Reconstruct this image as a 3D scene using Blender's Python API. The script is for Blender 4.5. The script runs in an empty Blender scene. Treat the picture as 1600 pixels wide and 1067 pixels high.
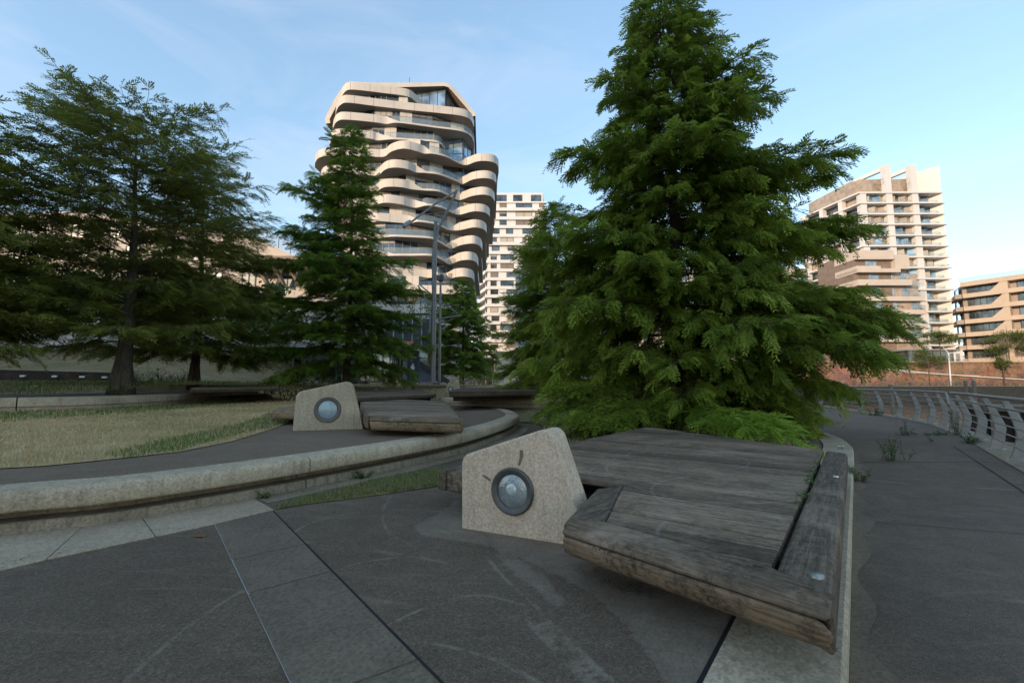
import bpy, bmesh, math, random
import numpy as np
from mathutils import Vector, Matrix

# ------------------------------------------------------------------ camera, sky, sun
SC = bpy.context.scene
COL = SC.collection
F = 711.0                      # focal length in pixels of the 1600 wide photograph (16 mm)
CAMZ = 1.2
PITCH = math.atan(66.5 / F)
cam_d = bpy.data.cameras.new("camera")
cam = bpy.data.objects.new("camera", cam_d)
COL.objects.link(cam)
cam_d.sensor_width = 36.0
cam_d.lens = 36.0 * F / 1600.0
cam_d.clip_start = 0.05
cam_d.clip_end = 5000
cam.location = (0, 0, CAMZ)
cam.rotation_euler = (math.pi / 2 + PITCH, 0, 0)
SC.camera = cam

SUN_EL = math.radians(11.0)
SUN_AZ = math.radians(42.0)    # sun stands behind the camera, this far to its left
sun_dir = Vector((-math.sin(SUN_AZ) * math.cos(SUN_EL), -math.cos(SUN_AZ) * math.cos(SUN_EL), math.sin(SUN_EL)))
world = bpy.data.worlds.new("World")
SC.world = world
world.use_nodes = True
wn, wl = world.node_tree.nodes, world.node_tree.links
wn.clear()
w_out = wn.new("ShaderNodeOutputWorld")
w_bg = wn.new("ShaderNodeBackground")
w_bg.inputs["Strength"].default_value = 0.15
sky = wn.new("ShaderNodeTexSky")
sky.sky_type = 'NISHITA'
sky.sun_disc = False
sky.sun_elevation = SUN_EL
sky.sun_rotation = math.pi + SUN_AZ
sky.altitude = 1500
sky.air_density = 1.0
sky.dust_density = 0.25
sky.ozone_density = 2.6
# thin high cloud, laid out by direction
tc = wn.new("ShaderNodeTexCoord")
mp = wn.new("ShaderNodeMapping")
mp.inputs["Scale"].default_value = (1.6, 1.6, 5.0)
mp.inputs["Rotation"].default_value = (0.2, 0.25, 0.4)
nz = wn.new("ShaderNodeTexNoise")
nz.inputs["Scale"].default_value = 1.7
nz.inputs["Detail"].default_value = 9
nz.inputs["Roughness"].default_value = 0.6
nz.inputs["Distortion"].default_value = 0.6
cr = wn.new("ShaderNodeValToRGB")
cr.color_ramp.elements[0].position = 0.47
cr.color_ramp.elements[0].color = (0, 0, 0, 1)
cr.color_ramp.elements[1].position = 0.82
cr.color_ramp.elements[1].color = (0.22, 0.22, 0.22, 1)
mixc = wn.new("ShaderNodeMix")
mixc.data_type = 'RGBA'
mixc.inputs[7].default_value = (1.5, 1.6, 1.7, 1)
wl.new(tc.outputs["Generated"], mp.inputs["Vector"])
wl.new(mp.outputs["Vector"], nz.inputs["Vector"])
wl.new(nz.outputs["Fac"], cr.inputs["Fac"])
wl.new(cr.outputs["Color"], mixc.inputs[0])
gam = wn.new("ShaderNodeGamma")
gam.inputs["Gamma"].default_value = 0.60
wl.new(sky.outputs["Color"], gam.inputs["Color"])
sat = wn.new("ShaderNodeHueSaturation")
sat.inputs["Saturation"].default_value = 1.22
sat.inputs["Value"].default_value = 0.90
wl.new(gam.outputs["Color"], sat.inputs["Color"])
wl.new(sat.outputs["Color"], mixc.inputs[6])
tint = wn.new("ShaderNodeMix")          # daylight white balance of the sky
tint.data_type = 'RGBA'; tint.blend_type = 'MULTIPLY'
tint.inputs[0].default_value = 1.0
tint.inputs[7].default_value = (1.14, 1.0, 0.90, 1)
wl.new(mixc.outputs[2], tint.inputs[6])
wl.new(tint.outputs[2], w_bg.inputs["Color"])
wl.new(w_bg.outputs["Background"], w_out.inputs["Surface"])

sun_l = bpy.data.lights.new("sun", 'SUN')
sun_l.energy = 2.0
sun_l.angle = math.radians(0.53)
sun_l.color = (0.52, 0.38, 0.255)
sun_o = bpy.data.objects.new("sun", sun_l)
COL.objects.link(sun_o)
sun_o.location = (-40, -60, 60)
sun_o.rotation_euler = sun_dir.to_track_quat('Z', 'Y').to_euler()

SC.view_settings.view_transform = 'Standard'
SC.view_settings.look = 'None'
SC.view_settings.gamma = 1.0
SC.view_settings.exposure = 2.33
SC.cycles.max_bounces = 6
SC.cycles.transparent_max_bounces = 8
SC.cycles.use_denoising = True

# ------------------------------------------------------------------ pixel helpers
def ray(u, v):
    a, b = (u - 800.0) / F, (533.5 - v) / F
    s, c = math.sin(PITCH), math.cos(PITCH)
    return Vector((a, c - b * s, s + b * c))

def P(u, v, z=0.0):
    """the point of the level z that the photograph shows at pixel u, v"""
    d = ray(u, v)
    t = (z - CAMZ) / d.z
    return Vector((d.x * t, d.y * t, z))

def A(u, v, Y):
    """the point at distance Y that the photograph shows at pixel u, v"""
    d = ray(u, v)
    t = Y / d.y
    return Vector((d.x * t, Y, CAMZ + d.z * t))

def on_plane(u, v, p0, n):
    d = ray(u, v)
    o = Vector((0, 0, CAMZ))
    t = (p0 - o).dot(n) / d.dot(n)
    return o + d * t

def spline(pts, n=8, closed=False):
    pts = [Vector(p) for p in pts]
    m = len(pts)
    out = []
    rng = range(m if closed else m - 1)
    for i in rng:
        p1, p2 = pts[i], pts[(i + 1) % m]
        p0 = pts[(i - 1) % m] if (closed or i > 0) else p1 * 2 - p2
        p3 = pts[(i + 2) % m] if (closed or i + 2 < m) else p2 * 2 - p1
        for k in range(n):
            t = k / n
            out.append(0.5 * ((2 * p1) + (p2 - p0) * t + (2 * p0 - 5 * p1 + 4 * p2 - p3) * t * t + (3 * p1 - p0 - 3 * p2 + p3) * t ** 3))
    if not closed:
        out.append(pts[-1])
    return out

# ------------------------------------------------------------------ object helpers
def tag(o, label=None, cat=None, group=None, kind=None):
    if label: o["label"] = label
    if cat: o["category"] = cat
    if group: o["group"] = group
    if kind: o["kind"] = kind
    return o

def thing(name, label, cat, loc=(0, 0, 0), rz=0.0, group=None):
    o = bpy.data.objects.new(name, None)
    COL.objects.link(o)
    o.location = loc
    o.rotation_euler = (0, 0, rz)
    o.empty_display_size = 0.3
    return tag(o, label, cat, group)

def copy_tree(o, parent=None):
    c = o.copy()
    COL.objects.link(c)
    if parent: c.parent = parent
    for ch in list(o.children):
        copy_tree(ch, c)
    return c

def root_loc(o):
    while o.parent: o = o.parent
    return Vector(o.location)

class MB:
    """collects faces; build() links them as one mesh object"""
    def __init__(s):
        s.v, s.f, s.m = [], [], []
    def face(s, pts, m=0):
        i = len(s.v)
        s.v += [tuple(p) for p in pts]
        s.f.append(tuple(range(i, i + len(pts))))
        s.m.append(m)
    def grid(s, rows, m=0, closed=False, flip=False):
        i = len(s.v); n = len(rows[0])
        for r in rows: s.v += [tuple(p) for p in r]
        for a in range(len(rows) - 1):
            for b in range(n if closed else n - 1):
                c = (b + 1) % n
                q = (i + a * n + b, i + a * n + c, i + (a + 1) * n + c, i + (a + 1) * n + b)
                s.f.append(q[::-1] if flip else q); s.m.append(m)
    def box(s, c, d, rz=0.0, m=0):
        c = Vector(c); R = Matrix.Rotation(rz, 3, 'Z')
        x, y, z = d[0] / 2, d[1] / 2, d[2] / 2
        p = [c + R @ Vector(q) for q in ((-x, -y, -z), (x, -y, -z), (x, y, -z), (-x, y, -z), (-x, -y, z), (x, -y, z), (x, y, z), (-x, y, z))]
        i = len(s.v); s.v += [tuple(q) for q in p]
        for q in ((0, 3, 2, 1), (4, 5, 6, 7), (0, 1, 5, 4), (1, 2, 6, 5), (2, 3, 7, 6), (3, 0, 4, 7)):
            s.f.append(tuple(i + k for k in q)); s.m.append(m)
    def beam(s, a, b, w, h, m=0, up=(0, 0, 1)):
        a, b = Vector(a), Vector(b)
        t = (b - a).normalized(); u = Vector(up)
        r = t.cross(u).normalized(); u = r.cross(t).normalized()
        q = lambda p: [p - r * w / 2 - u * h / 2, p + r * w / 2 - u * h / 2, p + r * w / 2 + u * h / 2, p - r * w / 2 + u * h / 2]
        A0, B0 = q(a), q(b)
        i = len(s.v); s.v += [tuple(p) for p in A0 + B0]
        for k in ((0, 1, 2, 3), (7, 6, 5, 4), (0, 4, 5, 1), (1, 5, 6, 2), (2, 6, 7, 3), (3, 7, 4, 0)):
            s.f.append(tuple(i + j for j in k)); s.m.append(m)
    def prism(s, poly, z0, z1, m=0, mt=None):
        n = len(poly)
        a = sum(poly[k][0] * poly[(k + 1) % n][1] - poly[(k + 1) % n][0] * poly[k][1] for k in range(n))
        if a < 0: poly = poly[::-1]
        i = len(s.v)
        s.v += [(p[0], p[1], z0) for p in poly] + [(p[0], p[1], z1) for p in poly]
        s.f.append(tuple(i + n + k for k in range(n))); s.m.append(m if mt is None else mt)
        s.f.append(tuple(i + k for k in range(n))[::-1]); s.m.append(m)
        for k in range(n):
            c = (k + 1) % n
            s.f.append((i + k, i + c, i + n + c, i + n + k)); s.m.append(m)
    def tube(s, pts, rad, n=8, m=0, cap=True):
        pts = [Vector(p) for p in pts]
        if not hasattr(rad, '__len__'): rad = [rad] * len(pts)
        i = len(s.v); ref = None
        for k, p in enumerate(pts):
            t = (pts[min(k + 1, len(pts) - 1)] - pts[max(k - 1, 0)])
            t = t.normalized() if t.length > 1e-9 else Vector((0, 0, 1))
            if ref is None:
                ref = t.orthogonal().normalized()
            r = (ref - t * ref.dot(t))
            r = r.normalized() if r.length > 1e-6 else t.orthogonal().normalized()
            ref = r; q = t.cross(r)
            for j in range(n):
                a = 2 * math.pi * j / n
                s.v.append(tuple(p + (r * math.cos(a) + q * math.sin(a)) * rad[k]))
        for k in range(len(pts) - 1):
            for j in range(n):
                c = (j + 1) % n
                s.f.append((i + k * n + j, i + k * n + c, i + (k + 1) * n + c, i + (k + 1) * n + j)); s.m.append(m)
        if cap:
            s.f.append(tuple(i + j for j in range(n))[::-1]); s.m.append(m)
            e = i + (len(pts) - 1) * n
            s.f.append(tuple(e + j for j in range(n))); s.m.append(m)
    def lathe(s, c, prof, axis=(0, 0, 1), n=24, m=0):
        c = Vector(c); ax = Vector(axis).normalized(); r = ax.orthogonal().normalized(); q = ax.cross(r)
        rows = [[c + ax * h + (r * math.cos(2 * math.pi * j / n) + q * math.sin(2 * math.pi * j / n)) * max(rr, 1e-4) for j in range(n)] for rr, h in prof]
        s.grid(rows, m, closed=True)
    def build(s, name, mats, parent=None, smooth=False, bevel=0.0, seg=2, label=None):
        me = bpy.data.meshes.new(name)
        off = root_loc(parent) if parent else Vector((0, 0, 0))
        vs = [(a - off.x, b - off.y, c - off.z) for a, b, c in s.v] if off.length > 0 else s.v
        me.from_pydata(vs, [], s.f)
        if not isinstance(mats, (list, tuple)): mats = [mats]
        for m in mats: me.materials.append(m)
        me.polygons.foreach_set("material_index", s.m)
        if smooth:
            me.polygons.foreach_set("use_smooth", [True] * len(s.f))
        me.update()
        o = bpy.data.objects.new(name, me)
        COL.objects.link(o)
        if parent: o.parent = parent
        if bevel > 0:
            b = o.modifiers.new("bevel", 'BEVEL'); b.width = bevel; b.segments = seg; b.limit_method = 'ANGLE'; b.angle_limit = math.radians(35)
        if smooth == 'auto' or bevel > 0:
            bm = bmesh.new(); bm.from_mesh(me); bmesh.ops.remove_doubles(bm, verts=bm.verts, dist=1e-5); bmesh.ops.recalc_face_normals(bm, faces=bm.faces)
            for e in bm.edges:
                if len(e.link_faces) == 2 and e.calc_face_angle(0) > math.radians(38): e.smooth = False
            bm.to_mesh(me); bm.free()
        if label: o["label"] = label
        return o

def mesh_np(name, verts, quads, mats, parent=None, smooth=False, attr=None):
    """big meshes straight from numpy; quads (n,4)"""
    off = np.array(root_loc(parent)) if parent else np.zeros(3)
    me = bpy.data.meshes.new(name)
    nv, nf = len(verts), len(quads)
    k = quads.shape[1]
    me.vertices.add(nv); me.loops.add(nf * k); me.polygons.add(nf)
    me.vertices.foreach_set("co", (verts - off).astype(np.float32).ravel())
    me.loops.foreach_set("vertex_index", quads.astype(np.int32).ravel())
    me.polygons.foreach_set("loop_start", np.arange(0, nf * k, k, dtype=np.int32))
    me.polygons.foreach_set("loop_total", np.full(nf, k, dtype=np.int32))
    if smooth: me.polygons.foreach_set("use_smooth", np.ones(nf, dtype=bool))
    if attr is not None:
        at = me.attributes.new("tint", 'FLOAT', 'POINT')
        at.data.foreach_set("value", attr.astype(np.float32))
    me.update(calc_edges=True)
    for m in (mats if isinstance(mats, (list, tuple)) else [mats]): me.materials.append(m)
    o = bpy.data.objects.new(name, me)
    COL.objects.link(o)
    if parent: o.parent = parent
    return o

def inpoly(x, y, poly):
    c = np.zeros(len(x), dtype=bool)
    n = len(poly); j = n - 1
    for i in range(n):
        xi, yi, xj, yj = poly[i][0], poly[i][1], poly[j][0], poly[j][1]
        c ^= ((yi > y) != (yj > y)) & (x < (xj - xi) * (y - yi) / (yj - yi + 1e-12) + xi)
        j = i
    return c

def clip_poly(poly, a, n):
    """keep the part of a 2-D polygon where (p-a).n <= 0"""
    out = []
    for i in range(len(poly)):
        p, q = poly[i], poly[(i + 1) % len(poly)]
        dp, dq = (p - a).dot(n), (q - a).dot(n)
        if dp <= 0: out.append(p)
        if dp * dq < 0: out.append(p + (q - p) * (dp / (dp - dq)))
    return out

# ------------------------------------------------------------------ materials
class NT:
    def __init__(s, name):
        s.m = bpy.data.materials.new(name); s.m.use_nodes = True
        s.n, s.l = s.m.node_tree.nodes, s.m.node_tree.links
        s.b = s.n["Principled BSDF"]
        s.tc = s.n.new("ShaderNodeTexCoord")
    def put(s, sock, val):
        if isinstance(val, bpy.types.NodeSocket): s.l.new(val, sock)
        else: sock.default_value = val
    def vec(s, scale=(1, 1, 1), rot=(0, 0, 0), loc=(0, 0, 0), src="Object"):
        m = s.n.new("ShaderNodeMapping")
        m.inputs["Scale"].default_value = scale; m.inputs["Rotation"].default_value = rot; m.inputs["Location"].default_value = loc
        s.l.new(s.tc.outputs[src], m.inputs["Vector"])
        return m.outputs["Vector"]
    def noise(s, scale, detail=4, rough=0.55, dist=0.0, vec=None, col=False):
        n = s.n.new("ShaderNodeTexNoise")
        n.inputs["Scale"].default_value = scale; n.inputs["Detail"].default_value = detail
        n.inputs["Roughness"].default_value = rough; n.inputs["Distortion"].default_value = dist
        s.l.new(vec if vec is not None else s.tc.outputs["Object"], n.inputs["Vector"])
        return n.outputs["Color" if col else "Fac"]
    def voro(s, scale, feature='F1', vec=None, out="Distance", rnd=1.0):
        n = s.n.new("ShaderNodeTexVoronoi"); n.feature = feature
        n.inputs["Scale"].default_value = scale; n.inputs["Randomness"].default_value = rnd
        s.l.new(vec if vec is not None else s.tc.outputs["Object"], n.inputs["Vector"])
        return n.outputs[out]
    def wave(s, scale, dist=0.0, vec=None, typ='RINGS', dscale=1.0, detail=2):
        n = s.n.new("ShaderNodeTexWave"); n.wave_type = typ
        n.inputs["Scale"].default_value = scale; n.inputs["Distortion"].default_value = dist
        n.inputs["Detail Scale"].default_value = dscale; n.inputs["Detail"].default_value = detail
        s.l.new(vec if vec is not None else s.tc.outputs["Object"], n.inputs["Vector"])
        return n.outputs["Fac"]
    def ramp(s, fac, stops):
        r = s.n.new("ShaderNodeValToRGB"); e = r.color_ramp.elements
        while len(e) < len(stops): e.new(0.5)
        for el, (p, c) in zip(e, stops):
            el.position = p
            el.color = (c, c, c, 1) if not hasattr(c, '__len__') else (*c, 1)
        s.l.new(fac, r.inputs["Fac"])
        return r.outputs["Color"]
    def mix(s, fac, a, b, mode='MIX'):
        n = s.n.new("ShaderNodeMix"); n.data_type = 'RGBA'; n.blend_type = mode
        for i, v in ((0, fac), (6, a), (7, b)):
            if isinstance(v, bpy.types.NodeSocket): s.l.new(v, n.inputs[i])
            elif i == 0: n.inputs[0].default_value = v
            else: n.inputs[i].default_value = (*v, 1) if hasattr(v, '__len__') else (v, v, v, 1)
        return n.outputs[2]
    def math(s, op, a, b=0.0):
        n = s.n.new("ShaderNodeMath"); n.operation = op
        s.put(n.inputs[0], a); s.put(n.inputs[1], b)
        return n.outputs[0]
    def island(s):
        return s.n.new("ShaderNodeNewGeometry").outputs["Random Per Island"]
    def bump(s, h, strength=0.3, dist=0.02):
        n = s.n.new("ShaderNodeBump"); n.inputs["Strength"].default_value = strength; n.inputs["Distance"].default_value = dist
        s.l.new(h, n.inputs["Height"]); s.l.new(n.outputs["Normal"], s.b.inputs["Normal"])
    def done(s, col, rough=0.8, metal=0.0, spec=0.3):
        if isinstance(col, bpy.types.NodeSocket): s.l.new(col, s.b.inputs["Base Color"])
        else: s.b.inputs["Base Color"].default_value = (*col, 1)
        s.put(s.b.inputs["Roughness"], rough)
        s.b.inputs["Metallic"].default_value = metal
        s.b.inputs["Specular IOR Level"].default_value = spec
        return s.m

def plain(name, col, rough=0.7, metal=0.0, var=0.12, scale=3.0, spec=0.3):
    t = NT(name)
    n = t.noise(scale, 5)
    a = tuple(c * (1 - var) for c in col); b = tuple(min(1, c * (1 + var)) for c in col)
    return t.done(t.ramp(n, [(0.3, a), (0.7, b)]), rough, metal, spec)

def warm(c, r=1.72, b=0.97, g=1.34): return (c[0] * r, c[1] * g, c[2] * b)
def asphalt(name, c0, c1, marks=1.0):
    t = NT(name); c0, c1 = warm(c0), warm(c1)
    big = t.noise(0.5, 6, 0.6, 0.4)
    mid = t.noise(5, 8, 0.7)
    fine = t.noise(160, 3, 0.7)
    col = t.ramp(t.math('ADD', t.math('MULTIPLY', big, 0.55), t.math('MULTIPLY', mid, 0.45)), [(0.33, c0), (0.68, c1)])
    col = t.mix(0.75, col, t.ramp(fine, [(0.3, 0.15), (0.7, 0.85)]), 'OVERLAY')
    col = t.mix(0.5, col, t.ramp(t.noise(48, 5, 0.75), [(0.32, 0.2), (0.68, 0.8)]), 'OVERLAY')
    # pale dried streaks from sweeping and skating, faint rings
    w1 = t.wave(0.55, 5.0, t.vec((1, 1, 1), (0, 0, 0.4), (1.3, -4.1, 0)), 'RINGS', 0.5, 3)
    l1 = t.ramp(w1, [(0.955, 0.0), (0.985, 1.0)])
    gate = t.ramp(t.noise(1.1, 5, 0.6, 0.5), [(0.52, 0.0), (0.68, 1.0)])
    st = t.ramp(t.noise(2.2, 7, 0.7, 0.8, t.vec((0.35, 2.2, 1), (0, 0, -0.5))), [(0.55, 0.0), (0.8, 1.0)])
    f = t.math('MULTIPLY', t.math('MULTIPLY', l1, gate), 0.35 * marks)
    f = t.math('MAXIMUM', f, t.math('MULTIPLY', st, 0.22 * marks))
    col = t.mix(f, col, tuple(min(1, c * 2.6 + 0.02) for c in c1))
    spk = t.ramp(t.voro(60), [(0.05, 1.0), (0.09, 0.0)])
    col = t.mix(t.math('MULTIPLY', spk, 0.25), col, tuple(min(1, c * 3.2) for c in c1))
    t.bump(t.math('ADD', fine, t.math('MULTIPLY', mid, 0.5)), 0.35, 0.01)
    return t.done(col, 0.85, 0, 0.25)

def concrete(name, c0, c1, stain=(0.12, 0.10, 0.08), st=0.5, streak=True, pore=1.0, wb=True, bb=0.93):
    t = NT(name)
    if wb: c0, c1, stain = warm(c0, 1.54, bb, 1.27), warm(c1, 1.54, bb, 1.27), warm(stain, 1.54, bb, 1.27)
    big = t.noise(1.3, 7, 0.65, 0.3)
    fine = t.noise(45, 5, 0.7)
    col = t.ramp(t.math('ADD', t.math('MULTIPLY', big, 0.7), t.math('MULTIPLY', fine, 0.3)), [(0.32, c0), (0.66, c1)])
    v = t.vec((9, 9, 0.7))
    sk = t.ramp(t.noise(1.6, 6, 0.65, 0.2, v), [(0.5, 0.0), (0.75, 1.0)])
    if streak: col = t.mix(t.math('MULTIPLY', sk, st), col, stain)
    blot = t.ramp(t.noise(3.1, 8, 0.72, 0.2), [(0.56, 0.0), (0.72, 1.0)])
    col = t.mix(t.math('MULTIPLY', blot, st * 0.7), col, stain)
    po = t.ramp(t.voro(38), [(0.07, 1.0), (0.13, 0.0)])
    pg = t.ramp(t.noise(4.5, 3), [(0.5, 0.0), (0.62, 1.0)])
    po = t.math('MULTIPLY', po, pg)
    gr = t.ramp(t.voro(70, out="Color"), [(0.0, 0.15), (1.0, 0.85)])
    col = t.mix(0.40, col, gr, 'OVERLAY')
    col = t.mix(t.math('MULTIPLY', po, 0.7 * pore), col, tuple(c * 0.25 for c in c0))
    t.bump(t.math('SUBTRACT', fine, t.math('MULTIPLY', po, 1.5)), 0.3, 0.01)
    return t.done(col, 0.88, 0, 0.25)

def weathered_wood(name, rz, c0=(0.055, 0.050, 0.046), c1=(0.19, 0.18, 0.17), mildew=0.35, warm_=0.0, arcs=()):
    t = NT(name); c0, c1 = warm(c0), warm(c1)
    v = t.vec((1.3, 26, 26), (0, 0, -rz))
    # mapping rotates after scaling order: keep the grain along the board by rotating first
    m1 = t.n.new("ShaderNodeMapping"); m1.inputs["Rotation"].default_value = (0, 0, -rz)
    t.l.new(t.tc.outputs["Object"], m1.inputs["Vector"])
    m2 = t.n.new("ShaderNodeMapping"); m2.inputs["Scale"].default_value = (2.2, 34, 34)
    t.l.new(m1.outputs["Vector"], m2.inputs["Vector"])
    isl = t.island()
    off = t.n.new("ShaderNodeVectorMath"); off.operation = 'ADD'
    t.l.new(m2.outputs["Vector"], off.inputs[0])
    cx = t.n.new("ShaderNodeCombineXYZ"); t.l.new(t.math('MULTIPLY', isl, 37.0), cx.inputs[0]); t.l.new(cx.outputs[0], off.inputs[1])
    grain = t.math('ADD', t.math('MULTIPLY', t.noise(1.6, 9, 0.75, 0.2, off.outputs[0]), 0.72), t.math('MULTIPLY', t.noise(24, 6, 0.75), 0.28))
    col = t.ramp(grain, [(0.3, tuple(c * .8 for c in c0)), (0.44, c0), (0.56, tuple((a + b) / 2 for a, b in zip(c0, c1))), (0.74, c1)])
    tint = t.ramp(isl, [(0.0, (0.50, 0.48, 0.46)), (0.5, (1.0, 0.98, 0.96)), (1.0, (1.5, 1.48, 1.46))])
    col = t.mix(1.0, col, tint, 'MULTIPLY')
    # silver patches and dark damp patches
    pat = t.noise(1.4, 6, 0.65, 0.8, m1.outputs["Vector"])
    col = t.mix(t.math('MULTIPLY', t.ramp(pat, [(0.52, 0.0), (0.72, 1.0)]), 0.45), col, tuple(c * 1.25 + 0.02 for c in c1))
    col = t.mix(t.math('MULTIPLY', t.ramp(pat, [(0.28, 1.0), (0.46, 0.0)]), 0.5), col, tuple(c * 0.7 for c in c0))
    if warm_: col = t.mix(warm_, col, (0.24, 0.18, 0.11), 'MIX')
    blk = t.ramp(t.noise(2.6, 8, 0.75, 0.6, m1.outputs["Vector"]), [(0.46, 0.0), (0.62, 1.0)])
    col = t.mix(t.math('MULTIPLY', t.math('MULTIPLY', t.ramp(t.noise(2.2, 7, 0.8, 0.2, off.outputs[0]), [(0.48, 0.0), (0.6, 1.0)]), blk), 0.6), col, tuple(c * .45 for c in c0))
    mil = t.ramp(t.noise(20, 9, 0.8, 0.2), [(0.47, 0.0), (0.62, 0.75)])
    mg = t.ramp(t.noise(1.9, 4, 0.6, 0.3), [(0.42, 0.0), (0.60, 1.0)])
    col = t.mix(t.math('MULTIPLY', t.math('MULTIPLY', mil, mg), mildew * 2), col, (0.018, 0.016, 0.013))
    for (cx_, cy_, rr_) in arcs:            # pale curved scuffs left by wheels
        gq = t.n.new("ShaderNodeVectorMath"); gq.operation = 'DISTANCE'
        gm = t.n.new("ShaderNodeVectorMath"); gm.operation = 'MULTIPLY'; gm.inputs[1].default_value = (1, 1, 0)
        t.l.new(t.tc.outputs["Object"], gm.inputs[0]); t.l.new(gm.outputs[0], gq.inputs[0]); gq.inputs[1].default_value = (cx_, cy_, 0)
        dd = t.math('ABSOLUTE', t.math('SUBTRACT', gq.outputs["Value"], rr_))
        ln = t.ramp(t.math('ADD', dd, t.math('MULTIPLY', pat, 0.004)), [(0.006, 1.0), (0.018, 0.0)])
        col = t.mix(t.math('MULTIPLY', ln, t.ramp(t.noise(2.3, 5, 0.7, 0, None), [(0.40, 0.0), (0.62, 0.38)])), col, (0.36, 0.33, 0.30))
    t.bump(grain, 0.5, 0.012)
    return t.done(col, 0.85, 0, 0.2)

def glass_pane(name, col=(0.05, 0.07, 0.08), rough=0.06):
    t = NT(name)
    n = t.noise(0.35, 2)
    c = t.ramp(n, [(0.35, tuple(x * 0.5 for x in col)), (0.65, tuple(x * 1.7 for x in col))])
    m = t.done(c, rough, 0.55, 0.8)
    return m

def clear_glass(name, col=(0.75, 0.85, 0.88), amount=0.25):
    t = NT(name)
    tr = t.n.new("ShaderNodeBsdfTransparent"); tr.inputs[0].default_value = (*col, 1)
    mx = t.n.new("ShaderNodeMixShader"); mx.inputs[0].default_value = amount
    t.l.new(tr.outputs[0], mx.inputs[1]); t.l.new(t.b.outputs[0], mx.inputs[2])
    t.l.new(mx.outputs[0], t.n["Material Output"].inputs["Surface"])
    return t.done((0.35, 0.42, 0.45), 0.08, 0, 0.8)

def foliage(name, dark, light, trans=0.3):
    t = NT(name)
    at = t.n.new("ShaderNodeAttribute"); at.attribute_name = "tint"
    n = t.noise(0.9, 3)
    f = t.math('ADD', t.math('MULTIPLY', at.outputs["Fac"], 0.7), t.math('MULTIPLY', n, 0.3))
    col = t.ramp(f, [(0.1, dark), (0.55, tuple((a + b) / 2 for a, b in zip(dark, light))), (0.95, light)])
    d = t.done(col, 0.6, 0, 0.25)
    tl = t.n.new("ShaderNodeBsdfTranslucent"); t.l.new(col, tl.inputs[0])
    mx = t.n.new("ShaderNodeMixShader"); mx.inputs[0].default_value = trans
    t.l.new(t.b.outputs[0], mx.inputs[1]); t.l.new(tl.outputs[0], mx.inputs[2])
    t.l.new(mx.outputs[0], t.n["Material Output"].inputs["Surface"])
    return d

def bark(name, c0, c1):
    t = NT(name)
    g = t.noise(2.2, 8, 0.7, 0.4, t.vec((7, 7, 0.9)))
    t.bump(g, 0.8, 0.04)
    return t.done(t.ramp(g, [(0.3, c0), (0.7, c1)]), 0.9, 0, 0.15)

M = {}
M['asphalt'] = asphalt("asphalt", (0.058, 0.052, 0.047), (0.105, 0.096, 0.088))
M['path'] = asphalt("path_asphalt", (0.058, 0.053, 0.049), (0.105, 0.097, 0.090), 0.8)
M['terrace'] = asphalt("terrace_asphalt", (0.080, 0.068, 0.060), (0.125, 0.110, 0.098), 0.5)
M['slab'] = concrete("slab_stone", (0.075, 0.068, 0.062), (0.125, 0.115, 0.105), (0.04, 0.036, 0.033), 0.35, False)
M['joint'] = plain("joint_filler", (0.02, 0.018, 0.016), 0.9)
M['joint_pale'] = plain("joint_pale_sealant", (0.30, 0.29, 0.27), 0.9)
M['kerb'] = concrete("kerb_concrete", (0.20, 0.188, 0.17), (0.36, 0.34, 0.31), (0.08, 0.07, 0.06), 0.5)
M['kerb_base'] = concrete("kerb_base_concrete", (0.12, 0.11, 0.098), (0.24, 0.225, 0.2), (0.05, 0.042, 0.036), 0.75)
M['gutter'] = concrete("gutter_concrete", (0.20, 0.185, 0.165), (0.30, 0.28, 0.255), (0.1, 0.09, 0.08), 0.35, False)
M['spill'] = concrete("cement_wash", (0.12, 0.11, 0.098), (0.19, 0.175, 0.155), (0.07, 0.06, 0.052), 0.4, False)
M['block'] = concrete("block_concrete", (0.29, 0.26, 0.225), (0.44, 0.40, 0.35), (0.20, 0.145, 0.105), 0.30, bb=1.02)
M['block_grey'] = concrete("grey_block_concrete", (0.22, 0.21, 0.19), (0.33, 0.315, 0.29), (0.12, 0.105, 0.085), 0.5)
M['soil'] = plain("soil", (0.07, 0.052, 0.036), 0.95, var=0.4, scale=6)
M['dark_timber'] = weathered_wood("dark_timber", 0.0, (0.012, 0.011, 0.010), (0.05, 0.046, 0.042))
M['steel'] = plain("painted_steel", (0.17, 0.165, 0.155), 0.45, 0.4, 0.1, 5)
M['steel_bright'] = plain("bright_steel", (0.62, 0.62, 0.6), 0.3, 0.9, 0.08, 8)
M['rail'] = plain("rail_grey_paint", (0.29, 0.265, 0.235), 0.5, 0.2, 0.18, 4)
M['ring'] = plain("lamp_ring_metal", (0.12, 0.108, 0.095), 0.5, 0.5, 0.15, 20)
# ------------------------------------------------------------------ ground, water, far land
PATH_Z = -0.12
def sheet(name, poly, z, mat, kind='structure', thick=0.0, **kw):
    mb = MB()
    if thick: mb.prism([Vector((p[0], p[1], 0)) for p in poly], z - thick, z)
    else:
        n = len(poly)
        a = sum(poly[k][0] * poly[(k + 1) % n][1] - poly[(k + 1) % n][0] * poly[k][1] for k in range(n))
        pp = poly if a > 0 else poly[::-1]
        mb.face([(p[0], p[1], z) for p in pp])
    o = mb.build(name, mat)
    if kind: o["kind"] = kind
    return tag(o, **kw) if kw else o

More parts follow.
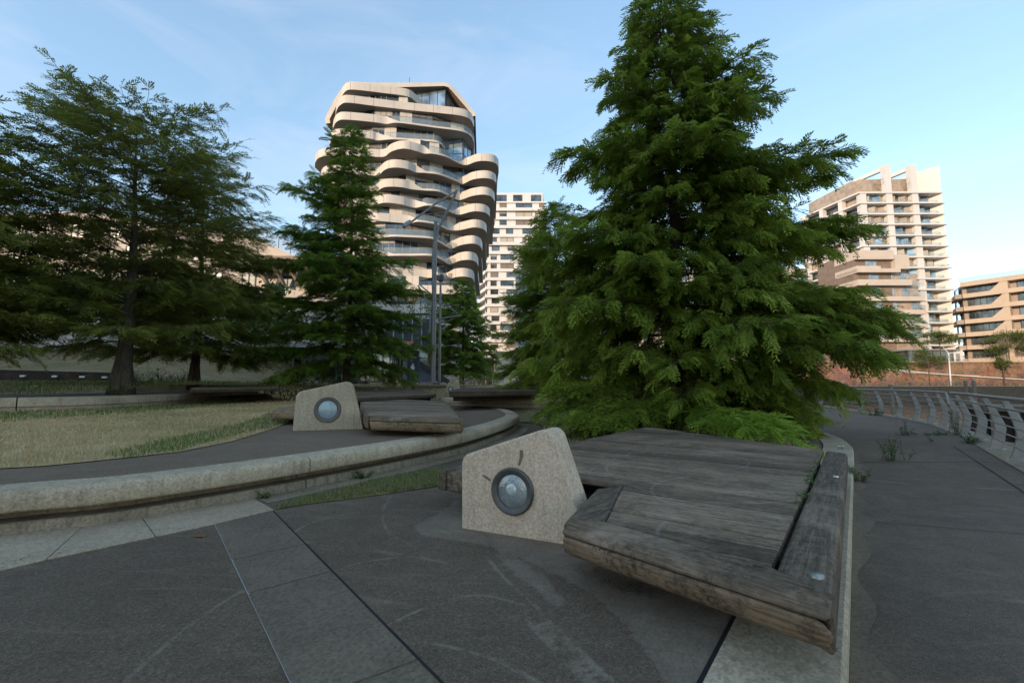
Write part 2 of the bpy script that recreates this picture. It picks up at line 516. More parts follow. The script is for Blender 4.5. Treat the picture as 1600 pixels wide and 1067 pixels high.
# railing foot line (quay edge), from far to near
rail_far = [P(u, v, PATH_Z) for u, v in ((1250, 630.5), (1282, 634), (1314, 638.5), (1344, 643), (1374, 647.5), (1404, 652), (1431, 656.5), (1454, 661), (1474, 666), (1490, 672))]
rail_near = [P(u, v, PATH_Z) for u, v in ((1507, 678), (1530, 687), (1557, 702), (1592, 720))]
d0 = (rail_near[-1] - rail_near[-2]).normalized()
rail_near += [rail_near[-1] + d0 * k for k in (1.5, 3.0, 4.5, 6.0, 7.5)]
edge = [p + Vector((0.35, 0.1, 0)) for p in spline(rail_far + rail_near, 4)]
land_poly = [(22, 95), (20.5, 45)] + [(p.x, p.y) for p in edge] + [(7, -3), (7, -120), (-700, -120), (-700, 700), (22, 700)]
sheet("ground", land_poly, PATH_Z, M['path'], thick=4.0)

t = NT("canal_water")
wv = t.noise(0.9, 5, 0.6, 0.5, t.vec((1, 1.6, 1)))
t.bump(wv, 0.55, 0.25)
M['water'] = t.done((0.035, 0.028, 0.018), 0.12, 0, 0.6)
sheet("canal_water", [(-3000, -3000), (3000, -3000), (3000, 3000), (-3000, 3000)], -3.0, M['water'])

# ------------------------------------------------------------------ paved square (level 0) with its outer kerb
ko = [P(*p, 0) for p in ((1322, 1067), (1327, 900), (1331, 780), (1334, 712), (1331, 697), (1311, 683), (1287, 675.5), (1262, 670))]
kd = (ko[0] - ko[1]).normalized()
kerb_line = [ko[0] + kd * 9] + ko[:1]
kerb_line += [ko[0] + (ko[3] - ko[0]) * f for f in (0.33, 0.66)] + spline(ko[3:], 5)
last = kerb_line[-1]
kerb_line += [last + Vector(q) for q in ((0.1, 1.2, 0), (-0.3, 2.8, 0), (-1.4, 4.6, 0), (-3.2, 6.0, 0), (-6, 7.0, 0))]
kerb_line = [Vector((p.x, p.y, 0)) for p in kerb_line]
def offset(line, d):
    out = []
    for i, p in enumerate(line):
        a = line[max(i - 1, 0)]; b = line[min(i + 1, len(line) - 1)]
        tt = Vector((b.x - a.x, b.y - a.y, 0)).normalized()
        out.append(p + Vector((-tt.y, tt.x, 0)) * d)
    return out
sq = [(p.x, p.y) for p in offset(kerb_line, 0.02)] + [(-5, 19.5), (-30, 19.5), (-30, -9), (kerb_line[0].x, kerb_line[0].y - 1)]
sheet("square_paving", sq, 0.0, M['asphalt'], thick=0.3)
# kerb of pale concrete slabs along the outer edge
kin = offset(kerb_line, 0.46)
kt = thing("kerb_edging", "pale flat concrete kerb running beside the big wooden deck and round the tree bed", "kerb", (kerb_line[2].x, kerb_line[2].y, 0))
mb = MB()
rows = []
for a, b in zip(kerb_line, kin):
    n = (b - a).normalized()
    rows.append([a + Vector((0, 0, PATH_Z - 0.05)), a + Vector((0, 0, -0.018)), a + n * 0.018 + Vector((0, 0, 0.008)), b + Vector((0, 0, 0.008)), b + Vector((0, 0, -0.05))])
mb.grid(rows)
mb.build("kerb_stone", M['kerb'], kt)
mb = MB()
jl = offset(kerb_line, 0.475)
mb.grid([[a + Vector((0, 0, 0.005)), b + Vector((0, 0, 0.005))] for a, b in zip(offset(kerb_line, 0.462), offset(kerb_line, 0.482))])
mb.build("joint", M['joint'], kt)

def wobbly(poly, amp, step=0.08, seed=1, sharp=1.0):
    rnd = random.Random(seed)
    pts = []
    n = len(poly)
    for i in range(n):
        a, b = Vector(poly[i]), Vector(poly[(i + 1) % n])
        k = max(1, int((b - a).length / step))
        for j in range(k): pts.append(a.lerp(b, j / k))
    ph = [rnd.uniform(0, 6.28) for _ in range(6)]
    out = []
    N = len(pts)
    for i, p in enumerate(pts):
        t_ = (pts[(i + 1) % N] - pts[i - 1]); nn = Vector((-t_.y, t_.x, 0)).normalized()
        w = sum(math.sin(2 * math.pi * i * f / N + ph[k]) / (1 + k * 0.5) for k, f in enumerate((5, 9, 14, 23, 31, 47)))
        w = abs(w) ** 0.8 * (1 if w > 0 else -1)
        out.append(p + nn * amp * w)
    return out

# near paving as a fine sheet: dried cement wash and skate marks are stored per point, edges feather out in the material
def dist_poly(x, y, poly):
    """signed distance, negative inside"""
    d = np.full(len(x), 1e9)
    for a, b in zip(poly, poly[1:] + poly[:1]):
        ax_, ay_, bx_, by_ = a[0], a[1], b[0], b[1]
        t_ = np.clip(((x - ax_) * (bx_ - ax_) + (y - ay_) * (by_ - ay_)) / ((bx_ - ax_) ** 2 + (by_ - ay_) ** 2 + 1e-12), 0, 1)
        d = np.minimum(d, np.hypot(x - ax_ - t_ * (bx_ - ax_), y - ay_ - t_ * (by_ - ay_)))
    return np.where(inpoly(x, y, poly), -d, d)
def dist_lines(x, y, lines):
    d = np.full(len(x), 1e9)
    for ln in lines:
        for a, b in zip(ln[:-1], ln[1:]):
            if not np.any((np.abs(x - a[0]) < .1) & (np.abs(y - a[1]) < .1)): continue
            k = (np.abs(x - a[0]) < .25) & (np.abs(y - a[1]) < .25)
            t_ = np.clip(((x[k] - a[0]) * (b[0] - a[0]) + (y[k] - a[1]) * (b[1] - a[1])) / ((b[0] - a[0]) ** 2 + (b[1] - a[1]) ** 2 + 1e-12), 0, 1)
            d[k] = np.minimum(d[k], np.hypot(x[k] - a[0] - t_ * (b[0] - a[0]), y[k] - a[1] - t_ * (b[1] - a[1])))
    return d
w1 = [P(u, v, 0) for u, v in ((655, 835), (648, 822), (690, 800), (715, 780), (760, 800), (920, 840), (1000, 868), (1170, 930), (1165, 975), (1118, 1067), (1105, 1140), (1060, 1090), (985, 985), (930, 930), (845, 885), (760, 852))]
w2 = [P(u, v, 0) for u, v in ((770, 868), (800, 862), (850, 900), (890, 945), (870, 950), (812, 905))]
marks = []
def arc_px(pts): marks.append([tuple(p) for p in spline([P(u, v, 0) for u, v in pts], 8)])
arc_px([(610, 775), (598, 800), (606, 830), (640, 850)])
arc_px([(560, 800), (500, 812), (462, 830), (470, 842)])
arc_px([(470, 845), (400, 860), (392, 890), (420, 915)])
arc_px([(500, 900), (560, 880), (640, 870), (700, 880)])
arc_px([(760, 870), (790, 905), (850, 960), (905, 1040), (925, 1075)])
arc_px([(540, 1020), (640, 960), (740, 930), (820, 945)])
arc_px([(200, 1060), (280, 990), (350, 940), (395, 915)])
arc_px([(640, 1000), (700, 1010), (770, 1030), (850, 1070)])
# a chain of small loops where a board was spun along
c0_, c1_ = P(838, 968, 0), P(945, 1075, 0)
lp = []
for k in range(260):
    f = k / 259; ph = f * 2 * math.pi * 13
    c = c0_.lerp(c1_, f); lp.append((c.x + .055 * math.cos(ph), c.y + .055 * math.sin(ph)))
marks.append(lp)
gxs = np.arange(-4.6, 1.6, 0.016); gys = np.arange(1.35, 5.3, 0.016)
XX, YY = np.meshgrid(gxs, gys); X_ = XX.ravel(); Y_ = YY.ravel()
kd_ = (kerb_line[3] - kerb_line[1]).normalized()
sdw = np.minimum(dist_poly(X_, Y_, w1), dist_poly(X_, Y_, w2) + .012)
mk = dist_lines(X_, Y_, marks)
nx_, ny_ = len(gxs), len(gys)
ii = np.arange((ny_ - 1) * (nx_ - 1)); r_, c_ = ii // (nx_ - 1), ii % (nx_ - 1)
Qp = np.stack([r_ * nx_ + c_, r_ * nx_ + c_ + 1, (r_ + 1) * nx_ + c_ + 1, (r_ + 1) * nx_ + c_], 1)
# keep it inside the kerb and clear of the seat wall
mid = np.stack([X_[Qp].mean(1), Y_[Qp].mean(1)], 1)
side_ = (mid[:, 0] - kerb_line[2].x) * kd_.y - (mid[:, 1] - kerb_line[2].y) * kd_.x
Qp = Qp[side_ < -0.40]
def near_paving_mat():
    m = asphalt("near_asphalt", (0.055, 0.049, 0.044), (0.098, 0.089, 0.081))
    n, l = m.node_tree.nodes, m.node_tree.links
    b = n["Principled BSDF"]; old = b.inputs["Base Color"].links[0].from_socket
    t = NT.__new__(NT); t.m, t.n, t.l, t.b = m, n, l, b
    t.tc = n.new("ShaderNodeTexCoord")
    a1 = n.new("ShaderNodeAttribute"); a1.attribute_name = "tint"
    a2 = n.new("ShaderNodeAttribute"); a2.attribute_name = "mark"
    ed = t.noise(7, 7, 0.6, 0.3); ed2 = t.noise(40, 4, 0.7)
    d = t.math('ADD', a1.outputs["Fac"], t.math('MULTIPLY', t.math('SUBTRACT', ed, 0.5), 0.16))
    d = t.math('ADD', d, t.math('MULTIPLY', t.math('SUBTRACT', ed2, 0.5), 0.03))
    inside = t.ramp(t.math('MULTIPLY', t.math('ADD', d, 0.1), 5.0), [(0.36, 1.0), (0.58, 0.0)])
    rim = t.ramp(t.math('MULTIPLY', t.math('ADD', d, 0.1), 5.0), [(0.38, 0.0), (0.48, 1.0), (0.53, 0.0)])
    mot = t.noise(3.0, 7, 0.68, 0.4)
    wash = t.ramp(mot, [(0.3, (0.16, 0.120, 0.083)), (0.5, (0.235, 0.180, 0.128)), (0.7, (0.30, 0.235, 0.17))])
    thin = t.ramp(t.noise(1.7, 6, 0.65), [(0.35, 0.35), (0.6, 0.8)])
    col = t.mix(t.math('MULTIPLY', inside, thin), old, wash)
    col = t.mix(t.math('MULTIPLY', rim, 0.2), col, (0.27, 0.235, 0.195))
    mk_ = t.ramp(t.math('ADD', a2.outputs["Fac"], t.math('MULTIPLY', t.math('SUBTRACT', ed2, 0.5), 0.012)), [(0.006, 1.0), (0.016, 0.0)])
    col = t.mix(t.math('MULTIPLY', mk_, t.ramp(ed, [(0.38, 0.0), (0.62, 0.42)])), col, (0.37, 0.30, 0.225))
    agg = t.ramp(t.voro(85, out="Color"), [(0.0, 0.15), (1.0, 0.85)])
    col = t.mix(0.30, col, agg, 'OVERLAY')
    drt = t.ramp(t.noise(14, 8, 0.8), [(0.62, 0.0), (0.72, 0.5)])
    col = t.mix(drt, col, (0.03, 0.026, 0.022))
    l.new(col, b.inputs["Base Color"])
    return m
near = mesh_np("square_paving", np.stack([X_, Y_, np.full(len(X_), .002)], 1), Qp, near_paving_mat(), attr=sdw)
at_ = near.data.attributes.new("mark", 'FLOAT', 'POINT'); at_.data.foreach_set("value", mk.astype(np.float32))
near["kind"] = "structure"
kp2 = offset(kerb_line, -0.10)[1:10]
q_ = [a.lerp(b, j / 14) for a, b in zip(kp2[:-1], kp2[1:]) for j in range(14)]
inner_ = offset(kerb_line, -0.002)[1:10]
wash_path = inner_ + [p + Vector((0.05 * math.sin(1.1 * k) + 0.04 * math.sin(.37 * k + 1) + random.Random(k).uniform(-.02, .02), 0, 0)) for k, p in enumerate(q_)][::-1]
sheet("cement_wash", wash_path, PATH_Z + 0.0045, concrete("path_wash", (0.085, 0.077, 0.068), (0.135, 0.122, 0.108), (0.06, 0.054, 0.048), 0.5, False))
# cross joints of the path
mb = MB()
for a, b in (((1340, 722), (1545, 722)), ((1490, 697), (1640, 795)), ((1330, 812), (1650, 838))):
    A0, B0 = P(*a, PATH_Z + 0.004), P(*b, PATH_Z + 0.004)
    n = (B0 - A0).normalized(); n = Vector((-n.y, n.x, 0)) * (0.012 if a[1] < 800 else 0.004)
    mb.face([A0 - n, B0 - n, B0 + n, A0 + n])
tag(mb.build("path_joint", M['joint']), kind='structure')

# ------------------------------------------------------------------ band of stone slabs across the square
sl = [(335, 820), (362, 876), (388, 928), (458, 1080), (560, 1300)]
sr = [(426, 799), (473, 851), (514, 894), (650, 1033), (900, 1290)]
L0, R0 = P(*sl[0], 0), P(*sr[0], 0)
Ld = (P(452, 1067, 0) - L0).normalized(); Rd = (P(688, 1067, 0) - R0).normalized()
rows_ = []
for (lu, lv), (ru, rv) in (((335, 820), (426, 799)), ((362, 876), (473, 851)), ((388, 928), (514, 894)), ((575, 1061), (650, 1033))):
    # intersect the cross joint with both edges
    a, b = P(lu, lv, 0), P(ru, rv, 0)
    d = b - a
    def hit(p, e):
        den = d.x * e.y - d.y * e.x
        s_ = ((p.x - a.x) * e.y - (p.y - a.y) * e.x) / den
        return a + d * s_
    rows_.append((hit(L0, Ld), hit(R0, Rd)))
la, lb = rows_[-1]
rows_.append((la + Ld * 0.9, lb + Rd * 0.9)); rows_.append((la + Ld * 1.8, lb + Rd * 1.8))
band = thing("stone_slab_band", "lighter grey band of square stone slabs crossing the dark paving", "paving slabs", tuple(rows_[0][0]))
for (a, b), (c, d) in zip(rows_[:-1], rows_[1:]):
    mb = MB(); g = 0.004
    ce = (a + b + c + d) / 4
    q = [p + (ce - p).normalized() * 0.009 for p in (a, c, d, b)]
    mb.prism([Vector((p.x, p.y, 0)) for p in q], -0.02, 0.005)
    mb.build("slab", M['slab'], band)
mb = MB()
e = Vector((Ld.y, -Ld.x, 0))
mb.face([rows_[0][0] + Vector((0, 0, .0045)), rows_[-1][0] + Vector((0, 0, .0045)), rows_[-1][0] + e * -0.012 + Vector((0, 0, .0045)), rows_[0][0] + e * -0.012 + Vector((0, 0, .0045))])
mb.build("pale_seam", M['joint_pale'], band)
mb = MB()
e2 = Vector((-Rd.y, Rd.x, 0))
q = [rows_[0][1], rows_[-1][1], rows_[-1][1] + e2 * 0.012, rows_[0][1] + e2 * 0.012]
mb.face([p + Vector((0, 0, .0042)) for p in q])
mb.build("dark_seam", M['joint'], band)

# ------------------------------------------------------------------ first raised terrace and its curved seat wall
T1Z = 0.36
c_out = [P(u, v, T1Z) for u, v in ((-420, 815), (0, 768), (200, 751), (485, 714), (700, 680.5), (772, 664), (806, 652), (809, 645.5), (790, 638.5), (752, 631), (700, 625))]
c_out = spline(c_out, 10)
c_in = offset(c_out, 0.36)
coping_prof = [(0.36, 0.0), (0.07, 0.0), (0.035, -0.008), (0.01, -0.028), (0.0, -0.06), (0.0, -0.155), (0.012, -0.172), (0.03, -0.178), (0.27, -0.18)]
wall_prof = [(0.27, -0.17), (0.27, -0.262), (0.085, -0.266), (0.07, -0.276), (0.05, -0.40)]
def prof_rows(line, prof, i0, i1):
    nrm = [(b - a) for a, b in zip(line, offset(line, 1.0))]
    return [[line[k] + nrm[k] * d + Vector((0, 0, h)) for d, h in prof] for k in range(i0, i1 + 1)]
sw = thing("seat_wall", "long curved pale concrete seat wall with overhanging coping around the raised terrace", "low wall", tuple(P(485, 735, 0)))
# stone joints where the photograph shows them
def nearest(line, p): return min(range(len(line)), key=lambda k: (line[k] - p).length)
joints = [0, nearest(c_out, P(497, 712, T1Z)), nearest(c_out, P(715, 677, T1Z)), nearest(c_out, P(806, 652, T1Z)), nearest(c_out, P(752, 631, T1Z)), len(c_out) - 1]
for a, b in zip(joints[:-1], joints[1:]):
    line = c_out
    rows = prof_rows(line, coping_prof, a, b)
    # leave a narrow open joint
    d = (rows[1][0] - rows[0][0]).normalized() * 0.006; rows[0] = [p + d for p in rows[0]]
    d = (rows[-2][0] - rows[-1][0]).normalized() * 0.006; rows[-1] = [p + d for p in rows[-1]]
    mb = MB(); mb.grid(rows, flip=True); mb.face(rows[0]); mb.face(rows[-1][::-1])
    mb.build("coping_stone", M['kerb'], sw, smooth='auto')
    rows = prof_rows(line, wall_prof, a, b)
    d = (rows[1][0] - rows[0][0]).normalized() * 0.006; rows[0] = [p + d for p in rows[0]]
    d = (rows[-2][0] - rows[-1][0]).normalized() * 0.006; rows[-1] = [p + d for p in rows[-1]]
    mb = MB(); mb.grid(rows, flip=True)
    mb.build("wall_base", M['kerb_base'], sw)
mb = MB(); mb.grid(prof_rows(c_out, [(0.31, 0.0 - 0.01), (0.31, -0.17), (0.31, -0.4)], 0, len(c_out) - 1), flip=True)
mb.build("backing", M['joint'], sw)
t1_poly = [(p.x, p.y) for p in offset(c_out, 0.33)] + [(-6, 21), (-12, 24), (-40, 22), (-40, 1.5)]
sheet("terrace_paving", t1_poly, T1Z - 0.006, M['terrace'], thick=0.5)

# gutter slabs at the foot of the wall
gut_out = [P(u, v, 0) for u, v in ((-400, 975), (0, 892), (75, 875), (190, 850), (332, 820), (428, 797))]
base_line = offset(c_out, 0.055)
def foot(u): return min(base_line, key=lambda p: abs((p.x / p.y if p.y > 0 else -9) - (u - 800) / F * 1.0) if p.y > 0 else 9)
gt = thing("gutter", "row of pale flat gutter slabs along the foot of the curved seat wall", "gutter", tuple(gut_out[2]))
gs = [P(u, v, 0) for u, v in ((-400, 975), (-140, 922), (72, 875.5), (243, 839), (428, 797))]
gn = spline([P(u, v, 0) for u, v in ((-400, 975), (-140, 922), (0, 892), (72, 875.5), (243, 839), (332, 820), (428, 797))], 4)
for a, b in zip(gs[:-1], gs[1:]):
    i0, i1 = nearest(gn, a), nearest(gn, b)
    o_ = gn[i0:i1 + 1]
    j0, j1 = nearest(base_line, o_[0]), nearest(base_line, o_[-1])
    inn = base_line[j0:j1 + 1]
    if len(inn) < 2: continue
    o_ = [o_[0].lerp(o_[1], 0.03)] + o_[1:-1] + [o_[-1].lerp(o_[-2], 0.03)]
    inn = [inn[0].lerp(inn[1], 0.02)] + inn[1:-1] + [inn[-1].lerp(inn[-2], 0.02)]
    inn = [Vector((p.x, p.y, 0)) for p in inn]
    mb = MB(); mb.prism(o_ + inn[::-1], -0.02, 0.012)
    mb.build("gutter_slab", M['gutter'], gt, bevel=0.004, seg=1)
j0 = nearest(base_line, P(428, 797, 0)); j1 = nearest(base_line, P(800, 668, 0))
nar = [Vector((p.x, p.y, 0)) for p in base_line[j0:j1]]
nar_o = [Vector((p.x, p.y, 0)) for p in offset(base_line, -0.30)[j0:j1]]
sheet("gutter_strip", nar + nar_o[::-1], 0.006, M['kerb_base'])

# ------------------------------------------------------------------ second terrace (left) with its kerb
T2Z = 0.80
t2_out = spline([P(u, v, T2Z) for u, v in ((-500, 628), (-200, 624.5), (0, 621.5), (150, 619), (300, 614.5), (380, 611), (438, 607.8))], 6)
k2 = thing("kerb_wall", "low grey concrete kerb wall edging the upper lawn in front of the left tree", "low wall", tuple(t2_out[18]))
joints = [0, nearest(t2_out, P(20, 621, T2Z)), nearest(t2_out, P(292, 615, T2Z)), len(t2_out) - 1]
for a, b in zip(joints[:-1], joints[1:]):
    rows = prof_rows(t2_out, [(0.4, 0), (0.05, 0), (0.01, -0.03), (0, -0.07), (0, -0.27), (0.06, -0.29), (0.06, -0.9)], a, b)
    d = (rows[1][0] - rows[0][0]).normalized() * 0.015; rows[0] = [p + d for p in rows[0]]
    d = (rows[-2][0] - rows[-1][0]).normalized() * 0.015; rows[-1] = [p + d for p in rows[-1]]
    mb = MB(); mb.grid(rows, flip=True); mb.face(rows[0])
    mb.build("coping_stone", M['kerb'], k2, smooth='auto')
t2_poly = [(p.x, p.y) for p in offset(t2_out, 0.3)] + [(-16, 33), (-60, 30), (-60, 10)]
sheet("upper_terrace_paving", t2_poly, T2Z - 0.006, M['terrace'], thick=0.5)

# ------------------------------------------------------------------ far kerb across the middle
T3Z = 0.66
t3_out = spline([P(u, v, T3Z) for u, v in ((690, 621), (760, 622.3), (830, 622.5), (880, 621.5), (960, 619))], 5)
k3 = thing("kerb_wall", "straight low grey kerb wall in front of the small far lamp block", "low wall", tuple(t3_out[8]))
mb = MB(); mb.grid(prof_rows(t3_out, [(0.45, 0), (0.03, 0), (0.0, -0.03), (0, -0.2), (0.06, -0.22), (0.06, -0.7)], 0, len(t3_out) - 1), flip=True)
mb.build("coping_stone", M['kerb'], k3)

# ------------------------------------------------------------------ rolling lawn ground behind
def sstep(a, b, x):
    t_ = np.clip((x - a) / (b - a), 0, 1); return t_ * t_ * (3 - 2 * t_)
def terrain(x, y):
    x = np.asarray(x, float); y = np.asarray(y, float)
    base = -0.4 + 0.72 * sstep(11, 18, y) + 0.38 * sstep(19.5, 24, y) + 0.38 * sstep(24, 31, y)
    left = sstep(-8, -13, x)
    up = np.where(y > 15, 0.85 + 0.32 * sstep(15.5, 18.5, y), 0.2)
    base = base * (1 - left) + np.maximum(base, up) * left * sstep(13, 16, y) + base * left * (1 - sstep(13, 16, y))
    hill = 3.4 * sstep(24, 46, y) * sstep(-16, -27, x)
    right = sstep(8.0, 6.0, x)
    base = (base + hill) * right + (-0.5) * (1 - right)
    return base
gx = np.concatenate([np.arange(-160, -40, 4.0), np.arange(-40, 15.1, 0.6)])
gy = np.concatenate([np.arange(9, 36, 0.5), np.arange(36, 60, 1.5), np.arange(60, 131, 5.0)])
GX, GY = np.meshgrid(gx, gy)
GZ = terrain(GX, GY) + 0.03 * np.sin(GX * 1.7 + GY) * np.cos(GY * 1.3)
# keep the lawn ground below the two terraces
V = np.stack([GX.ravel(), GY.ravel(), GZ.ravel()], 1)
m1 = inpoly(V[:, 0], V[:, 1], t1_poly); V[m1, 2] = np.minimum(V[m1, 2], T1Z - 0.1)
nx, ny = len(gx), len(gy)
ii = np.arange((ny - 1) * (nx - 1)); r_, c_ = ii // (nx - 1), ii % (nx - 1)
Q = np.stack([r_ * nx + c_, r_ * nx + c_ + 1, (r_ + 1) * nx + c_ + 1, (r_ + 1) * nx + c_], 1)
def grass_mat(name, dry, mid, green, dry_bias=0.0):
    t = NT(name)
    a = t.noise(0.55, 6, 0.65, 0.4); b = t.noise(14, 6, 0.75)
    f = t.math('ADD', t.math('ADD', t.math('MULTIPLY', a, 0.75), t.math('MULTIPLY', b, 0.35)), -dry_bias)
    col = t.ramp(f, [(0.36, dry), (0.52, mid), (0.66, green)])
    t.bump(b, 0.9, 0.03)
    return t.done(col, 0.95, 0, 0.1)
M['lawn'] = grass_mat("dry_lawn", (0.54, 0.375, 0.20), (0.37, 0.27, 0.12), (0.11, 0.135, 0.034), 0.08)
M['lawn2'] = grass_mat("far_lawn", (0.25, 0.185, 0.105), (0.19, 0.145, 0.07), (0.08, 0.09, 0.028), 0.1)
lw = mesh_np("lawn_ground", V, Q, M['lawn2'], smooth=True)
lw["kind"] = "structure"

# lawn on the first terrace
lawn1 = [P(u, v, T1Z) for u, v in ((-420, 775), (-200, 748), (0, 732), (70, 728), (150, 720), (280, 706), (360, 690), (420, 672), (450, 661), (462, 650), (470, 640), (520, 628), (480, 616))]
lawn1 += [Vector((-12.2, 21.5, 0)), Vector((-14.5, 15, 0)), Vector((-17, 12.2, 0)), Vector((-30, 11, 0))]
lawn1_w = lawn1
sheet("terrace_lawn", lawn1, T1Z + 0.004, M['lawn'])
# grass verge between the gutter and the square, and the grass round the big tree
verge = [P(u, v, 0) for u, v in ((428, 797), (470, 790), (560, 778), (640, 767), (700, 757), (712, 740), (690, 733), (600, 748), (520, 768), (470, 780))]
sheet("verge_soil", wobbly(verge, 0.006, 0.08, 2), 0.010, M['lawn'])
deckA, deckB = P(697, 735, 0.36), P(1016, 667, 0.36)
bed = [Vector((-0.35, 5.4, 0)), Vector((0.55, 6.6, 0)), Vector((2.4, 9.3, 0)), Vector((5.2, 8.6, 0)), Vector((6.3, 10.6, 0)), Vector((6.7, 13, 0)), Vector((6.2, 15, 0)), Vector((3, 17.4, 0)), Vector((-2, 18.5, 0)), Vector((-3.4, 18, 0)), Vector((-0.4, 15.5, 0)), Vector((0.9, 13.4, 0)), Vector((0.75, 11.6, 0)), Vector((0.15, 9.4, 0)), Vector((-0.5, 7.2, 0))]
sheet("tree_bed_grass", wobbly(bed, 0.05, 0.3, 6), 0.011, grass_mat("bed_grass", (0.13, 0.1, 0.06), (0.09, 0.08, 0.035), (0.05, 0.07, 0.018)))

# ------------------------------------------------------------------ grass blades
def blades(name, poly, n, z, h, seed, label, green=0.35, mats=None, zfun=None, dens=None):
    rng = np.random.default_rng(seed)
    xs = [p[0] for p in poly]; ys = [p[1] for p in poly]
    X = []; Y = []
    need = n
    while need > 0:
        x = rng.uniform(min(xs), max(xs), n * 2); y = rng.uniform(min(ys), max(ys), n * 2)
        # denser near the camera
        k = inpoly(x, y, poly) & (rng.random(n * 2) < np.clip((4.0 / np.hypot(x, y)) ** 1.2, 0.06, 1))
        if dens is not None: k &= rng.random(n * 2) < dens(x, y)
        X.append(x[k][:need]); Y.append(y[k][:need]); need -= len(X[-1])
        if len(X) > 60: break
    x = np.concatenate(X); y = np.concatenate(Y); N = len(x)
    zz = np.full(N, z) if zfun is None else zfun(x, y)
    hh = h * rng.uniform(0.35, 1.25, N); az = rng.uniform(0, 6.283, N); lean = rng.uniform(0.1, 1.1, N)
    sc = np.clip(np.hypot(x, y) / 6.0, 0.8, 3.0)
    w = 0.0032 * sc * rng.uniform(0.7, 1.4, N)
    px, py = np.cos(az + 1.57) * w, np.sin(az + 1.57) * w
    dx, dy = np.cos(az) * lean * hh, np.sin(az) * lean * hh
    a = np.stack([x - px, y - py, zz], 1); b = np.stack([x + px, y + py, zz], 1)
    c = np.stack([x + dx * 0.4 + px * .7, y + dy * 0.4 + py * .7, zz + hh * 0.6], 1); d = np.stack([x + dx * 0.4 - px * .7, y + dy * 0.4 - py * .7, zz + hh * 0.6], 1)
    e = np.stack([x + dx + px * .1, y + dy + py * .1, zz + hh * (1.05 - 0.3 * lean)], 1); f = np.stack([x + dx - px * .1, y + dy - py * .1, zz + hh * (1.05 - 0.3 * lean)], 1)
    V = np.stack([a, b, c, d, e, f], 1).reshape(-1, 3)
    i = np.arange(N) * 6
    Qd = np.concatenate([np.stack([i, i + 1, i + 2, i + 3], 1), np.stack([i + 3, i + 2, i + 4, i + 5], 1)])
    patch = 0.5 + 0.5 * np.sin(x * 1.1 + 0.7 * np.sin(y * 1.9)) * np.cos(y * 1.3 + x * 0.4)
    tint = np.clip(patch * 0.7 + rng.normal(0, 0.25, N) + green - 0.35, 0, 1)
    o = mesh_np(name, V, Qd, mats or M['blade'], attr=np.repeat(tint, 6))
    return tag(o, label, "grass", kind="stuff")
M['blade'] = foliage("grass_blade", (0.64, 0.445, 0.24), (0.16, 0.185, 0.04), 0.2)
M['blade_green'] = foliage("green_grass_blade", (0.26, 0.23, 0.09), (0.09, 0.17, 0.03), 0.25)
blades("dry_grass", lawn1_w, 42000, T1Z + 0.003, 0.055, 11, "dry yellow grass with green patches on the raised terrace lawn", 0.22)
edge_l = [P(u, v, T1Z) for u, v in ((0, 662), (120, 652), (300, 638), (440, 622), (438, 615), (300, 627), (0, 640))]
blades("green_grass", edge_l, 5200, T1Z + 0.003, 0.13, 12, "green weeds and grass along the foot of the left kerb wall", 0.75, M['blade_green'])
edge_r = [P(u, v, T1Z) for u, v in ((330, 690), (420, 670), (458, 658), (468, 640), (440, 640), (380, 662), (250, 690), (160, 712), (200, 716), (280, 705))]
blades("green_grass", edge_r, 4200, T1Z + 0.003, 0.07, 13, "green grass left of the mid lamp block along the asphalt edge", 0.7, M['blade_green'])
blades("verge_grass", verge, 9000, 0.010, 0.05, 14, "short strip of green grass between gutter and dark paving", 0.45, M['blade_green'])
blades("bed_grass", bed, 22000, 0.011, 0.07, 15, "yellowish grass around the foot of the big conifer behind the deck", 0.42)
tb = [P(u, v, 1.0) for u, v in ((-100, 608), (20, 609), (60, 606), (200, 609), (300, 607), (300, 603.5), (100, 603.6), (-100, 603.6))]
tb = [Vector((-26, 15.3, 0)), Vector((-16, 15.6, 0)), Vector((-14, 17, 0)), Vector((-12.5, 19.5, 0)), Vector((-12.5, 24, 0)), Vector((-22, 22, 0)), Vector((-32, 20, 0))]
blades("mound_grass", tb, 9000, 0, 0.22, 16, "long grass on the mound around the left tree trunk", 0.5, M['blade_green'], zfun=lambda x, y: np.maximum(terrain(x, y), T2Z - 0.01))

slope = [Vector(p) for p in ((-11, 19.5, 0), (-3, 19.2, 0), (1.5, 19.5, 0), (5.5, 20, 0), (6, 33, 0), (-14, 33, 0))]
blades("slope_grass", slope, 14000, 0, 0.13, 18, "yellow-green grass on the rise between the far decks", 0.45, None, zfun=lambda x, y: terrain(x, y) - .005)
# ------------------------------------------------------------------ concrete lamp blocks
M['lens'] = None
t = NT("lamp_lens")
nn = t.noise(7, 4, 0.6)
t.bump(t.voro(55), 0.35, 0.006)
M['lens'] = t.done(t.ramp(nn, [(0.35, (0.20, 0.215, 0.20)), (0.65, (0.40, 0.42, 0.39))]), 0.25, 0.3, 0.8)
M["lens_spot"] = plain("lens_highlight_pale", (0.52, 0.54, 0.51), 0.2, 0.2, 0.25, 30)  # paler tone for the bright spot painted on the lens
t = NT("clouded_lens")
M['lens_blue'] = t.done(t.ramp(t.noise(12, 4), [(0.3, (0.24, 0.30, 0.31)), (0.7, (0.34, 0.41, 0.42))]), 0.3, 0.1, 0.7)
M['rust'] = plain("rust_stain", (0.20, 0.13, 0.08), 0.9, var=0.3, scale=20)

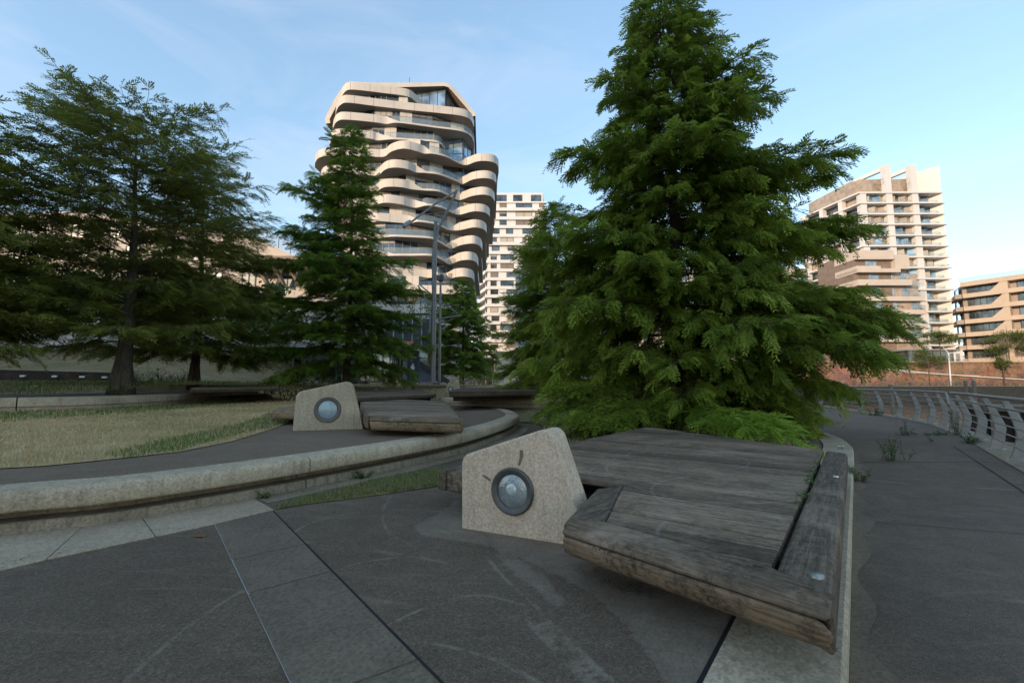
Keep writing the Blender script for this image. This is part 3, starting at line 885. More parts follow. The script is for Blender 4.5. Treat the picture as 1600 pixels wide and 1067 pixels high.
def lamp_block(label, prof, p0, tdir, thick, lamp, rout, rin, mat, lens, rb=0.13, back_shift=0.0, ring_side=None, group="concrete lamp blocks"):
    """prof: (s, z) outline of the front face measured along tdir from p0"""
    n = Vector((tdir.y, -tdir.x, 0)).normalized()       # towards the viewer
    root = thing("lamp_block", label, "light block", tuple(p0), group=group)
    # round the two top corners of the outline
    out = []
    N = len(prof)
    for i, (s_, z_) in enumerate(prof):
        r = rb if isinstance(rb, (int, float)) else rb[i]
        p = Vector((s_, z_)); a = Vector(prof[i - 1]); b = Vector(prof[(i + 1) % N])
        if z_ < 0.05 or r <= 0: out.append(p); continue
        da, db = (a - p).normalized(), (b - p).normalized()
        for k in range(9):
            f = k / 8
            q = (p + da * r) * (1 - f) ** 2 + p * 2 * f * (1 - f) + (p + db * r) * f * f
            out.append(q)
    mb = MB()
    fr = [p0 + tdir * q.x + Vector((0, 0, q.y)) for q in out]
    bk = [p - n * thick for p in fr]
    mb.face(fr); mb.face(bk[::-1])
    m = len(fr)
    for i in range(m):
        j = (i + 1) % m
        mb.face([fr[j], fr[i], bk[i], bk[j]])
    body = mb.build("body", mat, root, bevel=0.018, seg=3)
    c = p0 + tdir * lamp[0] + Vector((0, 0, lamp[1]))
    mb = MB()
    mb.lathe(c, [(rout, -0.01), (rout, 0.016), (rout - 0.012, 0.026), (rin + 0.008, 0.02), (rin, 0.012), (rin, -0.01)], n, 48)
    mb.build("lamp_ring", M['ring'], root, smooth='auto')
    mb = MB()
    mb.lathe(c, [(rin, 0.004), (rin * 0.85, 0.014), (rin * 0.6, 0.022), (rin * 0.3, 0.027), (0.0, 0.028)], n, 40)
    mb.build("lamp_glass", lens, root, smooth=True)
    mb = MB()
    mb.lathe(c + Vector((0, 0, rin * .12)), [(rin * .36, 0.024), (rin * .30, 0.030), (rin * .16, 0.033), (0.0, 0.034)], n, 28)  # raised disc paler than the lens, a highlight put into the colour
    if lens == M['lens']: mb.build("lens_highlight", M['lens_spot'], root, smooth=True)
    return root, n, c

B0, B1 = P(721, 825, 0), P(922, 857, 0)
td = (B1 - B0).normalized(); fn = Vector((td.y, -td.x, 0))
def sz(u, v):
    q = on_plane(u, v, B0, fn); return ((q - B0).dot(td), q.z)
prof = [(0, -0.01), ((B1 - B0).length, -0.01), sz(859, 667), sz(721, 712)]
blk, fn, lc = lamp_block("big pale concrete wedge with a round lamp beside the near deck", prof, B0, td, 0.30, sz(801, 767), 0.186, 0.132, M['block'], M['lens'], rb=(0, 0, 0.11, 0.07))
# rust runs on its face
mb = MB()
for pts in (((812, 703), (817, 703), (818, 712), (813, 727), (809, 727), (812, 716)), ((753, 741), (758, 742), (768, 749), (766, 752), (757, 746))):
    q = [B0 + td * sz(*p)[0] + Vector((0, 0, sz(*p)[1])) + fn * 0.0025 for p in pts]
    mb = MB(); mb.face(q[::-1])
    mb.build("rust_mark", M['rust'], blk)

C0, C1 = P(457, 673, T1Z), P(568, 670, T1Z)
td2 = (C1 - C0).normalized(); fn2 = Vector((td2.y, -td2.x, 0))
def sz2(u, v):
    q = on_plane(u, v, C0, fn2); return ((q - C0).dot(td2), q.z - T1Z)
prof = [(0, -0.01), ((C1 - C0).length, -0.01), sz2(550, 594), sz2(463, 613)]
blk2, fn2, lc2 = lamp_block("grey concrete wedge with a pale blue lamp on the raised terrace", prof, C0, td2, 0.34, sz2(512, 640), 0.235, 0.165, M['block_grey'], M['lens_blue'], rb=(0, 0, 0.16, 0.1))
mb = MB()
q = [C0 + td2 * sz2(*p)[0] + Vector((0, 0, T1Z + sz2(*p)[1])) + fn2 * 0.0025 for p in ((510, 659), (514, 659), (513, 672), (510, 671))]
mb.face(q[::-1]); mb.build("rust_mark", M['rust'], blk2)

# ------------------------------------------------------------------ wooden decks
def bullnose(mb, a, b, z0, z1, depth, inner=None, m=0, n=7, upper=True):
    """half of a rounded front board between a and b; the outward side is to the right of a->b"""
    t_ = (b - a); t_.z = 0; t_.normalize(); o = Vector((t_.y, -t_.x, 0))
    return t_, o

def line_x(p, d, q, e):
    den = d.x * e.y - d.y * e.x
    s_ = ((q.x - p.x) * e.y - (q.y - p.y) * e.x) / den
    return Vector((p.x + d.x * s_, p.y + d.y * s_, 0))

def wood_deck(label, Apt, Bpt, Cpt, Dpt, Ept, zt, thick, mats, plank_dir, plank_w=0.195, notch=None, board=0.30, side_board=0.26, gap=0.017, group="wooden lounging decks", ground=0.0, detail=True):
    """A back left, B far left, C far right, D front right, E front left; boards run along plank_dir"""
    root = thing("wooden_deck", label, "deck", (Dpt.x, Dpt.y, ground), group=group)
    m_plank, m_edge, m_front = mats
    f2 = lambda p: Vector((p.x, p.y, 0))
    Aq, B, C, D, E = map(f2, (Apt, Bpt, Cpt, Dpt, Ept))
    # inner area: inside the front board and the right side board
    fd = (E - D).normalized(); fin = Vector((fd.y, -fd.x, 0))
    cen = (B + C + D + E) / 4
    if (cen - D).dot(fin) < 0: fin = -fin
    rd = (C - D).normalized(); rin = Vector((-rd.y, rd.x, 0))
    if (cen - D).dot(rin) < 0: rin = -rin
    inD = line_x(D + fin * board, fd, D + rin * side_board, rd)
    outer = [D, C, B, Aq] + ([f2(p) for p in notch] if notch else []) + [E]
    a_ = sum(outer[k].x * outer[(k + 1) % len(outer)].y - outer[(k + 1) % len(outer)].x * outer[k].y for k in range(len(outer)))
    # planks: strips clipped to the outline (walk the strips in the direction normal to the planks)
    pd = plank_dir.normalized(); pn = Vector((-pd.y, pd.x, 0))
    cl = [f2(p) for p in outer]
    vals = [p.dot(pn) for p in cl]
    lo, hi = min(vals), max(vals)
    mb = MB()
    rnd = random.Random(hash(label) % 1000 if False else len(label))
    base = inD.dot(pn)
    k0 = int((lo - base) / plank_w) - 1; k1 = int((hi - base) / plank_w) + 1
    def strip_spans(s0, s1):
        """clip concave outline by a strip: sample along the plank"""
        N = 240
        umin = min(p.dot(pd) for p in cl); umax = max(p.dot(pd) for p in cl)
        return umin, umax
    convex_main = [inD, line_x(D + rin * side_board, rd, B, C - B), B, line_x(B, Aq - B, notch[-1] if notch else Aq, (notch[-1] - notch[-2]) if notch and len(notch) > 1 else pd) if False else B]
    pieces = []
    # main convex field: between side board, front board, and back edges
    field = cl
    def strips(poly, tag_):
        for k in range(k0, k1 + 1):
            gp_ = lambda m_: (0.006, 0.03, 0.009, 0.024, 0.007, 0.007, 0.034, 0.010)[m_ % 8]
            s0 = base + k * plank_w + gp_(k) / 2; s1 = base + (k + 1) * plank_w - gp_(k + 1) / 2
            q = clip_poly(poly, pn * s1, pn)
            if len(q) < 3: continue
            q = clip_poly(q, pn * s0, -pn)
            if len(q) < 3: continue
            ar = abs(sum(q[i].x * q[(i + 1) % len(q)].y - q[(i + 1) % len(q)].x * q[i].y for i in range(len(q)))) / 2
            if ar < 0.004: continue
            # clean duplicates
            qq = []
            for p in q:
                if not qq or (p - qq[-1]).length > 1e-4: qq.append(p)
            if (qq[0] - qq[-1]).length < 1e-4: qq.pop()
            if len(qq) < 3: continue
            dz = rnd.uniform(-0.002, 0.002)
            mb.prism(qq, zt - 0.045, zt + dz)
    return root, mb, strips, dict(A=Aq, B=B, C=C, D=D, E=E, fin=fin, fd=fd, rd=rd, rin=rin, inD=inD, pd=pd, pn=pn)

def round_board(mb, a, b, ina, inb, zt, zmid, zb, r, m=(0, 0), overhang=0.0, n=6):
    pass

def front_boards(root, a, b, ia, ib, zt, zb, r, mat_u, mat_l, split=0.45):
    """front board a (right end) to b (left end), inner top edge ia..ib; rounded nose, split into an upper and a lower board"""
    t_ = (b - a).normalized(); o = Vector((t_.y, -t_.x, 0))
    if o.dot((ia + ib) / 2 - (a + b) / 2) > 0: o = -o
    zs = zt - (zt - zb) * split
    def rows(z_hi, z_lo, up):
        res = []
        for p, ip in ((a, ia), (b, ib)):
            row = []
            if up:
                row.append(ip + Vector((0, 0, zs))); row.append(ip + Vector((0, 0, zt + 0.002)))
                row.append(p - o * r + Vector((0, 0, zt)))
                for k in range(1, 7):
                    th = k / 6 * math.pi / 2
                    row.append(p - o * r * (1 - math.sin(th)) + Vector((0, 0, zs + (zt - zs) * math.cos(th))))
            else:
                for k in range(0, 7):
                    th = k / 6 * math.pi / 2
                    row.append(p - o * (r * .95) * (1 - math.cos(th) ** .9) + Vector((0, 0, zs - 0.007 - (zs - zb) * math.sin(th))))
                row.append(ip + Vector((0, 0, zb))); row.append(ip + Vector((0, 0, zs - 0.007)))
            res.append(row)
        # subdivide along the length a little and round the ends
        N = 10
        out = []
        for k in range(N + 1):
            f = k / N
            out.append([p.lerp(q, f) for p, q in zip(res[0], res[1])])
        return out
    for up, mat, nm in ((True, mat_u, "front_board"), (False, mat_l, "lower_front_board")):
        rr = rows(0, 0, up)
        mb = MB(); mb.grid(rr, closed=True); mb.face(rr[0][::-1]); mb.face(rr[-1])
        mb.build(nm, mat, root, bevel=0.018, seg=3)

def side_board(root, poly, zt, zb, mat, name="side_board", r=0.02):
    mb = MB(); mb.prism([Vector((p.x, p.y, 0)) for p in poly], zb, zt)
    return mb.build(name, mat, root, bevel=r, seg=3)

# --- the near deck
ZD = 0.36
A_ = P(697, 736, ZD); B_ = P(1016, 667.5, ZD); C_ = P(1324, 708, ZD); D_ = P(1302, 976, ZD - .062); E_ = P(877, 835, ZD - .062)
for q in (A_, B_, C_, D_, E_): q.z = 0
rdv = (C_ - D_).normalized(); pdir = Vector((-rdv.y, rdv.x, 0))
pz = math.atan2(pdir.y, pdir.x)
_arcs = []
for (u0, v0, u1, v1) in ((1080, 745, 1000, 772), (1180, 775, 1090, 800), (1150, 720, 1030, 735), (1240, 740, 1130, 700), (1050, 715, 990, 728), (1215, 850, 1120, 800)):
    _c, _e = P(u0, v0, ZD), P(u1, v1, ZD); _arcs.append((_c.x - D_.x, _c.y - D_.y, (_e - _c).length))
m_plank = weathered_wood("deck_planks", pz, (0.062, 0.054, 0.048), (0.205, 0.188, 0.172), 0.3, 0.0, _arcs)
fdv = (E_ - D_).normalized()
m_front = weathered_wood("deck_front_board", math.atan2(fdv.y, fdv.x), (0.085, 0.077, 0.070), (0.225, 0.208, 0.19), 0.6, 0.0)
m_front_low = weathered_wood("deck_lower_board", math.atan2(fdv.y, fdv.x), (0.085, 0.074, 0.063), (0.20, 0.178, 0.152), 0.9, 0.0)
m_side = weathered_wood("deck_side_board", math.atan2(rdv.y, rdv.x), (0.060, 0.056, 0.053), (0.20, 0.192, 0.185), 0.4)
root, mbp, strips, g = wood_deck("large weathered grey wooden deck in the foreground beside the big lamp block", A_, B_, C_, D_, E_, ZD, 0.2, (m_plank, m_side, m_front), pdir)
fin, fd, rd, rin, inD, pd, pn = (g[k] for k in ("fin", "fd", "rd", "rin", "inD", "pd", "pn"))
n_in = P(975, 757, ZD); n_in.z = 0          # back end of the short left board
l_in = P(945, 816, ZD); l_in.z = 0
n_out = P(932, 762, ZD); n_out.z = 0
ldir = (n_in - l_in).normalized()
inE = line_x(D_ + fin * 0.24, fd, l_in, ldir)
inD = line_x(D_ + fin * 0.24, fd, D_ + rin * 0.245, rd)
inC = line_x(D_ + rin * 0.245, rd, B_, C_ - B_)
ldw = Vector((ldir.y, -ldir.x, 0))
g1 = 0.012
bk = B_ + (A_ - B_).normalized() * 0.0
# field 1: everything behind the line through the notch along the plank direction
nl = line_x(n_in, pd, A_, B_ - A_)
field1 = [line_x(n_in, pd, inD, rd), inC, B_, nl]
strips([p for p in field1], 1)
field2 = [inD + fin * g1, line_x(n_in, pd, inD, rd), n_in - ldw * 0 , inE + fin * g1]
strips(field2, 2)
pl = mbp.build("planking", m_plank, root, bevel=0.004, seg=1)
# back-left tail of the deck showing past the block: a lower edge board along A-B
ab = (B_ - A_).normalized(); abn = Vector((ab.y, -ab.x, 0))
A2 = A_ + ab * 0.02
tail = [A_, nl, line_x(n_in + pd * 0.0, pd, A_ + abn * 0.6, ab), A_ + abn * 0.42]
mb = MB(); mb.prism([Vector((p.x, p.y, 0)) for p in tail], ZD - 0.19, ZD - 0.004)
mb.build("tail_board", m_front, root, bevel=0.03, seg=3)
bo = -abn
mb = MB(); mb.prism([A_ + bo * 0.004, B_ + bo * 0.004, B_ + bo * 0.11, A_ + bo * 0.11], ZD - 0.19, ZD + 0.001)
mb.build("back_board", m_side, root, bevel=0.02, seg=2)
front_boards(root, D_ + fd * 0.012, E_, inD, inE + fd * 0.0, ZD, ZD - 0.20, 0.13, m_front, m_front_low, 0.31)
# right side board, notched mitre at the front
sb = [D_ + rd * 0.01, C_, inC - rin * 0.022, inD - rin * 0.022]
side_board(root, sb, ZD + 0.001, ZD - 0.21, m_side, r=0.035)
# short left board beside the notch
lb = [inE + ldw * -0.014 * 0, n_in, n_out, E_ + (n_out - E_) * 0.02, E_ - fd * 0.0 + fin * 0.03]
lb = [inE - ldw * 0.0 + ldir * 0.01 , n_in, n_out, line_x(n_out, (n_out - E_), D_ + fin * 0.03, fd)]
ce = sum((p for p in lb), Vector((0, 0, 0))) / 4
lb = [p + (ce - p).normalized() * 0.008 for p in lb]
side_board(root, lb, ZD - 0.002, ZD - 0.19, m_side, "end_board", 0.02)
# one dark box under the boards, for the supports and the shade among them
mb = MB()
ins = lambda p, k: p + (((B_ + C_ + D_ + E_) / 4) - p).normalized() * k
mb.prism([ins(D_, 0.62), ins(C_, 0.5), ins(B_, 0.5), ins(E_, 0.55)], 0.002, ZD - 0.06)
mb.build("underdeck_box", M['dark_timber'], root)
# steel studs standing in the side board
for u, v in ((1278, 921), (1306, 753), (1311, 701), (1316, 701)):
    p = P(u, v, ZD); mb = MB()
    s_ = 1.0 if v > 800 else (0.9 if v > 720 else 0.6)
    mb.lathe((p.x, p.y, ZD), [(0.018 * s_, -0.01), (0.018 * s_, 0.036 * s_), (0.028 * s_, 0.05 * s_), (0.027 * s_, 0.06 * s_), (0.0, 0.062 * s_)], (0, 0, 1), 20)
    mb.build("stud", M['steel_bright'], root, smooth='auto')
# little green weeds in the gap along the side board
rng = np.random.default_rng(5)
def sprig(name, pts, n, size, seed, mat, parent=None, up=0.5):
    r = np.random.default_rng(seed)
    c = pts[r.integers(0, len(pts), n)] + r.normal(0, 1, (n, 3)) * np.array([size * .8, size * .8, size * .5])
    a = r.uniform(0, 6.283, n); el = r.uniform(-0.2, 1.2, n)
    d = np.stack([np.cos(a) * np.cos(el), np.sin(a) * np.cos(el), np.sin(el)], 1) * (size * r.uniform(.5, 1.2, n))[:, None]
    w = np.stack([-np.sin(a), np.cos(a), np.zeros(n)], 1) * (size * 0.28)
    V = np.stack([c, c + d * .5 + w, c + d, c + d * .5 - w], 1).reshape(-1, 3)
    Qd = np.arange(n * 4).reshape(-1, 4)
    return mesh_np(name, V, Qd, mat, parent, attr=np.repeat(r.random(n), 4))
M['weed'] = foliage("weed_leaf", (0.05, 0.085, 0.018), (0.13, 0.19, 0.05), 0.25)
gp = []
for f in (0.30, 0.34, 0.36, 0.47, 0.5, 0.52, 0.57, 0.60, 0.61, 0.72, 0.74, 0.85):
    p = inD.lerp(inC, f); gp.append([p.x, p.y, ZD + 0.006])
w_ = sprig("gap_weed", np.array(gp), 260, 0.028, 3, M['weed'])
tag(w_, "tiny green weeds sprouting from the gap along the near deck's right board", "weeds", kind="stuff")

# --- other decks, from their corners
def simple_deck(label, pts, zt, ground, mat, mat2, thick=0.19, front=(0, 1), plank=None, name="wooden_deck", leg=False, inset=0.35):
    """pts: top outline, counter-clockwise from the front right corner"""
    pts = [Vector((p.x, p.y, 0)) for p in pts]
    root = thing(name, label, "deck", (pts[0].x, pts[0].y, ground), group="wooden lounging decks")
    ce = sum(pts, Vector((0, 0, 0))) / len(pts)
    bw = 0.24
    a, b = pts[front[0]], pts[front[1]]
    fd_ = (b - a).normalized(); fi = Vector((fd_.y, -fd_.x, 0))
    if (ce - a).dot(fi) < 0: fi = -fi
    prev, nxt = pts[1], pts[-2]
    ia = line_x(a + fi * bw, fd_, a, prev - a); ib = line_x(a + fi * bw, fd_, b, nxt - b)
    front_boards(root, a, b, ia, ib, zt, zt - thick, 0.11, mat2, mat2, 0.33)
    rest = pts[1:-1][::-1]
    field = [ia, ib] + rest
    pd_ = plank.normalized() if plank is not None else fd_
    pn_ = Vector((-pd_.y, pd_.x, 0))
    lo = min(p.dot(pn_) for p in field); hi = max(p.dot(pn_) for p in field)
    mb = MB(); s_ = lo; rnd = random.Random(4)
    while s_ < hi:
        q = clip_poly(field, pn_ * (s_ + 0.16), pn_)
        if len(q) > 2: q = clip_poly(q, pn_ * s_, -pn_)
        if len(q) > 2:
            qq = []
            for p in q:
                if not qq or (p - qq[-1]).length > 1e-4: qq.append(p)
            if (qq[0] - qq[-1]).length < 1e-4: qq.pop()
            if len(qq) > 2: mb.prism(qq, zt - 0.05, zt + rnd.uniform(-.003, .003))
        s_ += 0.168
    mb.build("planking", mat, root)
    mb = MB()
    q = [p + (ce - p).normalized() * inset for p in pts]
    mb.prism(q, ground - 0.05, zt - 0.055)
    mb.build("underdeck_box", M['dark_timber'], root)  # dark core stands for supports and under-deck shade
    # side boards along the other edges
    allp = [b] + rest + [a]
    for p0_, p1_ in zip(allp[:-1], allp[1:]):
        t_ = (p1_ - p0_).normalized(); o_ = Vector((t_.y, -t_.x, 0))
        if o_.dot(ce - p0_) > 0: o_ = -o_
        mb = MB(); mb.prism([p0_ + o_ * 0.003 + t_ * 0.05, p1_ + o_ * 0.003, p1_ + o_ * 0.05, p0_ + o_ * 0.05 + t_ * 0.05], zt - thick + 0.03, zt - 0.003)
        mb.build("side_board", mat2, root, bevel=0.012, seg=2)
    return root

ZM = 0.67
mA, mB, mC, mD, mE = P(423, 638, ZM), P(566, 622, ZM), P(693, 626.5, ZM), P(719, 661, ZM - .065), P(577, 657, ZM - .065)
md = (mC - mD); mz = math.atan2((mE - mD).y, (mE - mD).x)
mw = weathered_wood("mid_deck_planks", mz, (0.075, 0.066, 0.058), (0.225, 0.21, 0.195), 0.3)
mw2 = weathered_wood("mid_deck_boards", mz, (0.085, 0.074, 0.06), (0.225, 0.2, 0.165), 0.6, 0.1)
dk2 = simple_deck("weathered wooden deck on the raised terrace behind the grey lamp block", [mD, mC, mB, P(566, 636, ZM), mE], ZM, T1Z, mw, mw2, front=(0, 4), thick=0.22, inset=0.8)
# its tail that shows left of the block
mt = [P(424, 640, ZM), P(470, 640.5, ZM), P(560, 629, ZM), P(500, 628, ZM), P(438, 636, ZM)]
mb = MB(); mb.prism([Vector((p.x, p.y, 0)) for p in mt], ZM - 0.2, ZM - 0.005)
mb.build("tail_board", mw2, dk2, bevel=0.07, seg=4)
far_w = weathered_wood("far_deck_planks", 0.2, (0.055, 0.050, 0.045), (0.15, 0.14, 0.13), 0.2)
far_w2 = weathered_wood("far_deck_boards", 0.0, (0.045, 0.04, 0.035), (0.12, 0.11, 0.098), 0.4)
Z3 = 0.83
simple_deck("dark wooden deck lying low behind the mid deck", [P(u, v, Z3) for u, v in ((679, 615), (656, 609.5), (548, 609.5), (545, 620))], Z3, 0.45, far_w, far_w2, front=(0, 3), thick=0.17)
Z4 = 0.98
simple_deck("long grey wooden deck beside the small far lamp block", [P(u, v, Z4) for u, v in ((842, 609.5), (800, 605.6), (722, 605.6), (704, 611))], Z4, 0.7, far_w, far_w2, front=(0, 3))
Z5 = 1.10
simple_deck("far grey wooden deck in front of the lamp post", [P(u, v, Z5) for u, v in ((781, 602.3), (740, 601.2), (640, 601.2), (648, 602.7))], Z5, 0.85, far_w, far_w2, front=(0, 3), thick=0.25)
simple_deck("dark wooden deck left of the middle tree with its end raised", [P(u, v, 1.06) for u, v in ((436, 604.8), (420, 602.2), (318, 602.2), (300, 606))], 1.06, 0.8, far_w, far_w2, front=(0, 3), thick=0.2)
simple_deck("small dark wooden deck edge-on beyond the second trunk", [P(u, v, 1.14) for u, v in ((440, 601.6), (437, 600.9), (384, 600.9), (382, 601.6))], 1.14, 0.95, far_w, far_w2, front=(0, 3), thick=0.2)
# small far lamp block
S0, S1 = P(696, 613, 0.75), P(719, 613, 0.75)
ts = (S1 - S0).normalized()
def sz3(u, v):
    q = on_plane(u, v, S0, Vector((ts.y, -ts.x, 0))); return ((q - S0).dot(ts), q.z - 0.75)
lamp_block("small distant pale lamp block at the end of a far deck", [(0, -0.2), ((S1 - S0).length, -0.2), sz3(716, 597.5), sz3(698, 600)], S0, ts, 0.4, sz3(704, 608), 0.15, 0.1, M['block_grey'], M['lens_blue'], rb=0.08)

# pale kerbs catching the eye across the middle distance
for lab, a, b, Y0, Y1 in (("thin pale kerb line left of the lamp mast in front of the pavilion", (578, 597.6), (652, 598.2), 33, 32.4), ("pale kerb line behind the dark deck by the thinner left trunk", (392, 599.5), (476, 598.5), 31, 33)):
    p0, p1 = A(a[0], a[1], Y0), A(b[0], b[1], Y1)
    k_ = thing("kerb_wall", lab, "low wall", ((p0.x + p1.x) / 2, (p0.y + p1.y) / 2, p0.z - .3))
    d_ = (p1 - p0).normalized(); n_ = Vector((-d_.y, d_.x, 0))
    mb = MB()
    q = [p0 - n_ * .2, p1 - n_ * .2, p1 + n_ * .25, p0 + n_ * .25]
    mb.prism(q, p0.z - .6, max(p0.z, p1.z)); mb.build("coping_stone", M['kerb'], k_, bevel=.03)
# ------------------------------------------------------------------ building materials
M['cream'] = concrete("cream_render", (0.50, 0.46, 0.40), (0.60, 0.55, 0.48), (0.42, 0.33, 0.24), 0.25, True, 0.0, False)
t = NT("stained_balcony_panel")
_v = t.vec((0.5, 0.5, 0.5))
_b = t.noise(0.35, 6, 0.6, 0.3); _s = t.noise(0.9, 7, 0.7, 0.2, t.vec((1, 1, 0.25)))
_c = t.ramp(_b, [(0.3, (0.50, 0.455, 0.395)), (0.7, (0.57, 0.525, 0.465))])
_c = t.mix(t.math('MULTIPLY', t.ramp(_s, [(0.56, 0.0), (0.76, 1.0)]), 0.42), _c, (0.30, 0.215, 0.14))
M['balcony'] = t.done(_c, 0.6, 0, 0.3)
M['panel_joint'] = plain("panel_joint", (0.28, 0.24, 0.2), 0.9)
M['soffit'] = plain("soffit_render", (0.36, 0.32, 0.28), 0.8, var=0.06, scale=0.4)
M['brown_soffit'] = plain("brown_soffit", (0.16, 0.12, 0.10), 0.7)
M['win'] = glass_pane("window_glass", (0.09, 0.105, 0.11))
M['win_soft'] = glass_pane("dull_window_glass", (0.09, 0.105, 0.11), 0.4)
M['win_sky'] = glass_pane("sky_tinted_glass", (0.22, 0.29, 0.33))  # glass with the blue of reflected sky put into its base colour
M['frame_dark'] = plain("dark_window_frame", (0.06, 0.055, 0.05), 0.5)
M['frame_grey'] = plain("grey_window_frame", (0.25, 0.25, 0.25), 0.5)
M['blind'] = plain("window_blind", (0.20, 0.17, 0.14), 0.8)
M['curtain'] = plain("pale_curtain", (0.42, 0.38, 0.32), 0.9)
M['balus'] = clear_glass("balcony_glass", (0.80, 0.88, 0.90), 0.35)
M['white'] = plain("white_render", (0.62, 0.61, 0.595), 0.7, var=0.04, scale=0.3)
M['white2'] = plain("bright_white_render", (0.60, 0.585, 0.56), 0.7, var=0.03, scale=0.3)
M['beige'] = plain("beige_panel", (0.51, 0.44, 0.37), 0.7, var=0.06, scale=0.5)
M['brown_panel'] = plain("brown_panel", (0.20, 0.15, 0.115), 0.6, var=0.2, scale=0.7)
M['taupe'] = plain("taupe_panel", (0.34, 0.28, 0.225), 0.6, var=0.25, scale=0.7)
M['sand'] = plain("sand_panel", (0.45, 0.365, 0.28), 0.7, var=0.07, scale=0.5)
M['sand_shade'] = plain("shaded_sand_panel", (0.30, 0.25, 0.21), 0.7, var=0.07, scale=0.5)  # darker copy of the sand panel, shade of the end face put into colour
M['grey_roof'] = plain("grey_roof", (0.2, 0.2, 0.2), 0.8)
M['leafpot'] = foliage("pot_plant_leaf", (0.10, 0.085, 0.03), (0.20, 0.18, 0.07), 0.2)

def window(root, a, b, z0, z1, n, nm="window", mull=1, glass=None, frame=None, depth=0.12, blind=0.0, rnd=None, w=0.07):
    """a window between a and b (left to right seen from outside); n points outwards"""
    mb = MB(); d = (b - a); L = d.length; d.normalize()
    up = Vector((0, 0, 1))
    q = lambda s_, z, o: a + d * s_ + n * o + Vector((0, 0, z - a.z))
    mb.face([q(0, z0, 0.0), q(L, z0, 0.0), q(L, z1, 0.0), q(0, z1, 0.0)], 0)
    for s_ in np.linspace(w / 2, L - w / 2, mull + 2):
        mb.beam(q(s_, z0, 0.03), q(s_, z1, 0.03), w, 0.06, 1, up=n)
    for z in (z0 + w / 2, z1 - w / 2):
        mb.beam(q(0, z, 0.028), q(L, z, 0.028), w, 0.05, 1, up=n)
    if blind > 0:
        zb = z1 - (z1 - z0) * blind
        mb.face([q(w, zb, 0.012), q(L - w, zb, 0.012), q(L - w, z1, 0.012), q(w, z1, 0.012)], 2)
    return mb.build(nm, [glass or M['win'], frame or M['frame_dark'], M['blind'] if (rnd is None or rnd.random() < .5) else M['curtain']], root)

# ------------------------------------------------------------------ tower with the curving balconies
Z6 = lambda x, y: (500 + x / 5.614, 110 + y / 5.614)
Z1 = lambda x, y: (480 + x / 2.667, 100 + y / 2.667)
Z7 = lambda x, y: (600 + x / 3.336, 280 + y / 3.336)
S, T = 1, 0      # solid parapet / thin slab edge with glass
TH = 1.15
fl = {}
def lst(fn, *pts): return [(fn(x, y), s_) for x, y, s_ in pts]
fl['A'] = (57.5, lst(Z6, (190, 175, S), (215, 130, S), (255, 106, S), (340, 108, S), (520, 130, S), (760, 163, S), (840, 212, S), (905, 272, S)))
fl['B'] = (54.2, lst(Z6, (138, 350, S), (150, 280, S), (190, 232, S), (260, 218, S), (530, 253, S), (830, 288, S), (1090, 315, S), (1240, 335, S), (1320, 370, S), (1352, 440, S)))
fl['C'] = (50.9, lst(Z6, (112, 490, S), (125, 420, S), (160, 377, S), (230, 365, S), (470, 387, S), (585, 404, S), (690, 446, T), (1000, 487, T), (1230, 518, T), (1320, 560, T), (1352, 620, T)))
fl['D'] = (47.6, lst(Z6, (86, 620, S), (100, 545, S), (140, 517, S), (230, 515, S), (440, 532, S), (510, 548, S), (640, 590, T), (850, 602, T), (1000, 612, T), (1060, 632, T), (1088, 668, T)))
fl['E'] = (44.3, [((492, 250), S), ((494, 240), S), ((503, 233), S), ((530, 231), S)] + lst(Z6, (430, 688, S), (560, 690, S), (620, 648, S), (690, 622, S), (760, 618, S), (850, 640, S), (915, 662, S), (985, 716, T), (1100, 742, T), (1215, 800, T), (1285, 765, S), (1370, 735, S), (1450, 728, S), (1525, 742, S), (1562, 778, S), (1568, 830, S)))
fl['F'] = (41.0, [((501, 275), S), ((503, 265), S), ((512, 259), S), ((540, 258), S)] + lst(Z6, (420, 852, S), (510, 852, S), (570, 803, S), (630, 784, S), (700, 784, S), (780, 800, S), (840, 826, S), (930, 885, T), (1050, 902, T), (1205, 962, T), (1250, 932, S), (1335, 893, S), (1430, 878, S), (1500, 887, S), (1540, 915, S), (1546, 960, S)))
fl['G'] = (37.7, [((508, 300), S), ((511, 291), S), ((520, 285), S), ((548, 284), S)] + lst(Z6, (380, 1012, S), (470, 1012, S), (540, 966, S), (600, 950, S), (720, 955, S), (800, 973, S), (900, 1037, T), (1050, 1050, T)) + [((713, 309), T), ((722, 300), S), ((737, 294.5), S), ((754, 292), S), ((766, 294.5), S), ((772, 301), S), ((773, 308), S)])
fl['H'] = (34.4, [((515, 325), S), ((518, 317), S), ((527, 311), S), ((560, 310), S), ((575, 312), S)] + lst(Z1, (285, 553, S), (330, 544, S), (395, 552, S), (450, 566, S), (500, 582, T), (560, 592, T), (600, 612, T), (635, 596, S), (690, 582, S), (735, 585, S), (758, 600, S), (761, 618, S)))
fl['I'] = (31.1, [((521, 350), S), ((524, 342), S), ((533, 337), S), ((560, 335), S), ((585, 334), S)] + lst(Z1, (300, 620, S), (420, 630, S), (462, 650, T), (540, 662, T), (588, 684, T), (635, 660, S), (690, 648, S), (728, 653, S), (746, 668, S), (748, 690, S)))
fl['J'] = (27.8, [((527, 375), S), ((530, 368), S), ((538, 362), S), ((570, 362), S)] + lst(Z7, (20, 284, T), (100, 290, T), (240, 299, T), (285, 318, T), (325, 342, T), (352, 322, S), (400, 302, S), (460, 293, S), (498, 305, S), (512, 330, S), (513, 350, S)))
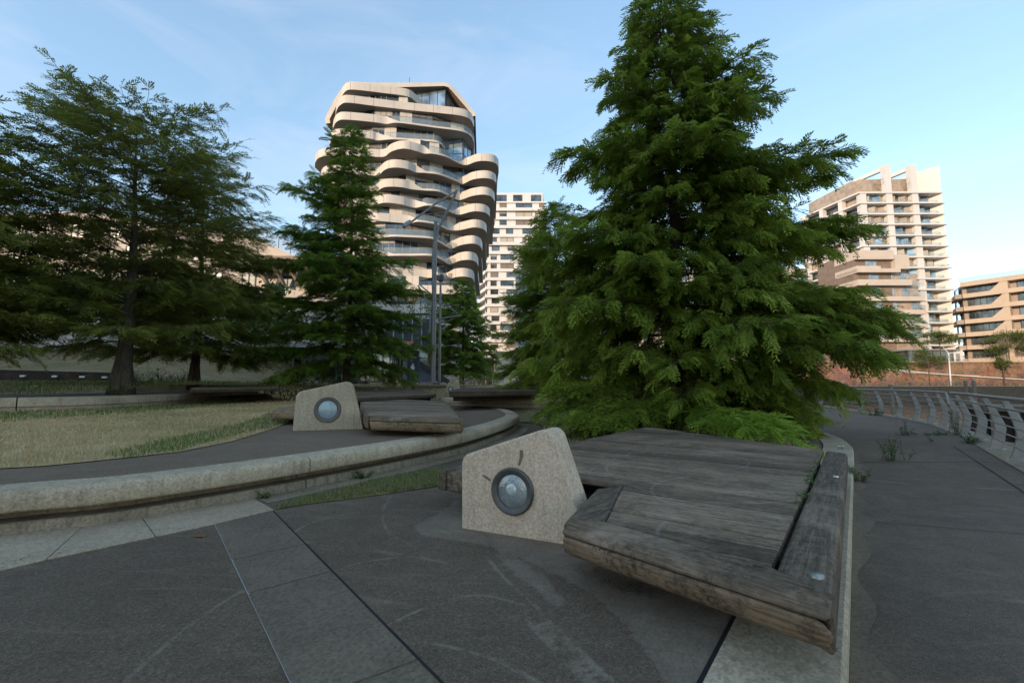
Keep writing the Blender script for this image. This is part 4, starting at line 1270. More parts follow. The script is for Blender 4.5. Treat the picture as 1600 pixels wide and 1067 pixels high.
fl['K'] = (24.5, [((532, 400), S), ((535, 393), S), ((543, 388), S), ((575, 388), S)] + lst(Z7, (50, 374, T), (130, 380, T), (240, 388, T), (290, 405, T), (318, 422, T), (345, 404, S), (390, 384, S), (440, 377, S), (478, 388, S), (491, 412, S), (492, 430, S)))
fl['L'] = (21.2, [((537, 424), S), ((540, 417), S), ((548, 413), S), ((580, 413), S)] + lst(Z7, (50, 460, S), (130, 466, S), (245, 470, S), (280, 486, T), (300, 503, T), (325, 488, S), (365, 469, S), (415, 463, S), (458, 472, S), (470, 495, S), (471, 512, S)))
fl['M'] = (17.9, [((543, 449), S), ((546, 443), S), ((556, 439), S), ((585, 439), S)] + lst(Z7, (50, 543, S), (200, 546, S), (330, 548, S), (400, 552, S), (440, 562, S), (450, 590, S)))
fl['N'] = (14.6, [((548, 474), S), ((556, 467), S), ((590, 466), S), ((660, 468), S), ((705, 470), S), ((722, 476), S), ((728, 486), S)])
fl['O'] = (11.3, [((552, 498), S), ((560, 492), S), ((590, 491), S), ((660, 493), S), ((705, 495), S), ((720, 501), S), ((726, 510), S)])
fl['Q'] = (8.0, [((555, 524), S), ((562, 518), S), ((590, 517), S), ((660, 518), S), ((705, 520), S), ((718, 526), S), ((724, 534), S)])
mpc = A(640, 596, 100)
mp_root = thing("apartment_tower", "tall curvy cream apartment tower with wavy stained balcony bands and a folded roof", "tower", (mpc.x, 100, 1.0))
order = list(fl)
rndw = random.Random(21)
outl = {}
for key in order:
    z, pts = fl[key]
    P3 = []; so = []
    for (uv, s_) in pts:
        zz = z if s_ else z - TH
        p = P(uv[0], uv[1], zz); p.y = min(max(p.y, 76), 100)
        q = A(uv[0], uv[1], p.y)
        P3.append(Vector((q.x, p.y, 0))); so.append(s_)
    dense = spline(P3, 5)
    sd = []
    for i in range(len(so) - 1):
        for k in range(5):
            f = k / 5
            sd.append(so[i] * (1 - f) + so[i + 1] * f)
    sd.append(so[-1])
    outl[key] = (z, dense, sd)
def mp_floor(key):
    z, line, sd = outl[key]
    zb, zd = z - 1.5, z - TH
    L, R = line[0], line[-1]
    back = [R + Vector((-0.4, 4, 0)), Vector((R.x - 1.5, 112, 0)), Vector((L.x + 1.5, 112, 0)), L + Vector((0.3, 4, 0))]
    ring = line + back
    inner_n = offset(line, 1.0)
    mb = MB()
    tops = [zd + (z - zd) * s_ for s_ in sd]
    # outer face, panel by panel, open joints between the panels
    acc = 0
    for i in range(len(line) - 1):
        a, b = line[i], line[i + 1]
        mb.face([(a.x, a.y, zb), (b.x, b.y, zb), (b.x, b.y, tops[i + 1]), (a.x, a.y, tops[i])], 0)
        # inner parapet face + cap
        na, nb = (inner_n[i] - a) * 0.25, (inner_n[i + 1] - b) * 0.25
        mb.face([(a.x, a.y, tops[i]), (b.x, b.y, tops[i + 1]), (b.x + nb.x, b.y + nb.y, tops[i + 1]), (a.x + na.x, a.y + na.y, tops[i])], 0)
        if sd[i] > 0 or sd[i + 1] > 0:
            mb.face([(b.x + nb.x, b.y + nb.y, zd), (a.x + na.x, a.y + na.y, zd), (a.x + na.x, a.y + na.y, tops[i]), (b.x + nb.x, b.y + nb.y, tops[i + 1])], 0)
        acc += (b - a).length
        if acc > 3.4 and sd[i + 1] > 0.9:
            acc = 0
            o_ = (b - inner_n[i + 1]).normalized() * 0.012; d_ = (b - a).normalized() * 0.035
            mb.face([(b.x + o_.x - d_.x, b.y + o_.y - d_.y, zb), (b.x + o_.x + d_.x, b.y + o_.y + d_.y, zb), (b.x + o_.x + d_.x, b.y + o_.y + d_.y, tops[i + 1]), (b.x + o_.x - d_.x, b.y + o_.y - d_.y, tops[i + 1])], 1)
    for i in range(len(back)):
        a = ring[len(line) - 1 + i]; b = ring[(len(line) + i) % len(ring)]
        mb.face([(a.x, a.y, zb), (b.x, b.y, zb), (b.x, b.y, zd + (TH if i in (1, 2) else TH)), (a.x, a.y, zd + TH)], 0)
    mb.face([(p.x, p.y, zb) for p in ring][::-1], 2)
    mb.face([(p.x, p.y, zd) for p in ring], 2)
    mb.build("balcony_band", [M['balcony'], M['panel_joint'], M['soffit']], mp_root)
    # glass balustrade over the thin stretches
    gl = MB(); any_ = False
    for i in range(len(line) - 1):
        if sd[i] < 0.5 and sd[i + 1] < 0.5:
            a, b = line[i] + (inner_n[i] - line[i]) * 0.12, line[i + 1] + (inner_n[i + 1] - line[i + 1]) * 0.12
            gl.face([(a.x, a.y, zd), (b.x, b.y, zd), (b.x, b.y, z - 0.1), (a.x, a.y, z - 0.1)], 0)
            gl.beam(a + Vector((0, 0, z - 0.08)), b + Vector((0, 0, z - 0.08)), 0.05, 0.05, 1); any_ = True
    if any_: gl.build("glass_balustrade", [M['balus'], M['steel']], mp_root)
nwin = 0
def mp_storey(key, z_top):
    """set-back wall between this floor and the band above"""
    global nwin
    z, line, sd = outl[key]
    zd = z - TH
    ys = sorted(p.y for p in line)
    inn = offset(line, 2.5)
    # simplified wall line: straight runs between a few stations
    x0, x1 = min(p.x for p in line) + 1.8, max(p.x for p in line) - 2.0
    x1 = min(x1, {'E': A(*Z6(1085, 650), 87).x, 'D': A(*Z6(1085, 600), 87).x, 'B': A(*Z6(825, 240), 88).x}.get(key, 99))
    xs = []; x = x0
    while x < x1 - 1.0:
        xs.append(x); x += rndw.choice((1.5, 2.2, 2.2, 3.2, 3.8))
    xs.append(x1)
    def yat(x):
        c = [l.y for l in line if abs(l.x - x) < 2.6]
        return max(c) + 0.75 if c else 90
    Yw = [min(yat(x), 97) + 0.3 for x in xs]
    # keep the wall calm: smooth
    Yw = [sum(Yw[max(0, i - 1):i + 2]) / len(Yw[max(0, i - 1):i + 2]) for i in range(len(Yw))]
    kind = rndw.random() < 0.5
    for i in range(len(xs) - 1):
        a, b = Vector((xs[i], Yw[i], zd)), Vector((xs[i + 1], Yw[i + 1], zd))
        d = (b - a).normalized(); n = Vector((d.y, -d.x, 0))
        wide = (b - a).length
        glassy = (key in ('D', 'E') and False)
        kind = (not kind) if rndw.random() < 0.85 else kind
        if (kind or wide > 3.0) and nwin < 92:
            window(mp_root, a + n * -0.14, b + n * -0.14, zd + 0.05, z_top, n, mull=1 if wide < 3 else 2, rnd=rndw, blind=rndw.choice((0, 0, 0, 0.35, 0.2)), w=0.09, frame=M['frame_grey'] if rndw.random() < .4 else M['frame_dark'])
            nwin += 1
            for p in ():
                mb.face([p, p - n * 0.16, p - n * 0.16 + Vector((0, 0, z_top - zd)), p + Vector((0, 0, z_top - zd))], 0)
        else:
            mb = MB(); mb.face([a, b, b + Vector((0, 0, z_top - zd)), a + Vector((0, 0, z_top - zd))], 0)
            m_ = a.lerp(b, 0.5) + n * 0.006
            mb.face([m_ - d * 0.025, m_ + d * 0.025, m_ + d * 0.025 + Vector((0, 0, z_top - zd)), m_ - d * 0.025 + Vector((0, 0, z_top - zd))], 1)
            mb.build("wall_panel", [M['cream'], M['panel_joint']], mp_root)
    mb = MB()
    a = Vector((xs[0], Yw[0], zd)); b = Vector((xs[0] + 0.5, 110, zd)); h = Vector((0, 0, z_top - zd))
    mb.face([b, a, a + h, b + h], 0)
    a = Vector((xs[-1], Yw[-1], zd)); b = Vector((xs[-1] - 0.5, 110, zd))
    mb.face([a, b, b + h, a + h], 0)
    mb.build("side_wall", [M['cream'], M['panel_joint']], mp_root)
for i, key in enumerate(order):
    mp_floor(key)
    if i > 0: mp_storey(key, outl[order[i - 1]][0] - 1.5)
mb = MB(); gx0, gx1 = A(556, 500, 88).x, A(722, 500, 88).x
mb.box(((gx0 + gx1) / 2, 99, 4.0), (gx1 - gx0 - 3, 20, 6.2)); mb.build("ground_storey", M['taupe'], mp_root)
# white round columns on the upper terraces
for (uv, key, zt_) in ((Z6(1228, 500), 'C', 52.7), (Z6(788, 280), 'B', 56.0)):
    z = fl[key][0] - TH; p = A(uv[0], uv[1], 88.0)
    mb = MB(); mb.tube([(p.x, p.y, z), (p.x, p.y, zt_)], 0.32, 14); mb.build("column", M['white'], mp_root, smooth='auto')
# double-height glazed corner under the third balcony and the glazed penthouse
def curtain(root, pts, z0s, z1s, step=1.25, rows=2, glass=None):
    mb = MB()
    for k in range(len(pts) - 1):
        a, b = pts[k], pts[k + 1]
        mb.face([(a.x, a.y, z0s[k]), (b.x, b.y, z0s[k + 1]), (b.x, b.y, z1s[k + 1]), (a.x, a.y, z1s[k])], 0)
        n_ = max(1, int((b - a).length / step))
        d = (b - a).normalized(); n = Vector((d.y, -d.x, 0))
        for j in range(n_ + 1):
            f = j / n_; p = a.lerp(b, f) + n * 0.03
            mb.beam((p.x, p.y, z0s[k] * (1 - f) + z0s[k + 1] * f), (p.x, p.y, z1s[k] * (1 - f) + z1s[k + 1] * f), 0.09, 0.1, 1, up=n)
        for r in range(1, rows):
            f = r / rows; pa, pb = a + n * 0.03, b + n * 0.03
            mb.beam((pa.x, pa.y, z0s[k] + (z1s[k] - z0s[k]) * f), (pb.x, pb.y, z0s[k + 1] + (z1s[k + 1] - z0s[k + 1]) * f), 0.07, 0.08, 1)
    return mb.build("curtain_wall", [glass or M['win_sky'], M['frame_dark']], root)
ga = [Vector((A(*Z6(x, 650), y).x, y, 0)) for x, y in ((1088, 86.0), (1250, 85.7), (1262, 86.2), (1330, 90.0))]
curtain(mp_root, ga, [43.2] * 4, [49.38] * 4, 1.4, 2)
gb = [Vector((A(*Z6(x, 240), y).x, y, 0)) for x, y in ((825, 88.5), (1098, 88.1), (1110, 88.5), (1262, 93.0))]
curtain(mp_root, gb, [53.2] * 4, [61.25, 61.2, 61.0, 57.2], 1.3, 2)
# folded roof: a shell that bends down on both sides
arch = [A(*Z6(x, y), Y) for x, y, Y in ((48, 470, 85.5), (42, 425, 85.5), (60, 385, 85.5), (130, 250, 85.3), (200, 140, 85.0), (225, 112, 85), (265, 98, 85), (420, 108, 85.6), (700, 110, 86.5), (1090, 108, 87.2), (1140, 122, 87.3), (1180, 160, 87.6), (1300, 300, 88.6), (1358, 372, 89), (1364, 400, 89))]
mb = MB()
inn = []
for i, p in enumerate(arch):
    a, b = arch[max(0, i - 1)], arch[min(len(arch) - 1, i + 1)]
    t_ = (b - a); n = Vector((t_.z, 0, -t_.x)).normalized()
    th_ = 0.75 if i > 8 else 0.95
    inn.append(p + n * th_)
bk = [Vector((p.x * 1.0 + (1.5 if i < 5 else (-1.5 if i > 10 else 0)), 113, p.z)) for i, p in enumerate(arch)]
bki = [Vector((p.x + (1.5 if i < 5 else (-1.5 if i > 10 else 0)), 113, p.z)) for i, p in enumerate(inn)]
mb.grid([inn, arch], 0); mb.grid([arch, bk], 0)
mb.build("roof_shell", M['balcony'], mp_root, smooth='auto')
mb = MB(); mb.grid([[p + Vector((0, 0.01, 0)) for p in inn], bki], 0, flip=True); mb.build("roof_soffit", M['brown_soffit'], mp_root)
mb = MB()
wa = [A(*Z6(x, y), 92.0) for x, y in ((370, 240), (640, 262))]
mb.box(((arch[6].x + arch[9].x) / 2, 101.5, 57.1), (arch[9].x - arch[6].x - 6, 18, 7.8)); mb.build("penthouse_core", M['cream'], mp_root)
for x0_, x1_ in ((378, 505), (645, 775)):
    a, b = A(*Z6(x0_, 240), 92.35), A(*Z6(x1_, 240), 92.35)
    window(mp_root, Vector((a.x, 92.35, 53.2)), Vector((b.x, 92.35, 53.2)), 53.2, 56.4, Vector((0, -1, 0)), mull=2)
p = A(*Z6(785, 95), 95)
mb = MB(); mb.tube([p - Vector((0, 0, 1.2)), p + Vector((0, 0, 0.8))], 0.06, 6); mb.build("roof_antenna", M['frame_dark'], mp_root)

# ------------------------------------------------------------------ white apartment block behind it
wb0 = A(763, 400, 155); wbx0, wbx1 = wb0.x, A(849, 400, 155).x
wbr = thing("apartment_block", "white apartment block with strip balconies standing behind the curvy tower", "building", (0, 160, 1))
zt = CAMZ + 302 * 155 / F * 1.0
zt = A(800, 300, 155).z
ffl = 3.09
rw = random.Random(8)
mb = MB()
lx, ly = A(741, 420, 174).x, 174
body = [Vector((wbx0, 155.8, 0)), Vector((wbx1, 155.8, 0)), Vector((wbx1 + 2, 172, 0)), Vector((lx + 2, ly, 0))]
mb.prism(body, 1, zt); mb.build("wall", M['white'], wbr)
nfl = 19
for k in range(nfl):
    z0 = zt - 0.4 - (k + 1) * ffl
    if z0 < 4: break
    # slab band wraps the front and the left flank, pushed out by differing amounts
    ex = rw.choice((0.25, 0.5, 0.9)); s0 = rw.uniform(-1.2, -0.3) if k > 0 else 0
    mb = MB()
    poly = [Vector((wbx0 + s0, 155.6 - ex, 0)), Vector((wbx1 + 1.3, 155.6 - ex, 0)), Vector((wbx1 + 1.3, 157, 0)), Vector((wbx0 + 1, 157, 0)), Vector((lx + 3, ly, 0)), Vector((lx - 0.9, ly, 0)), Vector((wbx0 - 1.3, 158, 0))]
    mb.prism(poly, z0 - 0.35, z0 + 0.75 if k not in (0,) else z0 + 0.2)
    mb.build("balcony_band", M['white'], wbr)
    # windows of the front
    W = wbx1 - wbx0
    xs = ((0.02, 0.10), (0.13, 0.33), (0.45, 0.62)) if k == 0 else (((0.03, 0.11), (0.20, 0.33), (0.50, 0.80)) if k < 4 else (((0.05, 0.2), (0.32, 0.45), (0.62, 0.88)) if k < 5 else rw.choice((((0.04, 0.18), (0.33, 0.5), (0.55, 0.61), (0.68, 0.88)), ((0.04, 0.15), (0.22, 0.46), (0.62, 0.68), (0.72, 0.9)), ((0.06, 0.2), (0.35, 0.52), (0.56, 0.78))))))
    if k == 0: xs += ((0.78, 0.97),)
    for f0, f1 in xs:
        a, b = Vector((wbx0 + W * f0, 155.77, z0)), Vector((wbx0 + W * f1, 155.77, z0))
        window(wbr, a, b, z0 + (0.75 if k else 0.2), z0 + 2.7, Vector((0, -1, 0)), mull=1 if f1 - f0 > .14 else 0, glass=M['win'], rnd=rw, blind=rw.choice((0, 0, 0.3, 0.9)), w=0.12)
    if 0 < k < 4 or k % 3 == 1:
        a = Vector((wbx1 - 1.4, 155.76, z0)); b = Vector((wbx1 + 0.6, 155.76, z0))
        mb = MB(); mb.face([a + Vector((0, 0, .75)), b + Vector((0, 0, .75)), b + Vector((0, 0, 2.7)), a + Vector((0, 0, 2.7))]); mb.build("loggia", M['brown_panel'], wbr)
    # flank: glass balustrades and a window strip
    if k > 3:
        a = Vector((wbx0 - 0.25 + 0.1, 156.6, z0)); b = Vector((lx + 2 - 0.15, ly - 0.5, z0)); d = (b - a).normalized(); n = Vector((-d.y, d.x, 0))
        if n.y > 0: n = -n
        n = Vector((-abs(d.y), d.x if False else -abs(d.x), 0))
        for j in range(4):
            mb = MB()
            p0_, p1_ = a.lerp(b, 0.06 + j * .24) + n * 0.03, a.lerp(b, 0.22 + j * .24) + n * 0.03
            mb.face([p1_ + Vector((0, 0, 0.8)), p0_ + Vector((0, 0, 0.8)), p0_ + Vector((0, 0, 2.6)), p1_ + Vector((0, 0, 2.6))])
            mb.build("flank_window", M['win'], wbr)

# ------------------------------------------------------------------ white lattice tower on the right
def at2(u, Y): return (u - 800) / F * Y * 1.0
TY = 125.0
tx0, tx1 = A(1353, 400, TY).x, A(1478, 400, TY).x
zr = A(1400, 301, TY).z
rt = thing("apartment_tower", "white grid-fronted apartment tower with open roof frames above the canal on the right", "tower", ((tx0 + tx1) / 2, TY + 8, 6.5))
lx_, ly_ = A(1254, 400, 146).x, 146.0
ldv = Vector((lx_ - tx0, ly_ - TY, 0)).normalized(); ldn = Vector((-abs(ldv.y), -abs(ldv.x) , 0))
ldn = Vector((-ldv.y, ldv.x, 0))
if ldn.x > 0: ldn = -ldn
H = 3.11
cols = [A(u, 400, TY).x for u in (1352.5, 1394, 1435)]
lean = lambda z: (zr - z) * 0.055      # the grid steps outwards towards the ground on the right
rr2 = random.Random(5)
nf = 16
core = [Vector((tx0 + 0.5, TY + 4.2, 0)), Vector((tx1 - 2.5, TY + 4.2, 0)), Vector((tx1 - 2.5, 146, 0)), Vector((lx_ + 3, 146, 0))]
mb = MB(); mb.prism(core, 5, zr + 5.2); mb.build("core_wall", M['taupe'], rt)
for k in range(nf):
    z = zr - k * H
    if z < 7: break
    mb = MB()
    ex = 0.35 if k % 2 else 0.15
    poly = [Vector((tx0 - 0.9, TY - ex, 0)), Vector((tx1 + 0.3 + ex * 0.6 + lean(z) * 0.4, TY - ex - 0.3, 0)), Vector((tx1 - 0.6, TY + 6.5, 0)), Vector((tx0, TY + 6.5, 0)), Vector((lx_ + 2, 146, 0)), Vector((lx_ - 0.6, 145.5, 0))]
    mb.prism(poly, z - 0.28, z + 0.16); mb.build("floor_slab", M['white2'], rt)
    if k == 0: continue
    # per-bay set-back glazing with zig-zag brown panels
    bays = [(cols[0] + 1.6, cols[1] - 0.2), (cols[1] + 1.6, cols[2] - 0.2), (cols[2] + 1.6, tx1 - 0.9)]
    for bi, (xa, xb) in enumerate(bays):
        if k > 6 and bi == 0: continue
        n_ = 4
        pts = []
        for j in range(n_ + 1):
            pts.append(Vector((xa + (xb - xa) * j / n_, TY + 1.0 + (0.6 if (j + k) % 2 else 0.0) + (0.25 * j if bi == 2 else 0), z)))
        mb = MB()
        for j in range(n_):
            a, b = pts[j], pts[j + 1]
            m_ = rr2.choice((0, 0, 1, 2, 3)) if bi < 2 else rr2.choice((1, 1, 2, 3, 3))
            mb.face([a, b, b + Vector((0, 0, H - .3)), a + Vector((0, 0, H - .3))], m_)
            mb.beam(a, a + Vector((0, 0, H - .3)), 0.12, 0.12, 4)
        mb.build("bay_glazing", [M['taupe'], M['win_sky'], M['win'], M['curtain'], M['frame_dark']], rt)
    # railings of rods across each bay
    mb = MB()
    for xa, xb in bays:
        mb.face([(xa - .3, TY + 0.4, z + .16), (xb + .4, TY + 0.4, z + .16), (xb + .4, TY + 0.4, z + 1.15), (xa - .3, TY + 0.4, z + 1.15)])
    mb.build("balustrade", M['balus'], rt)
    # flank windows
    for j in range(3):
        mb = MB()
        a = Vector((tx0 - 0.1, TY + 1.0, z)) + ldv * (1.2 + j * 6.6); b = a + ldv * 4.4
        a -= ldn * 1.2; b -= ldn * 1.2
        mb.face([b + Vector((0, 0, .2)), a + Vector((0, 0, .2)), a + Vector((0, 0, H - .3)), b + Vector((0, 0, H - .3))], rr2.choice((0, 1, 1)))
        mb.build("flank_window", [M['taupe'], M['win']], rt)
# columns and roof frames
for i, x in enumerate(cols):
    mb = MB()
    top = zr if i == 0 else zr + 8.2
    mb.box((x + 0.6, TY + 0.75, (5.5 + top) / 2), (1.7, 1.5, top - 5.5)); mb.build("column", M['white2'], rt)
    if i > 0:
        mb = MB(); q = Vector((x + 0.6, TY + 1.5, zr + 7.6)); e = Vector((x - 2.6, TY + 12, zr + 7.4))
        mb.beam(q, e, 0.9, 1.0); mb.build("roof_frame", M['white2'], rt)
mb = MB()
fin_t = zr + 7.9
poly = [Vector((tx1 + 0.3, TY - 0.1, 0)), Vector((tx1 + 0.35, TY + 0.3, 0)), Vector((tx1 - 2.6, TY + 4.6, 0)), Vector((tx1 - 2.9, TY + 4.3, 0))]
mb.prism(poly, 5.5, fin_t)
mb.build("end_fin", M['white2'], rt)
mb = MB(); mb.beam(Vector((tx1 - 2.8, TY + 4.4, fin_t - 0.5)), Vector((tx1 - 5.2, TY + 12, fin_t - 0.7)), 0.5, 0.9); mb.build("roof_frame", M['white2'], rt)
for j in range(4):
    p = Vector((tx0 - 0.2, TY + 1, 0)) + ldv * (j * 6.6 + 5.2)
    mb = MB(); mb.box((p.x, p.y, (5.5 + zr) / 2), (1.3, 1.4, zr - 5.5), math.atan2(ldv.y, ldv.x)); mb.build("column", M['white2'], rt)
mb = MB()
pt = [Vector((cols[0] + 2.5, TY + 3.4, 0)), Vector((cols[2] + 1.0, TY + 3.0, 0)), Vector((tx1 - 3.2, TY + 5.5, 0)), Vector((tx1 - 3.5, TY + 12, 0)), Vector((cols[0] + 1, TY + 12, 0))]
mb.prism(pt, zr + 0.16, zr + 5.4, 0); mb.build("roof_pavilion", M['taupe'], rt)
window(rt, Vector((cols[2] + 1.7, TY + 2.9, zr)), Vector((cols[2] + 4.2, TY + 4.0, zr)), zr + 1.4, zr + 4.6, Vector((0.3, -0.95, 0)), mull=1, glass=M['win_sky'], w=.12)
# pot plants up on its roof terraces and balconies
def potted(u, v, Y, h, w, lab, n=260):
    p = A(u, v, Y)
    t_ = thing("potted_shrub", lab, "potted plant", tuple(p), group="balcony plants")
    mb = MB(); mb.lathe(p, [(0.01, 0), (.26, 0), (.34, .5), (.28, .5), (.26, .42), (0.01, .42)], n=10); mb.build("pot", M['brown_panel'], t_)
    r = np.random.default_rng(int(u))
    c = np.array(p) + np.stack([r.normal(0, w * .45, 40), r.normal(0, w * .4, 40), 0.5 + r.uniform(0.1, 1, 40) * (h - .5)], 1)
    sprig("foliage", c, n, 0.2, int(u), M['leafpot'], t_)
potted(1373, 297, TY + 1.6, 3.2, 1.8, "spiky shrub on the roof terrace between the first two roof frames")
potted(1416, 297, TY + 1.6, 2.9, 2.4, "broad shrub on the roof terrace between the second and third roof frames")
potted(1463, 297, TY + 1.4, 2.6, 0.9, "slim shrub on the roof terrace beside the white end fin")
potted(1477, 404, TY + 0.6, 1.8, 0.6, "small plant at the right end of a balcony high on the white tower")
potted(1478, 421, TY + 0.6, 1.3, 0.9, "reddish low plant at the balcony end one floor under another plant")

# ------------------------------------------------------------------ stepped beige annex in front of the lattice tower
AY = 117.0
an = thing("apartment_block", "stepped beige apartment block with dark window strips in front of the white grid tower", "building", (A(1395, 500, AY).x, AY + 6, 6.5))
ax = lambda u: A(u, 400, AY).x
az_ = lambda v: A(1390, v, AY).z
# floors from the top: (band top v, band bottom v, u0, u1)
bands = [(391, 405, 1340, 1397, 0.0), (415.5, 424.5, 1340, 1375, 0.0), (420, 426, 1370, 1403, 0.5), (437, 446, 1340, 1420, 0.3), (463, 470, 1340, 1440, 0.0), (484, 491, 1340, 1440, 0.2), (506, 512, 1340, 1440, 0), (528, 534, 1340, 1440, 0)]
mb = MB(); mb.box(((ax(1338) + ax(1396)) / 2, AY + 8.2, (5.5 + az_(392)) / 2), (ax(1396) - ax(1338), 14, az_(392) - 5.5)); mb.build("core_wall", M['brown_panel'], an)
mb = MB(); mb.box(((ax(1396) + ax(1438)) / 2, AY + 8.4, (5.5 + az_(426)) / 2), (ax(1438) - ax(1396), 14, az_(426) - 5.5)); mb.build("core_wall", M['taupe'], an)
mb = MB(); mb.box(((ax(1398) + ax(1420)) / 2, AY + 4, (az_(420) + az_(398)) / 2), (ax(1420) - ax(1398), 8, az_(398) - az_(420))); mb.build("parapet_block", M['beige'], an)
for v0, v1, u0, u1, o_ in bands:
    mb = MB(); za, zb_ = az_(v1), az_(v0); x0_ = ax(1337)
    mb.box(((x0_ + ax(u1)) / 2, AY + 4 - o_, (za + zb_) / 2), (ax(u1) - x0_, 8, zb_ - za)); mb.build("balcony_band", M['beige'], an)
ra = random.Random(3)
for v0, v1, segs in ((405, 416, ((1356, 1374), (1384, 1399))), (425, 437, ((1360, 1376), (1385, 1400), (1410, 1420))), (446, 461, ((1362, 1378), (1390, 1400), (1412, 1424))), (470, 484, ((1364, 1378), (1392, 1403), (1425, 1438))), (491, 506, ((1364, 1378), (1392, 1403), (1418, 1438))), (512, 528, ((1364, 1378), (1392, 1403), (1418, 1438)))):
    for u0, u1 in segs:
        y = AY + 1.18 if u1 < 1398 else AY + 1.38
        a, b = Vector((ax(u0), y, az_(v1))), Vector((ax(u1), y, az_(v1)))
        window(an, a, b, az_(v1), az_(v0), Vector((0, -1, 0)), mull=2, glass=M['win_sky'], rnd=ra, w=.14, frame=M['frame_grey'])
for v, u0, u1 in ((437, 1402, 1420), (447, 1418, 1440), (462, 1420, 1440)):
    mb = MB(); mb.face([(ax(u0), AY - .1, az_(v)), (ax(u1), AY - .1, az_(v)), (ax(u1), AY - .1, az_(v) + 1.1), (ax(u0), AY - .1, az_(v) + 1.1)]); mb.build("balustrade", M['balus'], an)

# ------------------------------------------------------------------ long block behind the big conifer
BY = 120.0
bx = lambda u: A(u, 400, BY).x
bz = lambda v: A(1000, v, BY).z
bb = thing("apartment_block", "long peach apartment block glimpsed through the boughs of the big conifer", "building", (bx(1020), BY + 8, 6))
mb = MB(); mb.box(((bx(806) + bx(1262)) / 2, BY + 8, (1 + bz(418)) / 2), (bx(1262) - bx(806), 14, bz(418) - 1)); mb.build("wall", M['beige'], bb)
rb_ = random.Random(12)
for k in range(8):
    z1_ = bz(424) - k * 3.5
    u = 812
    while u < 1250:
        wu = rb_.choice((10, 14, 20))
        window(bb, Vector((bx(u), BY + .97, z1_ - 2.3)), Vector((bx(u + wu), BY + .97, z1_ - 2.3)), z1_ - 2.2, z1_, Vector((0, -1, 0)), mull=1, glass=M['win_sky'] if rb_.random() < .5 else M['win'], rnd=rb_, blind=rb_.choice((0, 0, .4)), w=.13)
        u += wu + rb_.choice((20, 28, 36))
    mb = MB(); mb.box(((bx(806) + bx(1262)) / 2, BY + .7, z1_ - 2.75), (bx(1262) - bx(806), 1.0, 0.5)); mb.build("floor_band", M['white'], bb)

# ------------------------------------------------------------------ sand-coloured block at the right edge
sp = A(1499, 445, 120); sp.z = 0
sdv = Vector((0.50, -0.866, 0)).normalized(); sn = Vector((-0.866, -0.50, 0))
sb_ = thing("apartment_block", "sand-coloured terrace block with slanted balcony cheeks at the right edge", "building", (sp.x, sp.y, 6.5))
zt_ = A(1499, 443, 120).z
FH = 3.42
L_ = 62.0
e1 = sp + sdv * L_
endn = Vector((-0.78, 0.62, 0)).normalized()
endd = Vector((0.62, 0.78, 0)); back = sp + endd * 14
mb = MB()
poly = [sp - sn * 1.6 - sdv * 0, e1 - sn * 1.6, e1 - sn * 16, sp + endd * 16 + sdv * 8, sp + endd * 12]
mb.prism(poly, 5, zt_ - 0.3); mb.build("wall", M['sand_shade'], sb_)
for k in range(7):
    z0 = zt_ - 1.0 - (k + 1) * FH + 0.6
    if z0 < 5: break
    mb = MB()
    q = [sp + sn * (0.7 + 0.05 * k) + sdv * 0.6, e1 + sn * (0.7 + 0.05 * k), e1 - sn * 2, sp - sn * 2 + sdv * 0.5]
    mb.prism(q, z0 - 0.35, z0 + 0.75); mb.build("balcony_band", M['sand'], sb_)
    # cheeks: slanting walls that lean from sill to the next band
    for j in range(7):
        s0 = j * 9.2
        a = sp + sdv * (s0 + 8.0) + sn * 0.55; b = sp + sdv * (s0 + 9.0) + sn * 0.55
        z_, zt2 = z0 + .75, z0 + FH - .35
        mb = MB()
        f = [a - sdv * 2.3 + Vector((0, 0, z_)), b + Vector((0, 0, z_)), b + Vector((0, 0, zt2)), a + Vector((0, 0, zt2))]
        g_ = [p - sn * 1.9 for p in f]
        mb.face(f[::-1]); mb.face(g_)
        for i in range(4): mb.face([f[i], f[(i + 1) % 4], g_[(i + 1) % 4], g_[i]])
        mb.build("balcony_cheek", M['sand'], sb_)
        window(sb_, sp + sdv * (s0 + 0.9) - sn * 1.55, sp + sdv * (s0 + 8.2) - sn * 1.55, z_, zt2, sn, mull=5, glass=M['win'], rnd=rb_, blind=rb_.choice((0, 0, 0, .25)), w=.16, frame=M['frame_dark'])
    # end wall balconies
    mb = MB(); q = [sp + sdv * 0.4 + sn * 0.5, sp - sn * 1.5, sp + endd * 11 + endn * 0.8, sp + endd * 11 + endn * 1.3, sp + endn * 1.0 + sn * .4]
    mb.prism(q, z0 - 0.35, z0 + .75); mb.build("balcony_band", M['sand_shade'], sb_)  # end bands take the shaded sand tone
    mb = MB(); p0_ = sp + endd * 2.5 + endn * 0.02 ; p1_ = sp + endd * 8 + endn * 0.02
    mb.face([p1_ + Vector((0, 0, z0 + .75)), p0_ + Vector((0, 0, z0 + .75)), p0_ + Vector((0, 0, z0 + 2.9)), p1_ + Vector((0, 0, z0 + 2.9))]); mb.build("end_window", M['win'], sb_)
mb = MB(); q = [sp + sn * 0.7 + sdv * .3, e1 + sn * .7, e1 - sn * 10, sp - sn * 3 + sdv * .3]
mb.prism(q, zt_ - 1.1, zt_ + .1); mb.build("roof_band", M['sand'], sb_)
mb = MB(); a, b = sp + sn * .3 + Vector((0, 0, zt_ + .1)), e1 + sn * .3 + Vector((0, 0, zt_ + .1))
mb.face([a, b, b + Vector((0, 0, 1.2)), a + Vector((0, 0, 1.2))]); mb.build("roof_balustrade", clear_glass("roof_glass", (0.75, 0.9, 0.95), 0.3), sb_)

